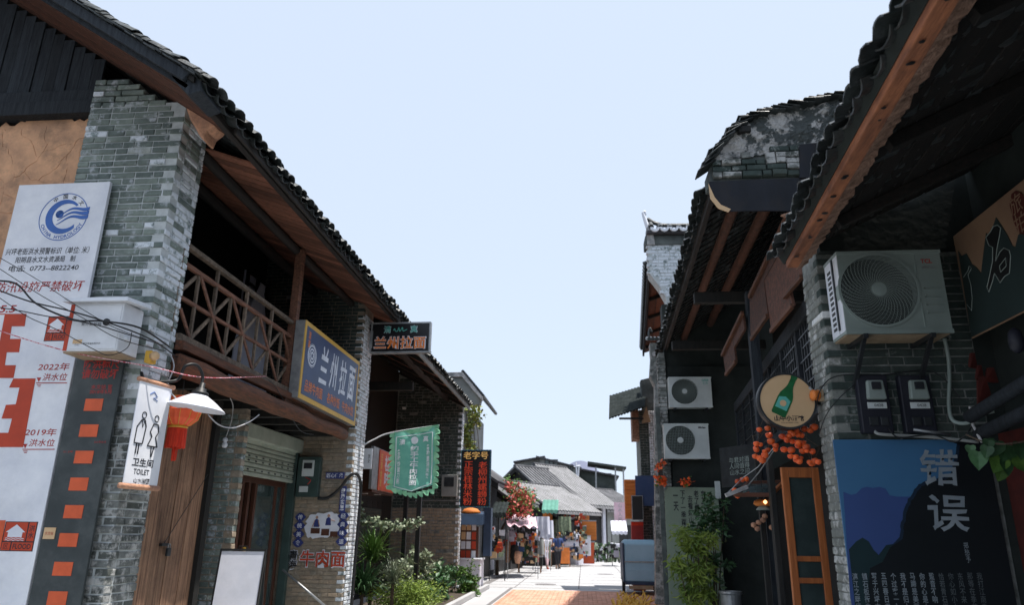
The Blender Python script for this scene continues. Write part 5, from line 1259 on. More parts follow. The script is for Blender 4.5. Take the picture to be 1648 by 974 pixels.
# red cloths, blue bag, red panel, leaves
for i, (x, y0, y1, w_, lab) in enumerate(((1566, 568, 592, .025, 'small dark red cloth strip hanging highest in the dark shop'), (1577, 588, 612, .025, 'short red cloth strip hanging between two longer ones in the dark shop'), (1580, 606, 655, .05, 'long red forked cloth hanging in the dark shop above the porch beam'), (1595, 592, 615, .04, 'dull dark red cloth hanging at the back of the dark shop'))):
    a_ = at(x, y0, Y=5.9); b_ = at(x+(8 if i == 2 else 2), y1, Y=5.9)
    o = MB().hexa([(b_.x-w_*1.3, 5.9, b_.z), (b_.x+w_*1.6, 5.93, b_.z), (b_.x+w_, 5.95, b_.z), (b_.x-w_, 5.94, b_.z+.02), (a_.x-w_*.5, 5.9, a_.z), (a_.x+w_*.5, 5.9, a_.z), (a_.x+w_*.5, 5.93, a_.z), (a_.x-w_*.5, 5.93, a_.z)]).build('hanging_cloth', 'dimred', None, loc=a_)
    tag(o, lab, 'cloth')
a_ = at(1635, 548, Y=5.2)
o = MB().lathe([(.01, .09), (.04, .06), (.05, 0), (.045, -.06), (.015, -.09)], a_, 12).build('hanging_bag', 'bronze', None, smooth=True, loc=a_); tag(o, 'dim blue-grey bag hanging at the right edge of the dark shop', 'bag')  # near-black tone puts the porch shade into the blue bag
a_ = at(1604, 700, X=3.38); b_ = at(1660, 860, X=3.38)
o = MB().rect(rface(3.38, 0, 0), -a_.y, -a_.y+1.1, 1.1, a_.z, 0, .02).build('red_wall_board', 'dimred', None, loc=(3.38, 5, 1)); tag(o, 'dark red board at the right edge behind the ivy leaves', 'board')
iv = thing('ivy', 'trailing ivy with large heart-shaped leaves hanging at the right of the blue poster', 'plant', at(1600, 720, Y=5.3))
def heart(c, s, tilt, yaw, mt, k):
    pts = [(0, .42), (.22, .5), (.42, .4), (.48, .15), (.36, -.15), (.15, -.42), (0, -.6), (-.15, -.42), (-.36, -.15), (-.48, .15), (-.42, .4), (-.22, .5)]
    m_ = Matrix.Rotation(yaw, 3, 'Z') @ Matrix.Rotation(R(80), 3, 'X') @ Matrix.Rotation(tilt, 3, 'Z')
    vs = [V(c)+m_ @ V((a*s, b*s, .12*s*abs(a))) for a, b in pts] + [V(c)+m_ @ V((0, 0, -.03*s))]
    return MB().add(vs, [(12, i, (i+1) % 12) for i in range(12)]).build('leaf', mt, iv, fix=False)
r = random.Random(9)
for i, (px, py, s) in enumerate(((1575, 740, .13), (1606, 745, .15), (1617, 728, .14), (1600, 722, .13), (1632, 735, .15), (1588, 727, .09), (1645, 748, .13), (1620, 752, .11), (1642, 725, .12), (1562, 724, .07), (1590, 716, .08), (1655, 738, .14), (1610, 765, .09))):
    heart(at(px, py, Y=5.3+.1*r.random()), s, r.uniform(-.6, .6), r.uniform(-.5, .5), ['leafdark', 'leaf'][i in (1, 6, 12)], i)
MB().tube(spline([at(1555, 700, Y=5.6), at(1585, 712, Y=5.4), at(1620, 715, Y=5.3), at(1655, 710, Y=5.3)], 5), .006, 5).build('stem', 'bark', iv)
# blue poster
bp_ = thing('blue_poster', 'large blue poem poster with mountain silhouettes and two big white characters', 'poster', (2.6, 6.25, 0))
f = front(0, 6.27, 0)
M['bambooleaf'] = mat('yellow_green_bamboo_leaf', (.26, .32, .05), .5, (.09, .17, .03), 5, bump=0, rnd=.3)
M['p_mid'] = mat('poster_blue_black', (.012, .028, .055), .45, scale=2, bump=0)
M['p_blue'] = mat('poster_blue', (.055, .17, .32), .45, (.045, .14, .28), 1, bump=0); M['p_blue2'] = mat('poster_violet_blue', (.045, .085, .25), .45, (.04, .075, .22), 1, bump=0)
M['p_green'] = mat('poster_dark_green', (.012, .035, .04), .45, scale=2, bump=0); M['p_black'] = mat('poster_black_hill', (.006, .010, .013), .45, scale=2, bump=0)
MB().rect(f, 2.055, 3.25, .2, 2.375, -.02, 0).build('poster_sheet', 'p_blue', bp_)
def pq(pts): return [(at(px, py, Y=6.27).x, at(px, py, Y=6.27).z) for px, py in pts]
MB().plate(f, pq([(1357, 792), (1370, 797), (1378, 795), (1387, 786), (1395, 784), (1405, 786), (1415, 784), (1425, 787), (1432, 798), (1445, 800), (1470, 800), (1470, 974), (1500, 1150), (1400, 1150), (1368, 960)]), 0, .001).build('far_mountain', 'p_blue2', bp_)
MB().plate(f, pq([(1366, 885), (1378, 872), (1388, 866), (1398, 872), (1406, 886), (1414, 894), (1426, 878), (1440, 876), (1470, 870), (1470, 1150), (1395, 1150)]), .001, .002).build('near_hill', 'p_green', bp_)
r = random.Random(3)
q = [(1453, 868), (1455, 845), (1458, 825), (1466, 808), (1476, 790), (1486, 782), (1500, 775), (1520, 772), (1536, 765), (1541, 740), (1545, 710)]
q2 = []
for i in range(len(q)-1):
    for t in range(4): q2.append((q[i][0]+(q[i+1][0]-q[i][0])*t/4+r.uniform(-1.5, 1.5), q[i][1]+(q[i+1][1]-q[i][1])*t/4+r.uniform(-1.5, 1.5)))
E_ = pq(q2)+[(2.93, 2.375), (3.25, 2.375), (3.25, .2), (2.2, .2)]+pq([(1395, 975), (1400, 915), (1420, 905), (1432, 882)])
E2_ = [(a-.02, b+.015) for a, b in E_[:len(q2)]]+E_[len(q2):]; MB().plate(f, E2_, .0015, .0025).build('hill_fringe', 'p_mid', bp_)
MB().plate(f, E_, .002, .0035).build('black_hill', 'p_black', bp_)
M['p_dim'] = mat('poster_faint_print', (.12, .14, .15), .5, scale=5, bump=0)
M['p_text'] = mat('poster_grey_white_print', (.3, .34, .37), .5, (.22, .26, .29), 5, bump=0)
a_ = at(1512, 753, Y=6.27); text('错', f, a_.x, a_.z, w=.30, h=.28, mt='p_text', parent=bp_, bold=.016, c=.005, wob=.009, shear=.1)
a_ = at(1525, 826, Y=6.27); text('误', f, a_.x, a_.z, w=.30, h=.28, mt='p_text', parent=bp_, bold=.016, c=.005, wob=.009, shear=.1)
a_ = at(1556, 890, Y=6.27); text('郑\n愁\n予', f, a_.x, a_.z, w=.035, h=.15, mt='p_text', parent=bp_, c=.005)
cols = ['我\n打\n江\n南\n走', '那\n等\n在\n季\n节', '东\n风\n不\n来\n、', '你\n心\n如\n小\n小', '恰\n若\n青\n石\n街', '跫\n音\n不\n响\n、', '你\n的\n心\n是\n小', '马\n蹄\n是\n美\n丽', '我\n不\n是\n归\n人', '个\n过\n客\n一\n九', '五\n四\n春\n日\n书', '写\n于\n兴\n坪\n古', '镇\n石\n板\n街\n中', '漓\n江\n之\n畔\n行']
for i, cc in enumerate(cols):
    a_ = at(1580-i*15.5, 953, Y=6.27); text(cc, f, a_.x, a_.z, w=.040, h=.27, mt='p_dim' if i < 5 else 'p_text', parent=bp_, bold=.0 if i < 4 else .012, c=.005)
# red slip by the boards
a_ = at(1622, 935, X=3.39); rl = thing('red_paper_slip', 'small faded red paper slip pasted on the dark boards right of the poster', 'paper', a_)
f_ = rface(3.395, 0, 0); MB().rect(f_, -a_.y-.05, -a_.y+.05, a_.z-.22, a_.z+.18, 0, .003).build('paper', 'brownframe', rl); text('出\n入\n平\n安', f_, -a_.y, a_.z-.02, w=.06, h=.34, mt='ink', parent=rl, c=.004)
# electricity meters
for i, (x, lab) in enumerate(((1413, 'left one of two dark electricity meters above the blue poster'), (1482, 'right one of two dark electricity meters above the blue poster'))):
    c = at(x, 650, Y=6.22); t = thing('electricity_meter', lab, 'meter', c, 'electricity meters above the blue poster')
    MB().box(c.x-.145, c.x+.10, 6.22, 6.295, c.z-.24, c.z+.24).build('meter_board', 'bronze', t, bevel=.01)
    MB().hexa([(c.x-.09, 6.165, c.z+.03), (c.x+.06, 6.165, c.z+.03), (c.x+.06, 6.22, c.z+.03), (c.x-.09, 6.22, c.z+.03), (c.x-.08, 6.175, c.z+.19), (c.x+.05, 6.175, c.z+.19), (c.x+.05, 6.22, c.z+.19), (c.x-.08, 6.22, c.z+.19)]).build('meter_head', 'ac', t, bevel=.012)
    MB().box(c.x-.05, c.x+.02, 6.155, 6.17, c.z+.11, c.z+.17).build('meter_display', 'ink', t)
    MB().box(c.x-.085, c.x+.065, 6.212, 6.22, c.z-.04, c.z+.01).build('label_strip', 'acwhite', t)
    text('0428', front(0, 6.21, 0), c.x+.0, c.z-.015, w=.07, h=.022, parent=t, mt='ink', c=.003)
    MB().box(c.x-.09, c.x-.02, 6.205, 6.22, c.z-.18, c.z-.11).build('breaker', ['dmetal', 'dmetal'][i], t, bevel=.004); MB().box(c.x+.0, c.x+.06, 6.205, 6.22, c.z-.18, c.z-.11).build('breaker', 'dmetal', t, bevel=.004)
pi = thing('pipe_run', 'grey conduit pipes running level above the blue poster', 'pipe', (2.8, 6.2, 2.4))
MB().tube(spline([at(1408, 692, Y=6.24), at(1410, 697, Y=6.22), at(1425, 700, Y=6.2), at(1500, 704, Y=6.2), at(1575, 712, Y=6.1)], 5), .013, 8).build('pipe', 'farwall', pi, smooth=True)
MB().tube([at(1470, 692, Y=6.22), at(1530, 700, Y=6.22)], .012, 8).build('pipe', 'metal', pi, smooth=True)
MB().tube(spline([at(1430, 690, Y=6.2), at(1438, 700, Y=6.18), at(1452, 705, Y=6.18), at(1500, 700, Y=6.15), at(1535, 712, Y=6.1), at(1555, 700, Y=6.0), at(1565, 688, Y=6.0), at(1590, 684, Y=6)], 5), .006, 6).build('cable', 'cable', pi, smooth=True)
cd = thing('flexible_conduit', 'grey flexible conduit dropping from the large air conditioner and looping right', 'conduit', (2.98, 6.2, 2.5))
MB().tube(spline([at(1520, 545, Y=6.2), at(1526, 575, Y=6.22), at(1528, 610, Y=6.25), at(1527, 650, Y=6.25), at(1532, 675, Y=6.2), at(1548, 682, Y=6.15), at(1565, 678, Y=6.1), at(1580, 667, Y=6.0), at(1600, 662, Y=5.95)], 7), .016, 8).build('tube', 'ac', cd, smooth=True)
MB().tube([at(1561, 655, Y=6.0), at(1566, 685, Y=6.0), at(1580, 712, Y=5.9)], .01, 6).build('strut', 'limewhite', cd)
# ------------------------------------------------------------- air conditioners
def aircon(lab, x0, x1, z0, z1, yf, depth, mt, big=False, brand=None, grid=False):
    t = thing('air_conditioner', lab, 'air conditioner', ((x0+x1)/2, yf+depth, z0)); w_ = x1-x0; h = z1-z0; f = front(x0, yf, z0)
    rr = h*.44; cx = w_*.36 if big else w_*.36; cz = h*.52
    # front panel with a real round opening
    n = 48; pts = [(cx+rr*math.cos(2*math.pi*i/n), cz+rr*math.sin(2*math.pi*i/n)) for i in range(n)]
    bx = [(0, 0), (w_, 0), (w_, h), (0, h)]
    b = MB(); vs = []; m_ = []
    for i in range(n):
        a = 2*math.pi*i/n; c_, s_ = math.cos(a), math.sin(a)
        tx = ((w_-cx)/c_ if c_ > 0 else -cx/c_) if abs(c_) > 1e-6 else 9; tz = ((h-cz)/s_ if s_ > 0 else -cz/s_) if abs(s_) > 1e-6 else 9
        tt = min(tx, tz); m_.append((cx+c_*tt, cz+s_*tt))
    corners = sorted([(math.atan2(q-cz, p-cx) % (2*math.pi), (p, q)) for p, q in bx])
    outer = []; ci = 0
    vs = [f.p(*p, 0) for p in pts]+[f.p(*p, 0) for p in m_]; fs = []
    cidx = []
    for a, c_ in corners: vs.append(f.p(*c_, 0)); cidx.append((a, len(vs)-1))
    for i in range(n):
        j_ = (i+1) % n; a0, a1_ = 2*math.pi*i/n, 2*math.pi*(i+1)/n
        mid = [ix for a, ix in cidx if a0 < a < a1_]
        fs.append((i, n+i, *mid, n+j_, j_))
    k0 = len(vs); vs += [f.p(*p, -.10) for p in pts]
    fs += [(i, (i+1) % n, k0+(i+1) % n, k0+i) for i in range(n)]
    b.add(vs, fs)
    b.hexa([(x0, yf, z0), (x1, yf, z0), (x1, yf+depth, z0), (x0, yf+depth, z0), (x0, yf, z1), (x1, yf, z1), (x1, yf+depth, z1), (x0, yf+depth, z1)])
    b.f = [q for q in b.f if q != tuple(i+len(vs) for i in (0, 1, 5, 4))]; b.m = b.m[:len(b.f)]
    b.build('casing', mt, t, fix=False)
    ring_ = MB().ring(f, cx, cz, rr*.98, rr*1.05, -.005, .012, 48); ring_.build('grille_rim', mt, t)
    fan = MB()
    for k_ in range(3):
        a = k_*2.094+.4; q = []
        for u in range(7): ang = a+u*.16; q.append((cx+rr*(.2+.7*u/6)*math.cos(ang), cz+rr*(.2+.7*u/6)*math.sin(ang)))
        for u in range(6, -1, -1): ang = a+.75+u*.12; q.append((cx+rr*(.2+.7*u/6)*math.cos(ang), cz+rr*(.2+.7*u/6)*math.sin(ang)))
        fan.plate(f, q, -.08, -.07)
    fan.build('fan', 'dmetal', t); MB().rect(f, cx-rr*1.02, cx+rr*1.02, cz-rr*1.02, cz+rr*1.02, -.13, -.11).build('fan_recess', 'dmetal', t)
    g_ = MB(); wr_ = .0022 if big else .004
    if grid:
        for i in range(-9, 10):
            x = i*rr/9.5; L = math.sqrt(max(rr*rr-x*x, 0)); g_.tube([f.p(cx+x, cz-L, .006), f.p(cx+x, cz+L, .006)], wr_*.8, 4).tube([f.p(cx-L, cz+x, .006), f.p(cx+L, cz+x, .006)], wr_*.8, 4)
    else:
        for i in range(22 if not big else 17):
            pass
        for i in range(40 if big else 24):
            a = 2*math.pi*i/(40 if big else 24); P = []
            for u in range(7): q = .17+.81*u/6; ang = a-1.0*u/6; P.append(f.p(cx+rr*q*math.cos(ang), cz+rr*q*math.sin(ang), .010+.012*math.cos(q*1.5)))
            g_.tube(P, wr_, 4)
        for i in range(22 if big else 8):
            q = .2+.78*i/(22 if big else 8); g_.tube([f.p(cx+rr*q*math.cos(a), cz+rr*q*math.sin(a), .008+.012*math.cos(q*1.5)) for a in [2*math.pi*j_/40 for j_ in range(41)]], wr_*.75, 3)
    g_.build('grille_wires', 'ac', t, stuff=True)
    MB().lathe([(.001, .028), (rr*.18, .026), (rr*.2, .015), (rr*.2, 0)], f.p(cx, cz, 0), 28, axis=f.n).build('grille_hub', mt, t, smooth=False)
    # right panel with louvres
    px = w_*.745
    MB().rect(f, px, px+.006, h*.06, h*.95, 0, .006).build('panel_seam', mt, t)
    for i in range(4 if big else 7):
        z = h*(.22+.1*i) if big else h*(.16+.08*i)
        MB().rect(f, px+w_*.05, w_*.95, z, z+h*.012, 0, .008).rect(f, px+w_*.05, px+w_*.06, z, z+h*.035, 0, .008).build('louvre', mt, t)
    MB().rect(f, -.006, w_+.006, -.012, h*.03, -.02, .008).build('bottom_trim', mt, t); MB().rect(f, -.008, w_+.008, h-.02, h+.01, -depth, .010).build('top_cover', mt, t, bevel=.004)
    if brand:
        for (s_, x, z, ww, col) in brand: text(s_, f, x*w_, z*h, w=ww*w_, mt=col, parent=t, bold=.03, c=.002)
    if big:
        sf = rface(x0, yf+depth/2, z0); v = MB()
        MB().box(x0-.004, x0-.001, yf+.01, yf+depth*.42, z0+.02, z1-.02).build('side_panel', 'white', t, bevel=.001)  # white side against grey front: open-sky light put into the colour
        MB().box(x0-.005, x0-.001, yf+depth*.46, yf+depth-.01, z0+.02, z1-.02).build('side_panel', 'white', t, bevel=.001)
        for i in range(12):
            z = z0+.07+i*.046; v.box(x0-.0075, x0-.005, yf+depth*.56, yf+depth*.80, z, z+.026)
        v.build('side_vents', 'black', t, stuff=True)
        MB().box(x0+.01, x1-.01, yf+.01, yf+depth-.01, z0-.012, z0-.001).build('base_plate', 'rust', t)
        for xx in (x0+.14, x1-.16):
            br = MB().beam((xx, yf-.02, z0-.03), (xx, yf+depth+.04, z0-.03), .035, .035); br.beam((xx, yf+.03, z0-.04), (xx, yf+depth+.05, z0-.38), .03, .03); br.beam((xx, yf+depth+.04, z0-.02), (xx, yf+depth+.04, z0-.42), .035, .02)
            br.build('bracket', 'dmetal', t)
    else:
        MB().beam((x0+.1, yf+.02, z0-.03), (x0+.1, yf+depth+.05, z0-.03), .04, .04).build('bracket', 'dmetal', t); MB().beam((x1-.1, yf+.02, z0-.03), (x1-.1, yf+depth+.05, z0-.03), .04, .04).build('bracket', 'dmetal', t)
    return t
a_ = at(1346, 406, Y=5.92); b_ = at(1520, 540, Y=5.92)
aircon('large dusty air conditioner, grey in porch shade, with swirl fan grille on the right brick pillar', a_.x, 2.965, 3.19, 3.885, 5.92, .33, 'ac', True, [('TCL', .86, .87, .11, 'redlet'), ('空调节能', .87, .79, .12, 'metal')])
a_ = at(1076, 608, Y=13.75); b_ = at(1147, 655, Y=13.75)
aircon('upper white air conditioner of two stacked on the dark wall', a_.x, b_.x, b_.z, a_.z, 13.75, .3, 'acwhite', False, [('GREE', .86, .9, .16, 'teal'), ('格力', .86, .8, .12, 'teal')])
a_ = at(1068, 683, Y=13.75); b_ = at(1143, 738, Y=13.75)
aircon('lower grid-fronted air conditioner of two stacked on the dark wall', a_.x, b_.x, b_.z, a_.z, 13.75, .3, 'acwhite', False, [('Midea', .86, .9, .16, 'ink')], grid=True)
# cables on the right pillar
p = [at(1313, 660, X=2.08), at(1322, 625, Y=6.27), at(1350, 605, Y=6.27), at(1420, 604, Y=6.26), at(1500, 598, Y=6.26), at(1545, 640, Y=6.24)]
tag(MB().tube(spline(p, 7), .005, 5).build('cable', 'cable', None, loc=p[0]), 'thin black cable crossing the right brick wall below the large air conditioner', 'cable')
p = [at(1318, 700, X=2.08), at(1330, 668, Y=6.27), at(1352, 640, Y=6.27), at(1385, 612, Y=6.26)]
tag(MB().tube(spline(p, 7), .004, 5).build('cable', 'cable', None, loc=p[0]), 'thin black cable slanting up to the left electricity meter', 'cable')
ins = thing('insulator', 'orange porcelain insulator on the right pillar beside the round bottle sign', 'insulator', at(1318, 640, X=2.08))
c = at(1317, 637, X=2.06); MB().lathe([(.02, 0), (.05, .01), (.03, .035), (.05, .055), (.02, .07)], c, 12, axis=(-1, -.4, 0)).build('porcelain', 'orangeletter', ins, smooth=True); MB().box(c.x, 2.1, c.y-.03, c.y+.03, c.z-.05, c.z+.05).build('bracket', 'rust', ins, bevel=.006)

# ============================================================= RIGHT SECOND HOUSE
C2 = thing('timber_house', 'dark timber house with lattice balcony and ruined gable between brick pillar and air conditioners', 'house', (2.2, 7, 0))
pc = Pieces(C2, 'brick', 'brick_old'); tl = Pieces(C2, 'roof_tile', 'tile')
g0 = V((1.36, 7.0, 5.02)); g1 = V((1.62, 15.1, 5.02)); gd = (g1-g0).normalized(); gn = V((gd.y, -gd.x, 0)); GS = .62; L2 = (g1-g0).length
def c2(s, t, h=0): return g0+gd*s+gn*t+V((0, 0, GS*t+h))
def slab2(s0, s1, t0, t1, h, th): return MB().hexa([c2(s0, t0, h), c2(s1, t0, h), c2(s1, t1, h), c2(s0, t1, h), c2(s0, t0, h+th), c2(s1, t0, h+th), c2(s1, t1, h+th), c2(s0, t1, h+th)])
slab2(.3, L2, .03, 5, .10, .04).build('roof_deck', 'ceil', C2)
roof_tiles(tl, C2, c2(.38, .02, .09), gd, (gn+V((0, 0, GS))).normalized(), L2-.4, 1.0, pitch=.19, seed=61, wild=1.5, arc=.72)
k = MB()
for i in range(int(L2/.2)): k.tube([c2(.3+i*.2, .8, .22), c2(.3+i*.2, 5, .22)], .085, 6, cap=False)
k.build('roof_tile_rows', 'tile', C2, stuff=True)
# tile battens seen from below, rounded undersides of channel tiles
for i in range(int(L2/.21)):
    s = .35+i*.21; MB().beam(c2(s, .05, .085), c2(s, 2.2, .085), .03, .03).build('batten', 'wood_dark', C2)
ut = MB(); r = random.Random(5)
for i in range(int(L2/.21)):
    for q in range(16):
        s = .35+i*.21+.1; t = .08+q*.13
        ut.hexa([c2(s-.08, t, .075+r.uniform(0, .012)), c2(s+.08, t, .075), c2(s+.08, t+.12, .09), c2(s-.08, t+.12, .09), c2(s-.08, t, .099), c2(s+.08, t, .099), c2(s+.08, t+.12, .1), c2(s-.08, t+.12, .1)])
ut.build('under_tile', 'tile', C2, stuff=True)
MB().beam(c2(.1, .06, .04), c2(L2, .06, .04), .06, .1).build('eave_board', 'wood_dark_y', C2, bevel=.006)
MB().tube([c2(.2, .42, .0), c2(L2, .42, .0)], .06, 10).build('purlin', 'wood_umber', C2, smooth=True)
MB().tube([c2(.2, .95, -.02), c2(L2, .95, -.02)], .07, 10).build('purlin', 'wood_umber', C2, smooth=True)
for s in (2.9, 5.6):
    MB().box(1.6, 3.2, 7+s, 7.12+s, 4.72, 4.88).build('tie_beam', 'wood_dark', C2, bevel=.01)
# ruined gable facing the camera at Y = 7
GY = 7.0
def pg(pts, y=GY): return [(at(px, py, Y=y).x, at(px, py, Y=y).z) for px, py in pts]
fgb = front(0, GY, 0); fgb_ = fgb
r = random.Random(2)
gp = pg([(1143, 292), (1141, 272), (1160, 240), (1190, 208), (1205, 196), (1235, 186), (1280, 176), (1330, 166), (1400, 155), (1450, 150), (1450, 290)])
gw = MB().plate(fgb, gp, -.3, 0).build('gable_wall', 'greyrender', C2)
def inpoly(x, z, P):
    c = False; k = len(P)
    for i in range(k):
        (xa, za), (xb, zb) = P[i], P[(i+1) % k]
        if (za > z) != (zb > z) and x < (xb-xa)*(z-za)/(zb-za)+xa: c = not c
    return c
cell = .016; vs = []; fs = []; mi = []; idx = {}
def gv(i, k):
    if (i, k) not in idx:
        x, z = 1.30+i*cell, 5.10+k*cell; p = V((x, z, 0))
        d = .045*noise.fractal(p*5, 1, 2, 5)+.03*abs(noise.noise(p*14))+.012*noise.noise(p*45)
        idx[(i, k)] = len(vs); vs.append((x, GY-.02-max(d, -.015), z))
    return idx[(i, k)]
for i in range(150):
    for k in range(62):
        x, z = 1.30+(i+.5)*cell, 5.10+(k+.5)*cell
        if not inpoly(x, z, gp): continue
        p = V((x, z, 0)); low = kg_edge(x) if False else 5.13+.25+.16*(x-1.36)
        if z < low-.06: continue
        nz_ = noise.fractal(p*4.5+V((3, 1, 0)), 1, 2, 4); tn = noise.noise(p*17)
        m_ = 0 if z > 5.72+.1*noise.noise(p*6)+.12*(x-2) else (1 if nz_ > -.05+.1*tn else 2)
        fs.append((gv(i, k), gv(i+1, k), gv(i+1, k+1), gv(i, k+1))); mi.append(m_)
rc = MB(); rc.add(vs, fs); rc.m = mi
M['rubble'] = mat('dark_rubble_core', (.06, .07, .07), .95, (.025, .03, .03), 12, bump=1)
M['gablecoat'] = mat('flaking_gable_render', (.42, .41, .40), .95, (.07, .08, .08), 4.2, bump=1, contrast=(.49, .54), detail=12, dirt=.7, dirtcol=(.05, .058, .06), dscale=4.5)
rc.m = [0]*len(rc.f); rc.build('render_coat', 'gablecoat', gw, smooth=False, fix=False)
x0_ = at(1146, 290, Y=GY).x; x1_ = at(1292, 290, Y=GY).x
def kg(a, b):
    t = (a-x0_)/(x1_-x0_); return b < 5.13+.22+.2*t-.07*abs(math.sin(t*9))
brick_wall(pc, gw, front(0, GY-.06, 0), x0_, x1_-.02, 5.15, 5.6, 'brick_old', L=.2, H=.058, lime=('brick_dark', .4), j=.012, D=.1, seed=71, keep=kg, vary=.02)
pc.flush(300, 4)
# stacked verge tiles on the gable outline
ol_ = [(1139, 270), (1160, 238), (1188, 208), (1205, 194), (1235, 184), (1280, 174), (1330, 163), (1400, 152), (1450, 146)]
pp = [V((a, GY-.03, b)) for a, b in pg(ol_, GY-.03)]
sp = []
for i in range(len(pp)-1):
    n_ = max(2, int((pp[i+1]-pp[i]).length/.075))
    for q in range(n_): sp.append((pp[i].lerp(pp[i+1], q/n_), (pp[i+1]-pp[i]).normalized()))
for q in range(4): tl.variant(('v', q), *brick_mesh(.2, .2, .014, 80+q))
for i, (p, d) in enumerate(sp):
    for lay in (0, 1):
        nn = V((0, -1, 0)); up_ = d.cross(V((0, 1, 0))); up_ = up_ if up_.z > 0 else -up_
        ang = .25+r.uniform(-.12, .15)
        dd = (d*math.cos(ang)+up_*math.sin(ang)*-1).normalized() if lay == 0 else (d*math.cos(ang)-up_*math.sin(ang)).normalized()
        uu = dd.cross(V((0, 1, 0))); uu = uu if uu.z > 0 else -uu
        mw = Matrix((dd, uu.cross(dd), uu)).transposed().to_4x4(); mw.translation = p+up_*(.012+.035*lay)+V((0, r.uniform(-.04, .03)+.08*lay, 0))
        tl.put(('v', r.randrange(4)), mw, C2, 'tile', .25)
tl.flush(300, 4)
c = at(1193, 207, Y=6.9); MB().box(c.x-.03, c.x+.10, 6.9, 7.2, c.z-.03, c.z+.04).build('ridge_beam_end', 'wood_dark', C2, bevel=.006)
# dark sheet panels under the gable
q = pg([(1141, 292), (1180, 290), (1240, 288), (1297, 286), (1290, 325), (1275, 340), (1230, 339), (1178, 340), (1162, 334), (1148, 315)], 6.94)
MB().plate(front(0, 6.94, 0), q, -.02, 0).build('sheet_panel', 'sheetmetal', C2, bevel=.004)
q = pg([(1140, 296), (1150, 318), (1160, 330), (1176, 337), (1172, 342), (1156, 336), (1143, 320)], 6.925); MB().plate(front(0, 6.925, 0), q, 0, .01).build('torn_strip', 'cream', C2)
q = pg([(1287, 232), (1338, 227), (1336, 285), (1287, 286)], 6.92); MB().plate(front(0, 6.92, 0), q, -.02, 0).build('sheet_panel', 'sheetmetal', C2, bevel=.004)
q = pg([(1257, 345), (1280, 338), (1295, 345), (1290, 356), (1272, 350)], 6.93); MB().plate(front(0, 6.93, 0), q, -.05, 0).build('mortar_lump', 'beam_rough', C2, bevel=.008)
# hanging brown boards and post
fp = rface(2.12, 0, 0)
def pr_(pts, X=2.12): return [(-at(px, py, X=X).y, at(px, py, X=X).z) for px, py in pts]
for q in ([(1262, 350), (1206, 478), (1208, 545), (1236, 508), (1229, 452), (1262, 392)], [(1262, 394), (1230, 452), (1241, 532), (1276, 492), (1271, 470), (1291, 443), (1292, 395), (1290, 350), (1264, 350)], [(1195, 505), (1163, 570), (1168, 602), (1184, 583), (1181, 560), (1198, 530)]):
    MB().plate(fp, pr_(q), -.03, 0).build('hanging_board', 'wood_umber', C2, bevel=.004)
for (a, b_) in (((1266, 348), (1206, 478)), ((1195, 503), (1162, 572)), ((1235, 508), (1209, 546)), ((1275, 492), (1241, 533)), ((1184, 582), (1168, 603)), ((1290, 445), (1262, 478))):
    MB().beam(at(*a, X=2.10), at(*b_, X=2.10), .04, .05).build('board_edge', 'wood_red_y', C2, bevel=.005)
pt_ = at(1208, 480, X=2.2)
MB().box(2.18, 2.30, 9.35, 9.47, 0, 4.7).build('post', 'wood_bluegrey', C2, bevel=.008)
# lattice balcony front
lo = V((2.22, 6.8, 0)); lu = V((-.078, -1, 0)).normalized()
fl_ = Fr(lo, lu); 
MB().rect(fl_, -6.4, 0, 3.70, 3.86, -.05, .03).build('balcony_beam', 'wood_bluegrey', C2, bevel=.008)
MB().rect(fl_, -6.4, 0, 2.72, 2.84, -.05, .03).build('balcony_beam', 'wood_bluegrey', C2, bevel=.008)
MB().rect(fl_, -6.4, 0, 2.84, 3.70, -.1, -.06).build('balcony_back', 'wood_dark', C2)
for i in range(7):
    a0 = -6.4+i*.9; MB().rect(fl_, a0, a0+.07, 2.84, 3.70, -.03, .02).build('lattice_post', 'wood_bluegrey', C2)
    lt = MB()
    for k_ in range(1, 7):
        lt.rect(fl_, a0+.07+k_*.118, a0+.085+k_*.118, 2.84, 3.70, -.02, 0)
    for k_ in range(1, 7):
        zz = 2.84+k_*.123
        lt.rect(fl_, a0+.07+(k_ % 2)*.2, a0+.9-(k_ % 2)*.2, zz, zz+.015, -.015, .004)
    lt.build('lattice_panel', 'dmetal', C2, stuff=True)
MB().rect(fl_, -7, 0, 0, 2.72, -.6, -.55).build('ground_floor_front', 'wood_dark', C2)
MB().rect(fl_, -7, -.4, 3.86, 6.5, -.9, -.85).build('upper_wall', 'wood_dark', C2)
MB().box(1.62, 7.5, 14.05, 14.4, 0, 6.0).build('rear_cross_wall', 'mossshade', C2)
MB().box(1.66, 3.3, 13.99, 14.05, 0, 4.72).build('cross_wall_face', 'mossshade', C2)
pcx = Pieces(C2, 'wall_brick', 'brick_old')
cl_ = MB().box(1.50, 1.61, 14.0, 14.4, 0, 5.0).build('corner_column', 'mortar_d', C2)
brick_wall(pcx, cl_, front(0, 13.99, 0), 1.46, 1.63, .1, 4.9, 'brick_old', L=.2, H=.062, j=.012, D=.1, seed=77)
pcx.flush(100, 3)
for i in range(6):
    MB().rect(fl_, -6.5+i*.98, -5.55+i*.98, .1, 2.6, -.55, -.52).build('shop_board', 'wood_dark', C2, bevel=.004)
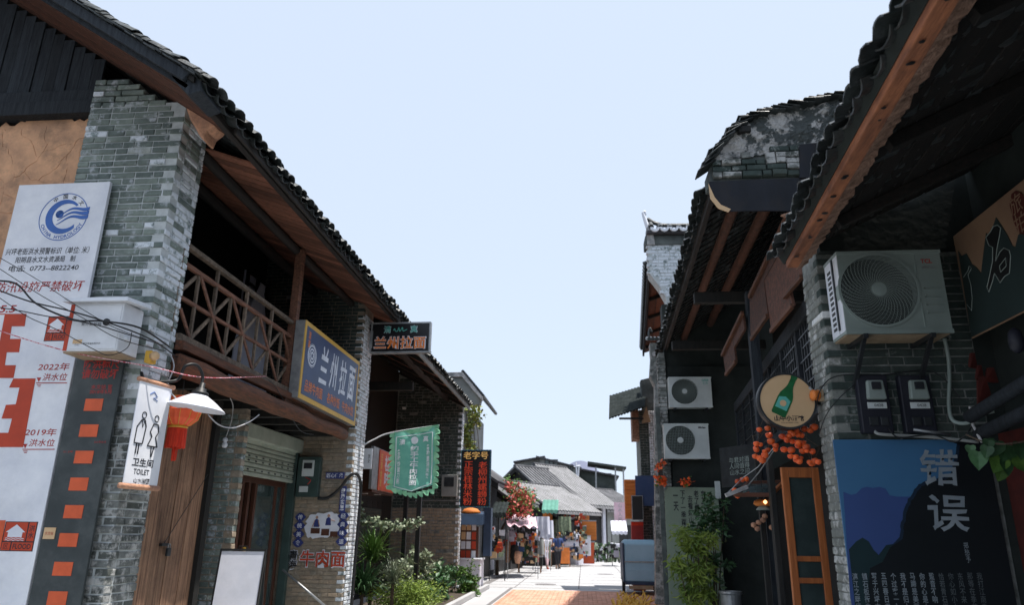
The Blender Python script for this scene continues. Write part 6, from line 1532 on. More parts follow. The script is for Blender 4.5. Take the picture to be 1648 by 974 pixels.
# ------------------------------------------------------------- round bottle sign
rsg = thing('round_sign', 'round cream tavern sign with a green beer bottle on the right brick pillar', 'sign', (1.85, 6.6, 2.8))
c = at(1266, 646, Y=6.6); f = Fr(c, (1, 0, 0)); RR = .245
MB().lathe([(RR, .02), (RR+.008, .0), (RR+.008, -.07), (RR, -.08)], c, 48, axis=f.n).build('sign_box', 'black', rsg)
MB().ring(f, 0, 0, RR-.012, RR+.006, .018, .026, 48).build('sign_rim', 'dmetal', rsg)
MB().lathe([(RR-.012, .021), (RR-.012, .0)], c, 48, axis=f.n).build('sign_face', 'cream', rsg)
th = R(-27); ct_, st_ = math.cos(th), math.sin(th)
def bt(pts, sc=1.08): return [((a*ct_-b*st_)*sc-.01, (a*st_+b*ct_)*sc+.035) for a, b in pts]
half = [(0, -.165), (.052, -.165), (.060, -.155), (.060, -.02), (.054, .02), (.032, .07), (.024, .1), (.022, .165), (.026, .17), (.026, .19), (0, .19)]
MB().plate(f, bt(half[1:-1]+[(-a, b) for a, b in half[1:-1]][::-1]), .022, .025).build('bottle_print', 'bottle', rsg)
MB().plate(f, bt([(-.048, -.02), (-.048, -.11), (.048, -.11), (.048, -.02), (0, .0)]), .025, .027).build('bottle_label', 'teal', rsg)
MB().plate(f, bt([(.018, .06), (.05, .0), (.052, -.14), (.058, -.15), (.06, 0), (.03, .07)]), .0215, .0235).build('bottle_shadow', 'ac', rsg)
lb_ = MB(); q = bt([(-.0, -.06)])[0]; lb_.ring(f, q[0], q[1], 0, .028, .027, .029, 16); lb_.build('label_circle', 'cream', rsg)
text('山中小酒馆', f, .0, -.155, w=.25, h=.048, parent=rsg, bold=.02, c=.024, wob=.004); text('Time:pm6:00-12:00', f, .0, -.195, w=.15, h=.014, parent=rsg, c=.024)
MB().tube([f.p(.2, .12, .02), f.p(.245, .06, .03)], .012, 8).build('sign_clip', 'limewhite', rsg)
MB().box(c.x+RR-.01, 2.1, 6.62, 6.66, c.z-.03, c.z+.03).build('sign_bracket', 'dmetal', rsg)
# persimmon garlands
r = random.Random(12)
pm = [(1223, 692), (1217, 715), (1236, 690), (1240, 711), (1216, 735), (1224, 738), (1232, 733), (1231, 727), (1228, 741), (1223, 716), (1238, 701), (1248, 718), (1236, 725), (1247, 724), (1217, 722), (1258, 703), (1270, 702), (1262, 724), (1276, 711), (1274, 725), (1280, 694), (1284, 701), (1287, 700), (1272, 735), (1284, 715), (1294, 691), (1291, 714), (1298, 726), (1298, 720), (1307, 727), (1311, 688), (1281, 736), (1289, 738), (1287, 743), (1306, 746), (1317, 744), (1312, 742), (1266, 707)]
pm += [(x+r.uniform(-9, 9), y_+r.uniform(-8, 8)) for x, y_ in pm[14:36:2]]
br = thing('garland_branch', 'thin dark twig that carries the orange persimmons under the round sign', 'branch', at(1262, 690, Y=6.7))
tw = MB()
for i, (x, y_) in enumerate(pm):
    if i % 2 == 0: tw.tube([at(x, y_-4, Y=6.7), at(x+r.uniform(-6, 10), y_-22, Y=6.72), at(1262+r.uniform(-30, 30), 683, Y=6.72)], .003, 4)
tw.build('twigs', 'bark', br, stuff=True)
for i, (x, y_) in enumerate(pm):
    c = at(x+r.uniform(-1, 1), y_, Y=6.7+r.uniform(-.08, .05)); s = r.uniform(.022, .036)*(1.2 if i in (26, 24, 30) else 1)
    o = MB().lathe([(.001, -s*.85), (s*.7, -s*.6), (s, 0), (s*.85, s*.55), (s*.35, s*.75), (.001, s*.68)], c, 14).build('persimmon', 'persim', None, smooth=True, loc=c)
    tag(o, 'round orange persimmon ornament hanging under the round bottle sign', 'persimmon', 'persimmons hanging under the round sign')
    cal_ = MB().lathe([(.001, s*.78), (s*.3, s*.76), (s*.02, s*.95)], c, 8).build('calyx', 'bark', o)
# orange door leaf
od = thing('orange_door', 'tall orange wooden door leaf with three green glass panes standing open', 'door', (2.3, 8.0, 0))
fo = Fr((2.0, 7.75, 0), (1, .08, 0)); W2 = .375; H2 = 2.28
for (a0, a1, b0, b1, nm) in ((0, .07, 0, H2, 'door_stile'), (W2-.07, W2, 0, H2, 'door_stile'), (.07, W2-.07, H2-.10, H2, 'door_rail'), (.07, W2-.07, 1.38, 1.43, 'door_rail'), (.07, W2-.07, 1.18, 1.23, 'door_rail'), (.07, W2-.07, .35, .42, 'door_rail'), (.07, W2-.07, 0, .12, 'door_rail')):
    MB().rect(fo, a0, a1, b0, b1, -.045, 0 if nm == 'door_stile' else -.003).build(nm, 'wood_orange', od, bevel=.005)
for b0, b1 in ((1.43, H2-.1), (1.23, 1.38), (.42, 1.18), (.12, .35)): MB().rect(fo, .07, W2-.07, b0, b1, -.026, -.02).build('glass_pane', 'glass', od)
MB().box(2.08, 2.14, 8.6, 8.72, 0, 2.6).build('door_jamb', 'wood_dark', od, bevel=.006); 
MB().box(2.1, 2.16, 9.3, 9.36, 0, 2.6).build('door_jamb', 'wood_dark', od, bevel=.006)
# swung-up window frame on a chain
wn = thing('awning_window', 'propped open wooden window flap held up by chains above the tavern entrance', 'window', at(1215, 795, Y=8.6))
P = [at(1182, 797, Y=8.7), at(1206, 778, Y=9.2), at(1262, 776, Y=9.4), at(1240, 797, Y=8.7)]
for i in range(4): MB().beam(P[i], P[(i+1) % 4], .035, .045).build('flap_rail', 'wood_orange' if i == 2 else 'wood_soffit', wn, bevel=.004)
MB().add([p-V((0, 0, .005)) for p in P], [(0, 1, 2, 3)]).build('glass_pane', 'glass', wn)
MB().beam(at(1168, 798, Y=8.55), at(1203, 784, Y=8.62), .03, .04).build('white_edge', 'limewhite', wn)
MB().tube([at(1170, 795, Y=8.55), at(1195, 770, Y=8.6), at(1220, 752, Y=8.2), at(1250, 715, Y=7.5)], .005, 5).build('chain', 'metal', wn); MB().tube([at(1203, 783, Y=8.6), at(1222, 760, Y=8.3), at(1252, 716, Y=7.5)], .007, 5).build('chain', 'metal', wn)
# pendant lamp, dim ornaments
pl_ = thing('pendant_lamp', 'small lit pendant lamp with orange fabric ruffle inside the tavern entrance', 'lamp', at(1230, 820, Y=8.9))
c = at(1228, 810, Y=8.9)
MB().lathe([(.06, .04), (.10, .02), (.11, -.01), (.08, -.035), (.02, -.03)], c, 16).build('orange_ruffle', 'orangeboard', pl_, smooth=True)
MB().lathe([(.02, .0), (.03, -.02), (.08, -.07), (.082, -.08), (.03, -.05)], c, 18).build('lamp_shade', 'ac', pl_, smooth=True)
MB().lathe([(.001, .03), (.02, .015), (.022, 0), (.001, -.02)], c+V((0, -.11, 0)), 10).build('bulb', 'warmlamp', pl_, smooth=True)
MB().tube([c+V((0, 0, .04)), c+V((0, 0, .6))], .004, 5).build('flex', 'cable', pl_)
r = random.Random(4)
for i, (x, y_) in enumerate(((1213, 846), (1221, 842), (1228, 838), (1231, 832), (1219, 852), (1242, 850), (1182, 790), (1187, 776), (1195, 773), (1201, 772), (1187, 799))):
    c = at(x, y_, Y=9.2); g_in = i < 6
    o = MB().lathe([(.001, -.03), (.03, -.015), (.034, .01), (.02, .03), (.001, .032)], c, 10).build('ornament', 'corbel' if g_in else 'persim', None, smooth=True, loc=c)
    tag(o, 'small dull orange ornament hanging in the dark below the pendant lamp' if g_in else 'small orange blossom ornament on the propped window flap', 'ornament', 'ornaments below the pendant lamp' if g_in else 'ornaments on the window flap')
# white plaque letters on the dark wall
dk = thing('calligraphy_board', 'dark board with faint white calligraphy left of the round sign', 'sign', at(1190, 755, Y=9.6))
a_ = at(1190, 750, Y=9.6); f = Fr((a_.x, 9.6, a_.z), (.6, -1, 0)); MB().rect(f, -.35, .35, -.25, .25, -.02, 0).build('board_panel', 'dmetal', dk)
text('与君对酒\n人间值得\n山水之间', f, 0, 0, w=.36, h=.22, mt='ac', parent=dk, c=.003)
# poem board, bamboo, tub
pb = thing('poem_board', 'sage green board with columns of black handwriting below the lower air conditioner', 'sign', (1.95, 13.7, 0))
f = front(0, 13.7, 0); a_ = at(1070, 785, Y=13.7); b_ = at(1155, 785, Y=13.7)
MB().plate(f, [(a_.x-.02, .3), (b_.x, .3), (b_.x, a_.z), (a_.x+.06, a_.z+.01), (a_.x-.01, a_.z-.06)], -.03, 0).build('board_panel', 'poem', pb, bevel=.006)
for (x, y0, y1, tt) in ((1087, 797, 823, '一\n天'), (1098, 790, 858, '下\n了\n一\n季\n雨\n水'), (1110, 798, 843, '去\n看\n好\n山'), (1120, 790, 835, '老\n了\n慢\n走'), (1131, 790, 812, '来\n一')):
    p0, p1 = at(x, y0, Y=13.7), at(x, y1, Y=13.7); text(tt, f, p0.x, (p0.z+p1.z)/2, w=.09, h=p0.z-p1.z, parent=pb, bold=.02, c=.003)
MB().box(a_.x-.1, a_.x-.02, 13.72, 13.78, 0, 3.9).build('board_post', 'greyrender', pb, bevel=.006)
bush('bamboo', 'leafy potted bamboo with green and yellow leaves in front of the poem board', (1.70, 12.2, 0), .29, 1.65, 2600, .115, 'bambooleaf', 22, asp=.22, stems=14, droop=.6, cat='bamboo', ry=.3)
bush('bamboo', 'darker leafy climber hanging between poem board and tavern entrance', (2.05, 12.7, 0), .22, 1.5, 650, .12, 'leafdark', 23, asp=.4, stems=8, droop=.3, sh=.75, cat='plant')
tb = thing('tub', 'small grey-blue tub on the ground right of the bamboo', 'tub', (2.45, 11.9, 0))
c = at(1176, 958, Y=11.9); MB().lathe([(.13, 0), (.15, c.z), (.17, c.z+.02), (.17, c.z+.05), (.14, c.z+.05), (.13, .05)], (c.x, 11.9, 0), 20).build('tub_body', 'metal', tb)
ws_ = at(1155, 788, Y=13.6); o = MB().box(ws_.x-.04, ws_.x+.05, 13.6, 13.65, ws_.z-.16, ws_.z+.14).build('white_plate', 'acwhite', None, bevel=.004, loc=ws_); tag(o, 'small pale plate on the dark wall right of the poem board top', 'plate')
def blossom(name, lab, pts, Y, mt, n, size, seed, spread):
    t = thing(name, lab, 'flowers', at(*pts[0], Y=Y)); b = MB(); l_ = MB(); 
    fn = lambda r: at(*r.choice(pts), Y=Y)+V((r.gauss(0, spread), r.gauss(0, spread), r.gauss(0, spread)))
    leaves(b, n, fn, size, seed, asp=.9); leaves(l_, n//3, fn, size, seed+1, asp=.6)
    b.build('blossoms', mt, t, fix=False); l_.build('foliage', 'leaf', t, fix=False); return t
blossom('flower_spray', 'orange-red flower spray hanging on the brick column left of the poem board', [(1058, 768), (1062, 776), (1067, 774), (1060, 752), (1063, 745)], 13.6, 'persim', 90, .07, 5, .035)
blossom('flower_spray', 'small orange flower spray above the top of the poem board', [(1102, 778), (1108, 774), (1098, 775)], 13.6, 'persim', 40, .06, 6, .03)
# ============================================================= FAR RIGHT SIDE
H1 = thing('horse_head_wall', 'tall whitewashed brick gable wall with upturned tile cap above the right roofs', 'wall', (2, 15.5, 0))
pc = Pieces(H1, 'brick', 'brick_white')
HY = 15.5
def ph(pts, y=HY): return [(at(px, py, Y=y).x, at(px, py, Y=y).z) for px, py in pts]
outl = ph([(1042, 392), (1045, 440), (1062, 462), (1072, 480), (1074, 560), (1058, 600), (1058, 974)])
x1 = 4.2
MB().plate(front(0, HY+.008, 0), [(a+.006, b) for a, b in outl]+[(x1, 0), (x1, outl[0][1])], -.4, 0).build('wall_core', 'mortar_l', H1)
def kh(a, b):
    zs_ = [(7.9, 1.53), (7.2, 1.56), (6.85, 1.77), (6.6, 1.88), (5.5, 1.86), (5.0, 1.74), (0, 1.7)]
    for (za, xa), (zb, xb) in zip(zs_, zs_[1:]):
        if zb <= b <= za: return a > xa+(xb-xa)*(za-b)/(za-zb)+.05
    return True
brick_wall(pc, H1, front(0, HY, 0), 1.5, 2.9, 4.9, 7.88, 'brick_white', L=.26, H=.066, j=.013, D=.12, seed=91, keep=kh)
pc.flush(300, 3)
MB().box(1.49, x1, HY-.04, HY+.45, 7.86, 8.08).build('green_frieze', 'greyrender', H1, bevel=.01)
cap = MB()
for i in range(12):
    x = 1.62+i*.21; dz = .10*max(0, 1-i/3)
    cap.tube([(x, HY-.22, 8.17+dz*.5), (x+.02, HY+.2, 8.38+dz)], .06, 7).tube([(x, HY+.65, 8.17+dz*.5), (x+.02, HY+.2, 8.38+dz)], .06, 7)
cap.build('cap_tiles', 'tile', H1, stuff=True)
for i in range(5):
    x = 1.60+i*.21
    MB().ring(front(0, HY-.2, 0), x+.1, 8.2, .05, .105, 0, .05, 10, t0=math.pi, t1=2*math.pi).build('drip_scallop', 'white', H1)
MB().box(1.52, x1, HY-.16, HY+.56, 8.09, 8.16).build('cap_bed', 'fartile_dark', H1, bevel=.01)
MB().tube(spline([V((x1, HY+.2, 8.42)), V((2.2, HY+.2, 8.42)), V((1.8, HY+.2, 8.47)), V((1.58, HY+.2, 8.6))], 5), .05, 8).build('ridge', 'tile', H1)
q = [at(1046, 376, Y=HY), at(1041, 362, Y=HY), at(1037, 350, Y=HY), at(1035, 343, Y=HY), at(1038, 341, Y=HY), at(1039, 346, Y=HY)]
MB().tube(spline(q, 5), .055, 8, r2=.02).build('upturned_tip', 'white', H1, smooth=True)
MB().plate(front(0, HY-.05, 0), ph([(1041, 395), (1040, 368), (1046, 362), (1052, 382), (1054, 395)]), -.3, 0).build('white_end', 'limewhite', H1, bevel=.01)
# timber house beyond with brown soffit
C3 = thing('timber_house', 'tall timber house with brown boarded soffit behind the whitewashed gable wall', 'house', (2.2, 18, 0))
ea = at(1042, 438, Z=7.4); eb = at(1034, 572, Z=7.4)
dd = (eb-ea).normalized(); nn_ = V((dd.y, -dd.x, 0)); L3 = (eb-ea).length
def c3(s, t, h=0): return ea+dd*s+nn_*t+V((0, 0, .35*t+h))
MB().hexa([c3(0, 0, .08), c3(L3, 0, .08), c3(L3, 4, .08), c3(0, 4, .08), c3(0, 0, .16), c3(L3, 0, .16), c3(L3, 4, .16), c3(0, 4, .16)]).build('roof_deck', 'fartile_dark', C3)
MB().beam(c3(0, .03, .05), c3(L3, .03, .05), .06, .2).build('fascia_board', 'wood_bluegrey', C3)
for i in range(5): MB().hexa([c3(0, .08+i*.22, .05), c3(L3, .08+i*.22, .05), c3(L3, .28+i*.22, .05), c3(0, .28+i*.22, .05), c3(0, .08+i*.22, .075), c3(L3, .08+i*.22, .075), c3(L3, .28+i*.22, .075), c3(0, .28+i*.22, .075)]).build('soffit_board', 'wood_soffit', C3)
for i in range(5): MB().beam(c3(.5+i*1.7, .1, .0), c3(.5+i*1.7, 1.4, .0), .08, .08).build('rafter', 'wood_dark', C3)
MB().hexa([c3(0.2, 1.0, -7.6), c3(L3, 1.0, -7.6), c3(L3, 4, -8.8), c3(.2, 4, -8.8), c3(.2, 1.0, .05), c3(L3, 1.0, .05), c3(L3, 4, .05), c3(.2, 4, .05)]).build('house_wall', 'wood_plank', C3)
k = MB()
for i in range(int(L3/.24)): k.tube([c3(i*.24, -.08, .2), c3(i*.24, 4, .2)], .08, 6)
k.build('roof_tile_rows', 'tile', C3, stuff=True)
# small stepped gable end with drip tile and brick column under it
H2 = thing('gable_end', 'small old brick gable end with curled tile crest under the boarded soffit', 'wall', (1.75, 15.2, 0))
pc = Pieces(H2, 'brick', 'brick_old')
y_ = 14.9
def p2(pts): return [(at(px, py, Y=y_).x, at(px, py, Y=y_).z) for px, py in pts]
MB().plate(front(0, y_, 0), p2([(1046, 552), (1074, 552), (1078, 590), (1075, 974), (1056, 974), (1054, 620), (1046, 605), (1048, 575)]), -.3, 0).build('render_wall', 'brick_old', H2)
cr_ = MB()
for i in range(6):
    x = at(1044+i*6, 548, Y=y_); cr_.tube([x+V((0, -.12, 0)), x+V((0, .3, .12))], .045, 6)
cr_.build('crest_tiles', 'tile', H2, stuff=True)
MB().tube(spline([at(1046, 548, Y=y_), at(1044, 538, Y=y_), at(1046, 528, Y=y_), at(1049, 534, Y=y_)], 4), .02, 6).build('curled_tip', 'tile', H2)
MB().lathe([(.001, .02), (.05, .015), (.05, 0)], at(1053, 570, Y=y_-.01), 14, axis=(0, -1, 0)).build('round_boss', 'limewhite', H2)
pc.flush(300, 3)
B5 = thing('brick_shop', 'narrow grey brick shopfront with pale pilaster behind the tricycle cart', 'house', (1.8, 25, 0))
pc = Pieces(B5, 'brick', 'brick_dark')
y_ = 24.4
xa, xb, xc = at(1031, 740, Y=y_).x, at(1046, 740, Y=y_).x, at(1062, 740, Y=y_).x
zt = at(1040, 660, Y=y_).z
MB().box(xa+.008, 3.4, y_+.008, 26.2, 0, zt).build('core', 'mortar_d', B5)
brick_wall(pc, B5, front(0, y_, 0), xa, xb, .1, zt, 'brick_dark', L=.22, H=.07, j=.014, D=.1, seed=95)
brick_wall(pc, B5, front(0, y_-.03, 0), xb, xc+.1, .1, zt, 'brick_white', L=.14, H=.07, j=.014, D=.1, seed=96)
pc.flush(300, 2.5)
MB().plate(front(0, y_-.02, 0), [(at(px, py, Y=y_).x, at(px, py, Y=y_).z) for px, py in [(1031, 612), (1056, 606), (1060, 665), (1035, 668)]], -.5, 0).build('upper_wall', 'greyrender', B5)
MB().box(xa-.22, xa, y_+.1, y_+.9, at(1, 705, Y=y_).z, at(1, 652, Y=y_).z).build('rusty_bay', 'beam_rough', B5, bevel=.01)
tr = [(1034, 672), (1040, 655), (1047, 680), (1033, 682)]; MB().plate(front(0, y_-.06, 0), [(at(px, py, Y=y_).x, at(px, py, Y=y_).z) for px, py in tr], -.04, 0).build('tan_bracket', 'rust', B5)
cn = thing('metal_canopy', 'dark corrugated metal canopy jutting out over the right side of the street', 'canopy', (1.6, 18.5, 4.8))
P = [at(982, 640, Y=23.9), at(1036, 620, Y=17.6), at(1036, 655, Y=23.9), at(980, 673, Y=16.8)]
P = [at(981, 638, Y=25.5), at(1040, 620, Y=25.5), at(1038, 655, Y=23.5), at(980, 674, Y=23.5)]
n_ = 12; b = MB()
for i in range(n_):
    t0, t1 = i/n_, (i+.55)/n_
    b.hexa([P[0].lerp(P[1], t0)-V((0, 0, .03)), P[0].lerp(P[1], t1)-V((0, 0, .03)), P[3].lerp(P[2], t1)-V((0, 0, .03)), P[3].lerp(P[2], t0)-V((0, 0, .03)), P[0].lerp(P[1], t0)+V((0, 0, .03)), P[0].lerp(P[1], t1)+V((0, 0, .03)), P[3].lerp(P[2], t1)+V((0, 0, .03)), P[3].lerp(P[2], t0)+V((0, 0, .03))])
b.build('corrugated_ribs', 'darkrough', cn, stuff=True)
MB().hexa([p-V((0, 0, .01)) for p in P]+[p+V((0, 0, .01)) for p in P]).build('canopy_sheet', 'darkrough', cn)
MB().tube([at(997, 674, Y=23.6), at(1035, 674, Y=24)], .035, 6).build('strut', 'dmetal', cn)
fl = thing('red_flag', 'small orange-red flag hanging on the pale pilaster at the right', 'flag', at(1056, 660, Y=23.9))
MB().plate(front(0, 23.9, 0), [(at(px, py, Y=23.9).x, at(px, py, Y=23.9).z) for px, py in [(1056, 642), (1059, 650), (1058, 668), (1060, 680), (1053, 680), (1055, 665), (1053, 655)]], -.01, 0).build('flag_cloth', 'orangered', fl)
# boxes and signs at the right side
os_ = thing('orange_box_sign', 'orange slatted wooden box sign beside the blank navy sign', 'sign', (1.25, 19.5, 2))
a_, b_ = at(1005, 772, Y=23.7), at(1028, 836, Y=23.7)
for i in range(11):
    h = (a_.z-b_.z)/11; MB().box(a_.x, b_.x, 23.7, 24.1, b_.z+i*h+.006, b_.z+(i+1)*h-.006).build('slat', 'orangeboard', os_)
MB().box(a_.x+.01, b_.x-.01, 23.75, 24.08, b_.z+.01, a_.z-.01).build('box_core', 'orangeboard', os_)
ns = thing('blank_sign', 'blank dark navy board sign mounted above the tricycle cart', 'sign', (1.7, 19, 2.3))
a_, b_ = at(1022, 766, Y=23.5), at(1057, 815, Y=23.5); MB().box(a_.x, b_.x, 23.5, 23.56, b_.z, a_.z).build('sign_panel', 'navy', ns, bevel=.006)
MB().box(b_.x, b_.x+.3, 23.52, 23.55, b_.z+.1, b_.z+.14).build('bracket', 'metal', ns)
bx_ = thing('menu_case', 'small black framed menu case hanging below the navy board sign', 'case', (1.5, 18.9, 1.7))
a_, b_ = at(1016, 798, Y=23.3), at(1036, 838, Y=23.3); MB().box(a_.x, b_.x, 23.3, 23.36, b_.z, a_.z).build('case_frame', 'metal', bx_, bevel=.005); MB().box(a_.x+.02, b_.x-.02, 23.285, 23.3, b_.z+.02, a_.z-.02).build('case_face', 'black', bx_)
rd = thing('red_cabinet', 'dark red cabinet standing behind the blue tricycle cart', 'cabinet', (1.5, 19.5, 0))
a_, b_ = at(1016, 840, Y=24.0), at(1036, 862, Y=24.0); MB().box(a_.x, b_.x, 24.0, 24.3, 0, a_.z).build('cabinet_body', 'redlet', rd, bevel=.01); MB().box(a_.x, b_.x, 23.985, 24.0, a_.z-.12, a_.z-.02).build('cabinet_header', 'tassel', rd)
# tricycle cart with blue cover
tc = thing('tricycle_cart', 'parked cargo tricycle with a sky blue sheet cover on its rear box', 'tricycle', (1.55, 22.7, 0))
a_, b_ = at(1004, 869, Y=22.0), at(1057, 940, Y=22.0)
x0, x1, zt, zb = a_.x, b_.x, a_.z, b_.z+.04
b = MB(); pr = [(22.0, zb), (21.98, zb+.3), (22.0, zt-.12), (22.1, zt-.02), (22.4, zt), (23.5, zt-.05), (23.55, zb)]
vs = [(x, y, z) for x in (x0, x1) for y, z in pr]; n7 = len(pr)
b.add(vs, [tuple(range(n7)), tuple(range(2*n7-1, n7-1, -1))]+[(i, (i+1) % n7, n7+(i+1) % n7, n7+i) for i in range(n7)])
b.build('cargo_cover', 'blueplastic', tc, bevel=.03)
MB().box(x0-.01, x1+.01, 21.965, 21.99, (zt+zb)/2-.05, (zt+zb)/2-.02).build('cover_seam', 'metal', tc)
for sx in (x0-.05, x1+.005): MB().box(sx, sx+.045, 21.97, 23.5, zb-.02, zt-.1).build('side_frame', 'bluedark', tc, bevel=.006)
MB().box(x0, x1, 21.98, 23.6, zb-.09, zb-.0).build('chassis', 'bluedark', tc, bevel=.01)
def wheel(x, y, rad, w_=.07):
    t = MB().lathe([(rad*.75, -w_/2), (rad*.95, -w_/2), (rad, 0), (rad*.95, w_/2), (rad*.75, w_/2), (rad*.75, -w_/2)], (x, y, rad), 24, axis=(1, 0, 0), caps=False).build('wheel', 'rubber', tc, smooth=False)
    rm_ = MB(); rm_.lathe([(rad*.74, -.02), (rad*.74, .02)], (x, y, rad), 20, axis=(1, 0, 0), caps=False); rm_.lathe([(.03, -.05), (.03, .05)], (x, y, rad), 10, axis=(1, 0, 0))
    for i in range(8): a = i*math.pi/4; rm_.beam((x, y, rad), (x, y+rad*.74*math.cos(a), rad+rad*.74*math.sin(a)), .008, .008, (1, 0, 0))
    rm_.build('rim', 'metal', t)
wheel(x0-.02, 22.5, .25); wheel(x1+.0, 22.5, .25); wheel((x0+x1)/2, 24.5, .25)
MB().beam((x0+.3, 23.5, .35), (x0+.35, 24.5, .4), .05, .06).build('frame_tube', 'bluedark', tc); MB().box(x0+.2, x0+.5, 23.6, 23.9, .6, .75).build('saddle', 'black', tc, bevel=.03)
MB().tube([((x0+x1)/2-.3, 24.2, 1.0), ((x0+x1)/2, 24.35, .95), ((x0+x1)/2+.3, 24.2, 1.0)], .015, 6).build('handlebar', 'metal', tc); MB().tube([((x0+x1)/2, 24.35, .95), ((x0+x1)/2, 24.5, .3)], .025, 6).build('fork', 'bluedark', tc)
MB().box(x0+.1, x1-.1, 21.97, 21.99, zb-.2, zb-.1).build('rear_bumper', 'rust', tc)
mr_ = MB().box(x0-.22, x0-.06, 23.9, 23.94, .95, 1.15).build('windshield', 'cloth', tc, bevel=.01)
# yellow straw / hoses pile at the right
yl = thing('straw_broom', 'heap of bright yellow straw brooms lying on the paving beside the cart', 'broom', (1.1, 19.5, 0))
b = MB(); r = random.Random(8)
for i in range(90):
    a = at(r.uniform(988, 1040), r.uniform(966, 990), Z=.05); d = V((r.gauss(.15, .2), r.gauss(.9, .4), .12+r.random()*.15))
    b.tube([(a.x, a.y, .03+r.random()*.1), V((a.x, a.y, .1))+d*.6], .016, 4)
M['straw'] = mat('yellow_straw', (.8, .45, .04), .7, (.55, .28, .03), 9, bump=0)
b.build('straw_bundle', 'straw', yl, stuff=True); MB().tube([(.95, 19.0, .1), (1.35, 19.7, .18)], .02, 6).build('handle', 'wood_orange', yl)
# right row further off: low houses so that the right edge of the street closes
def house(name, lab, p0, p1, zw, depth, rise, wall, roof, over=.35, cat='house', front_items=(), ov_end=.2, rows=True):
    p0 = V(p0); p1 = V(p1); t = thing(name, lab, cat, ((p0.x+p1.x)/2, (p0.y+p1.y)/2, 0))
    d = (p1-p0); d.z = 0; L = d.length; d.normalize(); n = V((-d.y, d.x, 0))
    def P(s, q, z): return V((p0.x, p0.y, 0))+d*s+n*q+V((0, 0, z))
    h = rise/(depth/2)
    w_ = MB().hexa([P(0, 0, 0), P(L, 0, 0), P(L, depth, 0), P(0, depth, 0), P(0, 0, zw), P(L, 0, zw), P(L, depth, zw), P(0, depth, zw)])
    for s0, s1 in ((0, .2), (L-.2, L)):
        w_.add([P(s0, 0, zw), P(s0, depth, zw), P(s0, depth/2, zw+rise), P(s1, 0, zw), P(s1, depth, zw), P(s1, depth/2, zw+rise)], [(0, 1, 2), (3, 5, 4), (0, 2, 5, 3), (1, 4, 5, 2), (0, 3, 4, 1)])
    w_.build('wall', wall, t)
    e = ov_end
    for side in (0, 1):
        q0, q1 = (-over, depth/2) if side == 0 else (depth+over, depth/2); z0 = zw-over*h+.03; z1 = zw+rise+.03
        r_ = MB().hexa([P(-e, q0, z0), P(L+e, q0, z0), P(L+e, q1, z1), P(-e, q1, z1), P(-e, q0, z0+.1), P(L+e, q0, z0+.1), P(L+e, q1, z1+.1), P(-e, q1, z1+.1)]).build('roof', roof, t)
        if rows:
            k_ = MB(); m_ = int((L+2*e)/.27)
            for i in range(m_+1):
                s = -e+i*(L+2*e)/m_; k_.tube([P(s, q0, z0+.15), P(s, q1, z1+.15)], .085, 5)
            k_.build('tile_rows', roof, r_, stuff=True)
    MB().tube([P(-e-.1, depth/2, zw+rise+.2), P(L+e+.1, depth/2, zw+rise+.2)], .12, 6).build('ridge', 'fartile_dark', t)
    for se in (-e-.03, L+e-.03):
        for qa, qb in ((-over, depth/2), (depth+over, depth/2)):
            za, zb_ = zw-over*h, zw+rise; MB().hexa([P(se, qa, za-.14), P(se+.06, qa, za-.14), P(se+.06, qb, zb_-.14), P(se, qb, zb_-.14), P(se, qa, za+.16), P(se+.06, qa, za+.16), P(se+.06, qb, zb_+.16), P(se, qb, zb_+.16)]).build('verge_board', 'wood_dark', t)
    for (nm, s0, s1, z0, z1, m, off) in front_items:
        MB().hexa([P(s0, -off, z0), P(s1, -off, z0), P(s1, .05, z0), P(s0, .05, z0), P(s0, -off, z1), P(s1, -off, z1), P(s1, .05, z1), P(s0, .05, z1)]).build(nm, m, t)
    return t
door = lambda s: ('doorway', s, s+1.3, 0, 2.3, 'black', .03)
# left row
house('tiled_house', 'low grey house with tiled eave directly behind the neon sign', (-3.9, 28.6, 0), (-3.7, 32.2, 0), 3.75, 6, 1.9, 'wood_bluegrey', 'fartile_dark', .7, front_items=(door(.6), ('white_curtain', 2.2, 2.9, .2, 1.9, 'cloth', .06)))
house('tiled_house', 'dark shophouse with tiled roof behind the coral flowering tree', (-3.9, 33, 0), (-3.1, 39, 0), 3.4, 6, 2.0, 'wood_dark', 'farroof', .8, front_items=(door(.8), door(3.2), ('stall_shelf', 4.6, 5.8, .3, 1.3, 'cloth', .5)))
pA, pB = at(876, 820, Y=41), at(944, 822, Y=45)
house('tiled_house', 'broad grey tiled shophouse with orange boards facing the camera', (pA.x, 41.3, 0), (pB.x, 45, 0), 3.1, 4.2, 1.1, 'wood_dark', 'farroof_light', .9, front_items=(('orange_board', -.1, .55, .9, 3.0, 'orangeboard', .15), door(1.6), ('goods_display', .8, 1.5, .9, 2.4, 'leafgrey', .2), ('stall_table', 2.3, 4.3, .0, 1.0, 'cloth', .5), ('orange_board', 3.6, 4.4, 1.4, 2.8, 'orangeboard', .15)))
pA, pB = at(930, 800, Y=46.5), at(977, 812, Y=49)
house('tiled_house', 'narrow dark grey tiled house peeping over the broad shophouse roof', (-2.1, 44.9, 0), (-.5, 46.9, 0), 3.75, 5, 1.7, 'wood_dark', 'farroof', .5, front_items=(door(.6),))
house('tiled_house', 'higher grey tiled house with white corner post behind the broad shophouse', (-.2, 47.0, 0), (pB.x, 49.4, 0), 3.6, 7, 2.2, 'wood_dark', 'farroof_light', .7, front_items=(door(.5), ('corner_post', 2.3, 2.6, 0, 3.6, 'cloth', .12)))
pA = at(965, 795, Y=53)
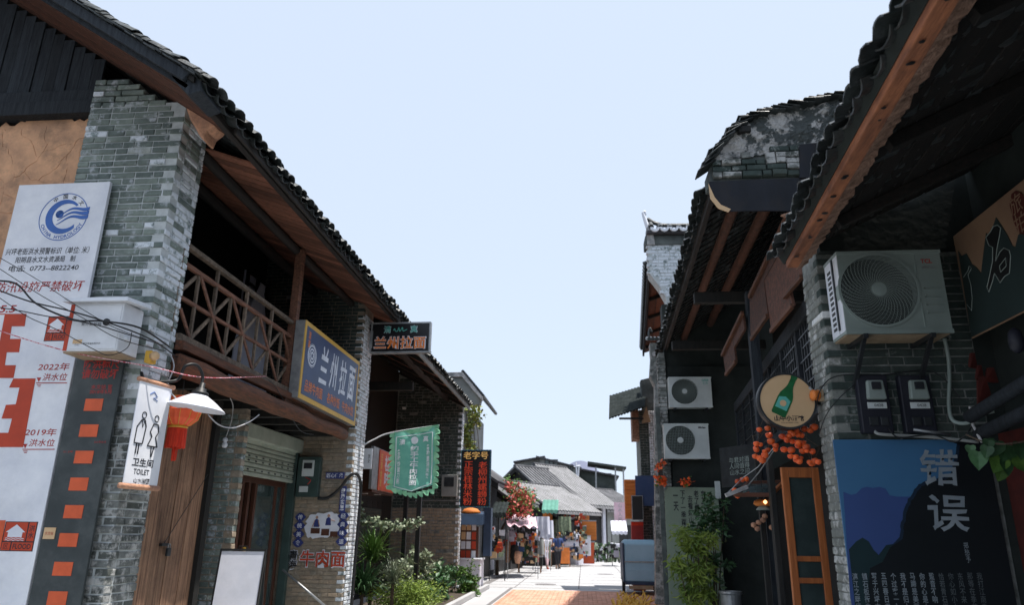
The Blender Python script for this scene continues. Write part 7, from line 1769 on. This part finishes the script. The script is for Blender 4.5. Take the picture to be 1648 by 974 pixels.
house('tiled_house', 'farthest grey tiled house at the bend of the street', (pA.x-1.5, 51, 0), (4.6, 56, 0), 3.3, 7, 1.4, 'farwall', 'farroof', .6, front_items=(door(1.2), door(4)))
house('tiled_house', 'grey tiled house with long roof seen above the coral flowering tree', (-6.0, 42, 0), (-3.4, 47, 0), 3.9, 7, 1.5, 'farwall', 'farroof', .8)
# concrete houses behind
def flat(lab, x0, x1, y, z0, z1a, z1b, wins, wall='farwall', roofm='fartile_dark', depth=6):
    t = thing('concrete_house', lab, 'house', ((x0+x1)/2, y, 0))
    MB().hexa([(x0, y, 0), (x1, y, 0), (x1, y+depth, 0), (x0, y+depth, 0), (x0, y, z1a), (x1, y, z1b), (x1, y+depth, z1b), (x0, y+depth, z1a)]).build('wall', wall, t)
    MB().hexa([(x0-.3, y-.4, z1a), (x1+.3, y-.4, z1b), (x1+.3, y+depth, z1b), (x0-.3, y+depth, z1a), (x0-.3, y-.4, z1a+.12), (x1+.3, y-.4, z1b+.12), (x1+.3, y+depth, z1b+.12), (x0-.3, y+depth, z1a+.12)]).build('roof', roofm, t)
    for (a, b, c, d) in wins:
        w_ = MB().box(a, b, y-.05, y+.02, c, d).build('window', 'dmetal', t); m_ = 3
        for i in range(m_): MB().box(a+(b-a)*i/m_+.05, a+(b-a)*(i+1)/m_-.05, y-.07, y-.05, c+.08, d-.08).build('pane', 'glass', w_)
    return t
Y_ = 60.
X = lambda px, py: at(px, py, Y=Y_).x
Z = lambda px, py: at(px, py, Y=Y_).z
flat('grey concrete upper storey with a four-pane window behind the tiled roofs', X(831, 745), X(870, 740), Y_+1, 0, Z(831, 744), Z(868, 735), [])
flat('grey concrete storey with two dark windows and lean-to roof behind the tiled roofs', X(869, 740), X(930, 752), Y_, 0, Z(869, 737), Z(930, 756), [(X(877, 750), X(898, 750), Z(880, 756), Z(880, 740)), (X(911, 750), X(922, 750), Z(915, 760), Z(915, 748))])
flat('dark mossy concrete house with flat terrace right of the windowed storey', X(931, 760), X(992, 780), Y_+2, 0, Z(935, 752), Z(990, 766), [(X(965, 770), X(980, 770), Z(970, 790), Z(970, 780))], 'farwall_dark')
tcp = thing('terrace_canopy', 'thin dark terrace canopy on posts above the mossy concrete house', 'canopy', (2, 61, 6))
MB().hexa([(X(946, 744), Y_+1, Z(946, 744)), (X(1009, 752), Y_+1, Z(1009, 753)), (X(1009, 752), Y_+5, Z(1009, 752)), (X(946, 744), Y_+5, Z(946, 743)), (X(946, 744), Y_+1, Z(946, 743)+.1), (X(1009, 752), Y_+1, Z(1009, 753)+.15), (X(1009, 752), Y_+5, Z(1009, 752)+.15), (X(946, 744), Y_+5, Z(946, 743)+.1)]).build('canopy_sheet', 'farwall_dark', tcp)
for px in (958, 990, 1003): MB().box(X(px, 750), X(px, 750)+.12, Y_+1.2, Y_+1.3, 0, Z(px, 750)).build('post', 'metal', tcp)
MB().box(X(972, 760), X(986, 760), Y_+2.5, Y_+3, Z(970, 766), Z(970, 758)).build('white_wall', 'white', tcp)
wt = thing('white_pole_frame', 'white metal pole frame standing before the concrete house', 'frame', (0, 58, 0))
for (a, b_) in (((927, 745), (929, 775)), ((932, 750), (930, 772)), ((929, 775), (937, 785)), ((924, 752), (934, 750))): MB().tube([at(*a, Y=58), at(*b_, Y=58)], .06, 6).build('pole', 'white', wt)
# lilac hill
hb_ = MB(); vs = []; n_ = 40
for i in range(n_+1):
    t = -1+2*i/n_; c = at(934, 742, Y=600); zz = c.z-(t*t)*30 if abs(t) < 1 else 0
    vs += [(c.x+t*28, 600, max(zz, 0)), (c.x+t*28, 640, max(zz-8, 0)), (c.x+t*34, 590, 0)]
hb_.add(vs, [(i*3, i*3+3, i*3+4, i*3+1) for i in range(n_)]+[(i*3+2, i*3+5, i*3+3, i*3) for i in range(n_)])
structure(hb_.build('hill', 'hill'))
# right row beyond the cart
house('low_house', 'low dark house on the right beyond the tricycle cart', (3.9, 32, 0), (2.9, 27.0, 0), 2.9, 6, 1.6, 'wood_dark', 'fartile_dark', .5, front_items=(door(2),))
house('low_house', 'second low dark house on the right near the bend of the street', (5.6, 44, 0), (4.1, 33, 0), 3.2, 6, 1.8, 'wood_dark', 'fartile_dark', .5, front_items=(door(3),))
# coral flowering tree
ft_ = thing('flowering_tree', 'coral red bougainvillea tree over the stalls on the left', 'tree', (-3.4, 31, 0))
b = MB(); l_ = MB(); r = random.Random(31)
cl = [(834, 792, 11), (845, 800, 9), (838, 812, 9), (826, 822, 7), (848, 818, 8), (840, 828, 6), (818, 782, 7), (828, 803, 8), (814, 828, 5), (853, 806, 6)]
def fn(r_):
    x, y, s = r_.choice(cl); return at(x+r_.gauss(0, s*.62), y+r_.gauss(0, s*.62), Y=30.5+r_.gauss(0, .5))
leaves(b, 950, fn, .12, 31, asp=.8); leaves(l_, 1500, lambda r_: fn(r_)+V((r_.gauss(0, .12), .1, .08+r_.gauss(0, .12))), .11, 32, asp=.6)
b.build('blossoms', 'flower', ft_, fix=False); l_.build('foliage', 'leaf', ft_, fix=False)
tk = MB(); base = V((-3.5, 31, 0)); tk.tube(spline([base, base+V((.1, 0, 1.6)), at(835, 812, Y=30.6)], 5), .08, 8, r2=.03)
for x, y, s in cl[:6]: tk.tube([at(835, 825, Y=30.7), at(x, y, Y=30.6)], .025, 5, r2=.01)
tk.build('trunk', 'bark', ft_)
# tarpaulin over the stall
def tarp(lab, quad, mt, seed, Yd=1.6):
    t = thing('stall_tarpaulin', lab, 'tarpaulin', quad[0]); r_ = random.Random(seed); nx, nz = 14, 6; vs = []
    for i in range(nz+1):
        for k_ in range(nx+1):
            u, w2_ = k_/nx, i/nz; p = quad[0].lerp(quad[1], u).lerp(quad[3].lerp(quad[2], u), w2_)
            vs.append(p+V((0, 0, -.12*math.sin(math.pi*w2_)*1+.05*math.sin(u*19+w2_*4)+r_.uniform(-.02, .02))))
    MB().add(vs, [(i*(nx+1)+k_, i*(nx+1)+k_+1, (i+1)*(nx+1)+k_+1, (i+1)*(nx+1)+k_) for i in range(nz) for k_ in range(nx)]).build('canvas', mt, t, smooth=True, fix=False)
    for q in quad: MB().tube([(q.x, q.y, 0), q], .014, 6).build('pole', 'metal', t)
tarp('pink and white tarpaulin sheet sagging over the stall under the coral tree', [at(812, 826, Y=31.5), at(862, 832, Y=32.5), at(866, 850, Y=29.5), at(818, 846, Y=28.5)], 'awning', 1)
def simple(name, lab, cat, parts, loc, group=None):
    t = thing(name, lab, cat, loc, group)
    for nm, a in parts:
        if a[0] == 'box': MB().box(*a[1:7]).build(nm, a[7], t, bevel=.01)
    return t
def goods(lab, px, py0, py1, w_, Yq, mt, name='crate', cat='crate', group=None, gap=True):
    a_ = at(px, py1, Y=Yq); z1 = at(px, py0, Y=Yq).z; z0 = max(0, a_.z)
    t = thing(name, lab, cat, (a_.x, Yq, z0), group)
    MB().box(a_.x-w_/2, a_.x+w_/2, Yq, Yq+.4, z0, z1).build('body', mt, t, bevel=.02)
    MB().box(a_.x-w_/2-.02, a_.x+w_/2+.02, Yq-.02, Yq+.42, z1-.06, z1).build('rim', 'metal', t); return t
goods('small grey drum standing at the foot of the blue curtain', 800, 880, 902, .5, 29, 'farwall', 'drum', 'drum')
for i, (px, a, b_, w_, Yq, mt, lab) in enumerate(((816, 872, 906, .35, 30, 'wood_plank', 'brown jar standing leftmost below the coral tree'), (828, 878, 908, .4, 30, 'wood_dark', 'dark pot below the coral tree beside the brown jar'), (833, 888, 908, .3, 29.6, 'corbel', 'small terracotta pot right of the dark pot below the coral tree'), (845, 872, 902, .4, 31, 'leafdark', 'green-black planter right of the pots below the coral tree'), (821, 855, 872, .5, 31, 'cloth', 'white basin on the shelf below the coral tree'))):
    c = at(px, b_, Y=Yq); z1 = at(px, a, Y=Yq).z; z0 = max(c.z, 0)
    o = MB().lathe([(w_*.25, z0), (w_*.5, z0+(z1-z0)*.45), (w_*.42, z0+(z1-z0)*.8), (w_*.3, z1), (w_*.2, z1-.02)], (c.x, Yq, 0), 14).build('pot', mt, None, smooth=True, loc=(c.x, Yq, z0)); tag(o, lab, 'pot')
# clothes hung up for sale
for i, (px, py0, py1, w_, Yq, mt, lab) in enumerate(((870, 832, 862, .8, 34, 'cloth', 'white cloths hung up high at the stall left of the orange board'), (878, 838, 868, .7, 35, 'cloth', 'white dress hanging beside the orange board'), (862, 868, 895, .7, 33, 'farwall', 'grey-white cloths hanging low in front of the dark shophouse'), (908, 832, 858, .7, 41, 'leafgrey', 'patterned grey shawl hanging in the doorway of the broad shophouse'))):
    c = at(px, py0, Y=Yq); z0 = at(px, py1, Y=Yq).z; b = MB(); vs = []; n_ = 12
    for k_ in range(n_+1):
        u = k_/n_; x = c.x-w_/2+w_*u; y = Yq+.06*math.sin(u*20)
        vs += [(x, y, c.z), (x+.03, y+.05*math.sin(u*13), z0+.05*math.sin(u*9))]
    b.add(vs, [(2*k_, 2*k_+2, 2*k_+3, 2*k_+1) for k_ in range(n_)]); vs2 = len(b.v)
    o = b.build('hanging_cloth', mt, None, smooth=True, loc=(c.x, Yq, z0), fix=False); tag(o, lab, 'cloth')
goods('tall orange menu board leaning at the second doorway of the broad shophouse', 949, 838, 870, .75, 42.8, 'orangeboard', 'menu_board', 'board')
goods('red and orange poster stand in front of the broad shophouse', 948, 872, 908, .6, 42, 'orangered', 'poster_stand', 'stand')
goods('orange snack poster box beside the walking person in blue', 908, 880, 908, .55, 40, 'orangeletter', 'poster_box', 'box')
goods('white freezer counter in front of the broad shophouse', 930, 862, 895, 1.4, 41.5, 'white', 'freezer', 'freezer')
goods('white table with stacked goods under the broad shophouse eave', 918, 870, 880, .9, 40.8, 'cloth', 'table', 'table')
goods('low dark goods heap beside the grey-white cloths', 856, 895, 912, .9, 33, 'wood_dark', 'goods_heap', 'goods')
pw = thing('pink_poster', 'pale pink banner with faint grey characters on the right side of the bend', 'banner', at(994, 840, Y=44))
a_, b_ = at(988, 809, Y=44), at(1008, 842, Y=44); MB().box(a_.x, b_.x, 44, 44.05, b_.z, a_.z).build('banner_cloth', 'awning', pw); text('山\n水\n人\n家', front(0, 44, 0), (a_.x+b_.x)/2, (a_.z+b_.z)/2, h=1.0, mt='metal', parent=pw)
# ------------------------------------------------------------- people
def person(lab, p, h, yaw, top, bottom, shoe, stride, arms, hairlen=.0, sleeves='skin'):
    t = thing('person', lab, 'person', (p.x, p.y, 0)); s = h/1.7; cy_, sy_ = math.cos(yaw), math.sin(yaw)
    def W(x, y, z): return V((p.x+(x*cy_-y*sy_)*s, p.y+(x*sy_+y*cy_)*s, z*s))
    def skin(name, joints, edges, mt, root=0):
        me = bpy.data.meshes.new(name); me.from_pydata([W(*j[:3])-ORG[t.name] for j in joints], edges, [])
        o = bpy.data.objects.new(name, me); COL.objects.link(o)
        m_ = o.modifiers.new('s', 'SKIN'); m_.use_smooth_shade = True; o.modifiers.new('ss', 'SUBSURF').levels = 1; o.modifiers['ss'].render_levels = 1
        for v, j in zip(me.skin_vertices[0].data, joints): v.radius = (j[3]*s, (j[4] if len(j) > 4 else j[3])*s)
        me.skin_vertices[0].data[root].use_root = True; me.materials.append(M[mt]); o.parent = t; ORG[o.name] = ORG[t.name]; return o
    f_ = stride; a = arms
    J = [(0, 0, .93, .15, .11), (0, 0, 1.12, .13, .10), (0, 0, 1.32, .17, .11), (0, 0, 1.44, .07), (0, -.01, 1.50, .052), (0, -.02, 1.58, .085, .10), (0, -.01, 1.66, .07, .08),
         (-.19, 0, 1.39, .052), (-.25, a[0][0]*.5, 1.12, .042), (-.24, a[0][0], .90 if not a[0][1] else 1.08, .032), (-.23, a[0][0]*1.15, .82 if not a[0][1] else 1.1, .035, .02),
         (.19, 0, 1.39, .052), (.25, a[1][0]*.5, 1.12, .042), (.24, a[1][0], .90 if not a[1][1] else 1.08, .032), (.23, a[1][0]*1.15, .82 if not a[1][1] else 1.1, .035, .02),
         (-.09, 0, .86, .09), (-.09, -f_*.5, .48, .062), (-.09, -f_+.02, .09, .04), (-.09, -f_-.1, .04, .035),
         (.09, 0, .86, .09), (.09, f_*.45, .48, .062), (.09, f_+.06, .10, .04), (.09, f_-.04, .04, .035)]
    Ed = [(0, 1), (1, 2), (2, 3), (3, 4), (4, 5), (5, 6), (2, 7), (7, 8), (8, 9), (9, 10), (2, 11), (11, 12), (12, 13), (13, 14), (0, 15), (15, 16), (16, 17), (17, 18), (0, 19), (19, 20), (20, 21), (21, 22)]
    skin('body', J, Ed, 'skin')
    skin('shirt', [(0, 0, .88, .175, .13), (0, 0, 1.12, .15, .12), (0, 0, 1.33, .19, .13), (0, 0, 1.43, .085), (-.20, 0, 1.39, .072), (-.245, a[0][0]*.4, 1.18, .062), (.20, 0, 1.39, .072), (.245, a[1][0]*.4, 1.18, .062)], [(0, 1), (1, 2), (2, 3), (2, 4), (4, 5), (2, 6), (6, 7)], top)
    skin('trousers', [(0, 0, .92, .165, .125), (-.09, 0, .84, .11), (-.09, -f_*.5, .48, .08), (-.09, -f_+.02, .16, .058), (.09, 0, .84, .11), (.09, f_*.45, .48, .08), (.09, f_+.06, .17, .058)], [(0, 1), (1, 2), (2, 3), (0, 4), (4, 5), (5, 6)], bottom)
    MB().lathe([(.001, .1), (.07, .08), (.105, .02), (.11, -.05), (.09, -.08-hairlen)], W(0, .02, 1.62), 14, caps=False).build('hair', 'hair', t, smooth=True, fix=False)
    for sx, q in ((-.09, -f_), (.09, f_)): 
        c_ = W(sx, q-.04, .035); MB().lathe([(.001, -.035), (.05, -.03), (.055, 0), (.035, .05), (.001, .06)], c_, 10).build('shoe', shoe, t, smooth=True)
    for sx in (-.032, .032): MB().lathe([(.001, -.008), (.01, 0), (.001, .008)], W(sx, -.115, 1.60), 6).build('eye', 'ink', t)
    MB().lathe([(.001, .03), (.012, 0), (.016, -.02), (.001, -.03)], W(0, -.125, 1.575), 6).build('nose', 'skin', t)
M['shirt_white'] = mat('pale_dress_cloth', (.7, .68, .74), .85, scale=9, bump=0); M['shirt_blue'] = mat('dark_blue_shirt', (.04, .07, .2), .85, scale=9, bump=0)
M['trouser_pink'] = mat('pale_pink_trousers', (.65, .45, .48), .85, scale=9, bump=0); M['trouser_dark'] = mat('dark_trousers', (.03, .03, .04), .85, scale=9, bump=0)
p = at(881, 916.5, Z=0); person('person in white top and pale pink trousers walking at the stalls, wearing dark red shoes', p, 1.6, .5, 'shirt_white', 'trouser_pink', 'redlet', .22, ((-.15, 0), (.2, 0)), .12)
p = at(898, 916, Z=0); person('person in dark blue shirt and dark trousers standing by the orange poster box', p, 1.68, .2, 'shirt_blue', 'trouser_dark', 'rubber', .06, ((-.2, 1), (-.05, 0)), .0)
# clutter of small goods on the far stalls, too small and blurred to count
def clutter(lab, name, x0, x1, y0, y1, Yq, n, seed, mats=('cloth', 'red', 'wood_dark', 'orangeboard', 'leafgrey', 'navy', 'cream', 'black')):
    r = random.Random(seed); b = MB()
    for i in range(n):
        c = at(r.uniform(x0, x1), r.uniform(y0, y1), Y=Yq+r.uniform(-.3, .3)); s = r.uniform(.04, .12); q = r.randrange(len(mats))
        if r.random() < .5: b.lathe([(s*.3, -s), (s*.6, 0), (s*.4, s*.8), (.001, s)], c, 7, q)
        else: b.hexa([c+V((a*s, b_*s*.6, d*s*r.uniform(.6, 1.2))) for d in (-1, 1) for a, b_ in ((-1, -1), (1, -1), (1, 1), (-1, 1))], q)
    o = b.build(name, list(mats), None, stuff=True, loc=at((x0+x1)/2, y1, Y=Yq)); tag(o, lab, 'goods', kind='stuff'); return o
clutter('jumble of small goods and baskets under the pink tarpaulin', 'stall_goods', 812, 866, 862, 905, 30.8, 130, 1)
clutter('hanging snacks and trinkets under the pink tarpaulin', 'stall_goods', 812, 868, 846, 866, 31.5, 45, 2, ('wood_dark', 'red', 'cloth', 'dmetal'))
clutter('small colourful goods on the white freezer and table', 'stall_goods', 900, 945, 858, 902, 41.0, 130, 3)
clutter('goods hanging in the doorways of the broad shophouse', 'stall_goods', 905, 942, 828, 862, 42.5, 50, 4, ('cloth', 'leafgrey', 'red', 'cream'))
clutter('plants and goods stacked low before the farthest shopfronts', 'stall_goods', 958, 1003, 876, 904, 42, 170, 5, ('leafdark', 'wood_dark', 'cloth', 'leafgrey', 'black'))
clutter('small goods crowding the stall left of the coral tree', 'stall_goods', 792, 812, 850, 895, 28.8, 30, 6)

# more stalls and awnings along the left row
def awn(lab, x0, x1, y0, y1, Yq, mt, dep=1.2):
    a_, b_ = at(x0, y0, Y=Yq), at(x1, y1, Y=Yq); t = thing('shop_awning', lab, 'awning', (a_.x, Yq, b_.z)); w_ = b_.x-a_.x; n_ = max(4, int(w_/.25))
    vs = []
    for i in range(n_*2+1):
        u = i/(n_*2); x = a_.x+w_*u; dz = .03*(i % 2)
        vs += [(x, Yq+dep, a_.z+.25+dz), (x, Yq, b_.z+.12+dz), (x, Yq-.02, b_.z-.06*(i % 2))]
    MB().add(vs, [(3*i+k_, 3*i+3+k_, 3*i+4+k_, 3*i+1+k_) for i in range(n_*2) for k_ in (0, 1)]).build('canvas', mt, t, fix=False)
    for x in (a_.x, b_.x): MB().tube([(x, Yq, 0), (x, Yq, b_.z+.1)], .02, 5).build('pole', 'dmetal', t)
M['greencloth'] = mat('faded_green_canvas', (.12, .3, .24), .85, (.08, .22, .17), 3, bump=.1)
awn('small faded green awning between the pink tarpaulin and the orange board', 872, 898, 812, 826, 37.5, 'greencloth')
awn('dark sagging awning over the doorway beside the blue curtain', 790, 814, 818, 832, 27.5, 'darkrough')
awn('white awning over the low goods at the bend of the street on the right', 984, 1010, 846, 860, 42.5, 'cloth')
rk = thing('clothes_rack', 'clothes rack crowded with small coloured garments in front of the white cloths', 'rack', at(868, 912, Y=36))
a_, b_ = at(858, 872, Y=36), at(886, 872, Y=36)
MB().tube([(a_.x, 36, 0), (a_.x, 36, a_.z), (b_.x, 36, a_.z), (b_.x, 36, 0)], .02, 5).build('rail_frame', 'metal', rk)
r = random.Random(77)
for i in range(9):
    x = a_.x+(b_.x-a_.x)*(i+.5)/9; h = r.uniform(.5, .8)
    MB().hexa([(x-.03, 35.85, a_.z-h), (x+.03, 35.85, a_.z-h), (x+.03, 36.2, a_.z-h), (x-.03, 36.2, a_.z-h), (x-.02, 35.95, a_.z), (x+.02, 35.95, a_.z), (x+.02, 36.08, a_.z), (x-.02, 36.08, a_.z)]).build('garment', r.choice(['cloth', 'navy', 'flower', 'leafgrey', 'awning', 'cream']), rk)
for i, (px, yq, lab) in enumerate(((852, 33.5, 'wooden display table with goods beside the clothes rack'), (902, 40.2, 'wooden display table left of the white freezer'))):
    c = at(px, 905, Y=yq); t = thing('display_table', lab, 'table', (c.x, yq, 0))
    MB().box(c.x-.55, c.x+.55, yq, yq+.6, .72, .77).build('table_top', 'wood_plank', t, bevel=.005)
    for dx in (-.5, .46):
        for dy in (.03, .53): MB().box(c.x+dx, c.x+dx+.04, yq+dy, yq+dy+.04, 0, .72).build('leg', 'wood_plank', t)
    for k_ in range(7): MB().box(c.x-.5+k_*.15, c.x-.4+k_*.15, yq+.1, yq+.3, .77, .85+r.random()*.15).build('goods_box', r.choice(['red', 'cloth', 'cream', 'orangeboard', 'navy']), t)
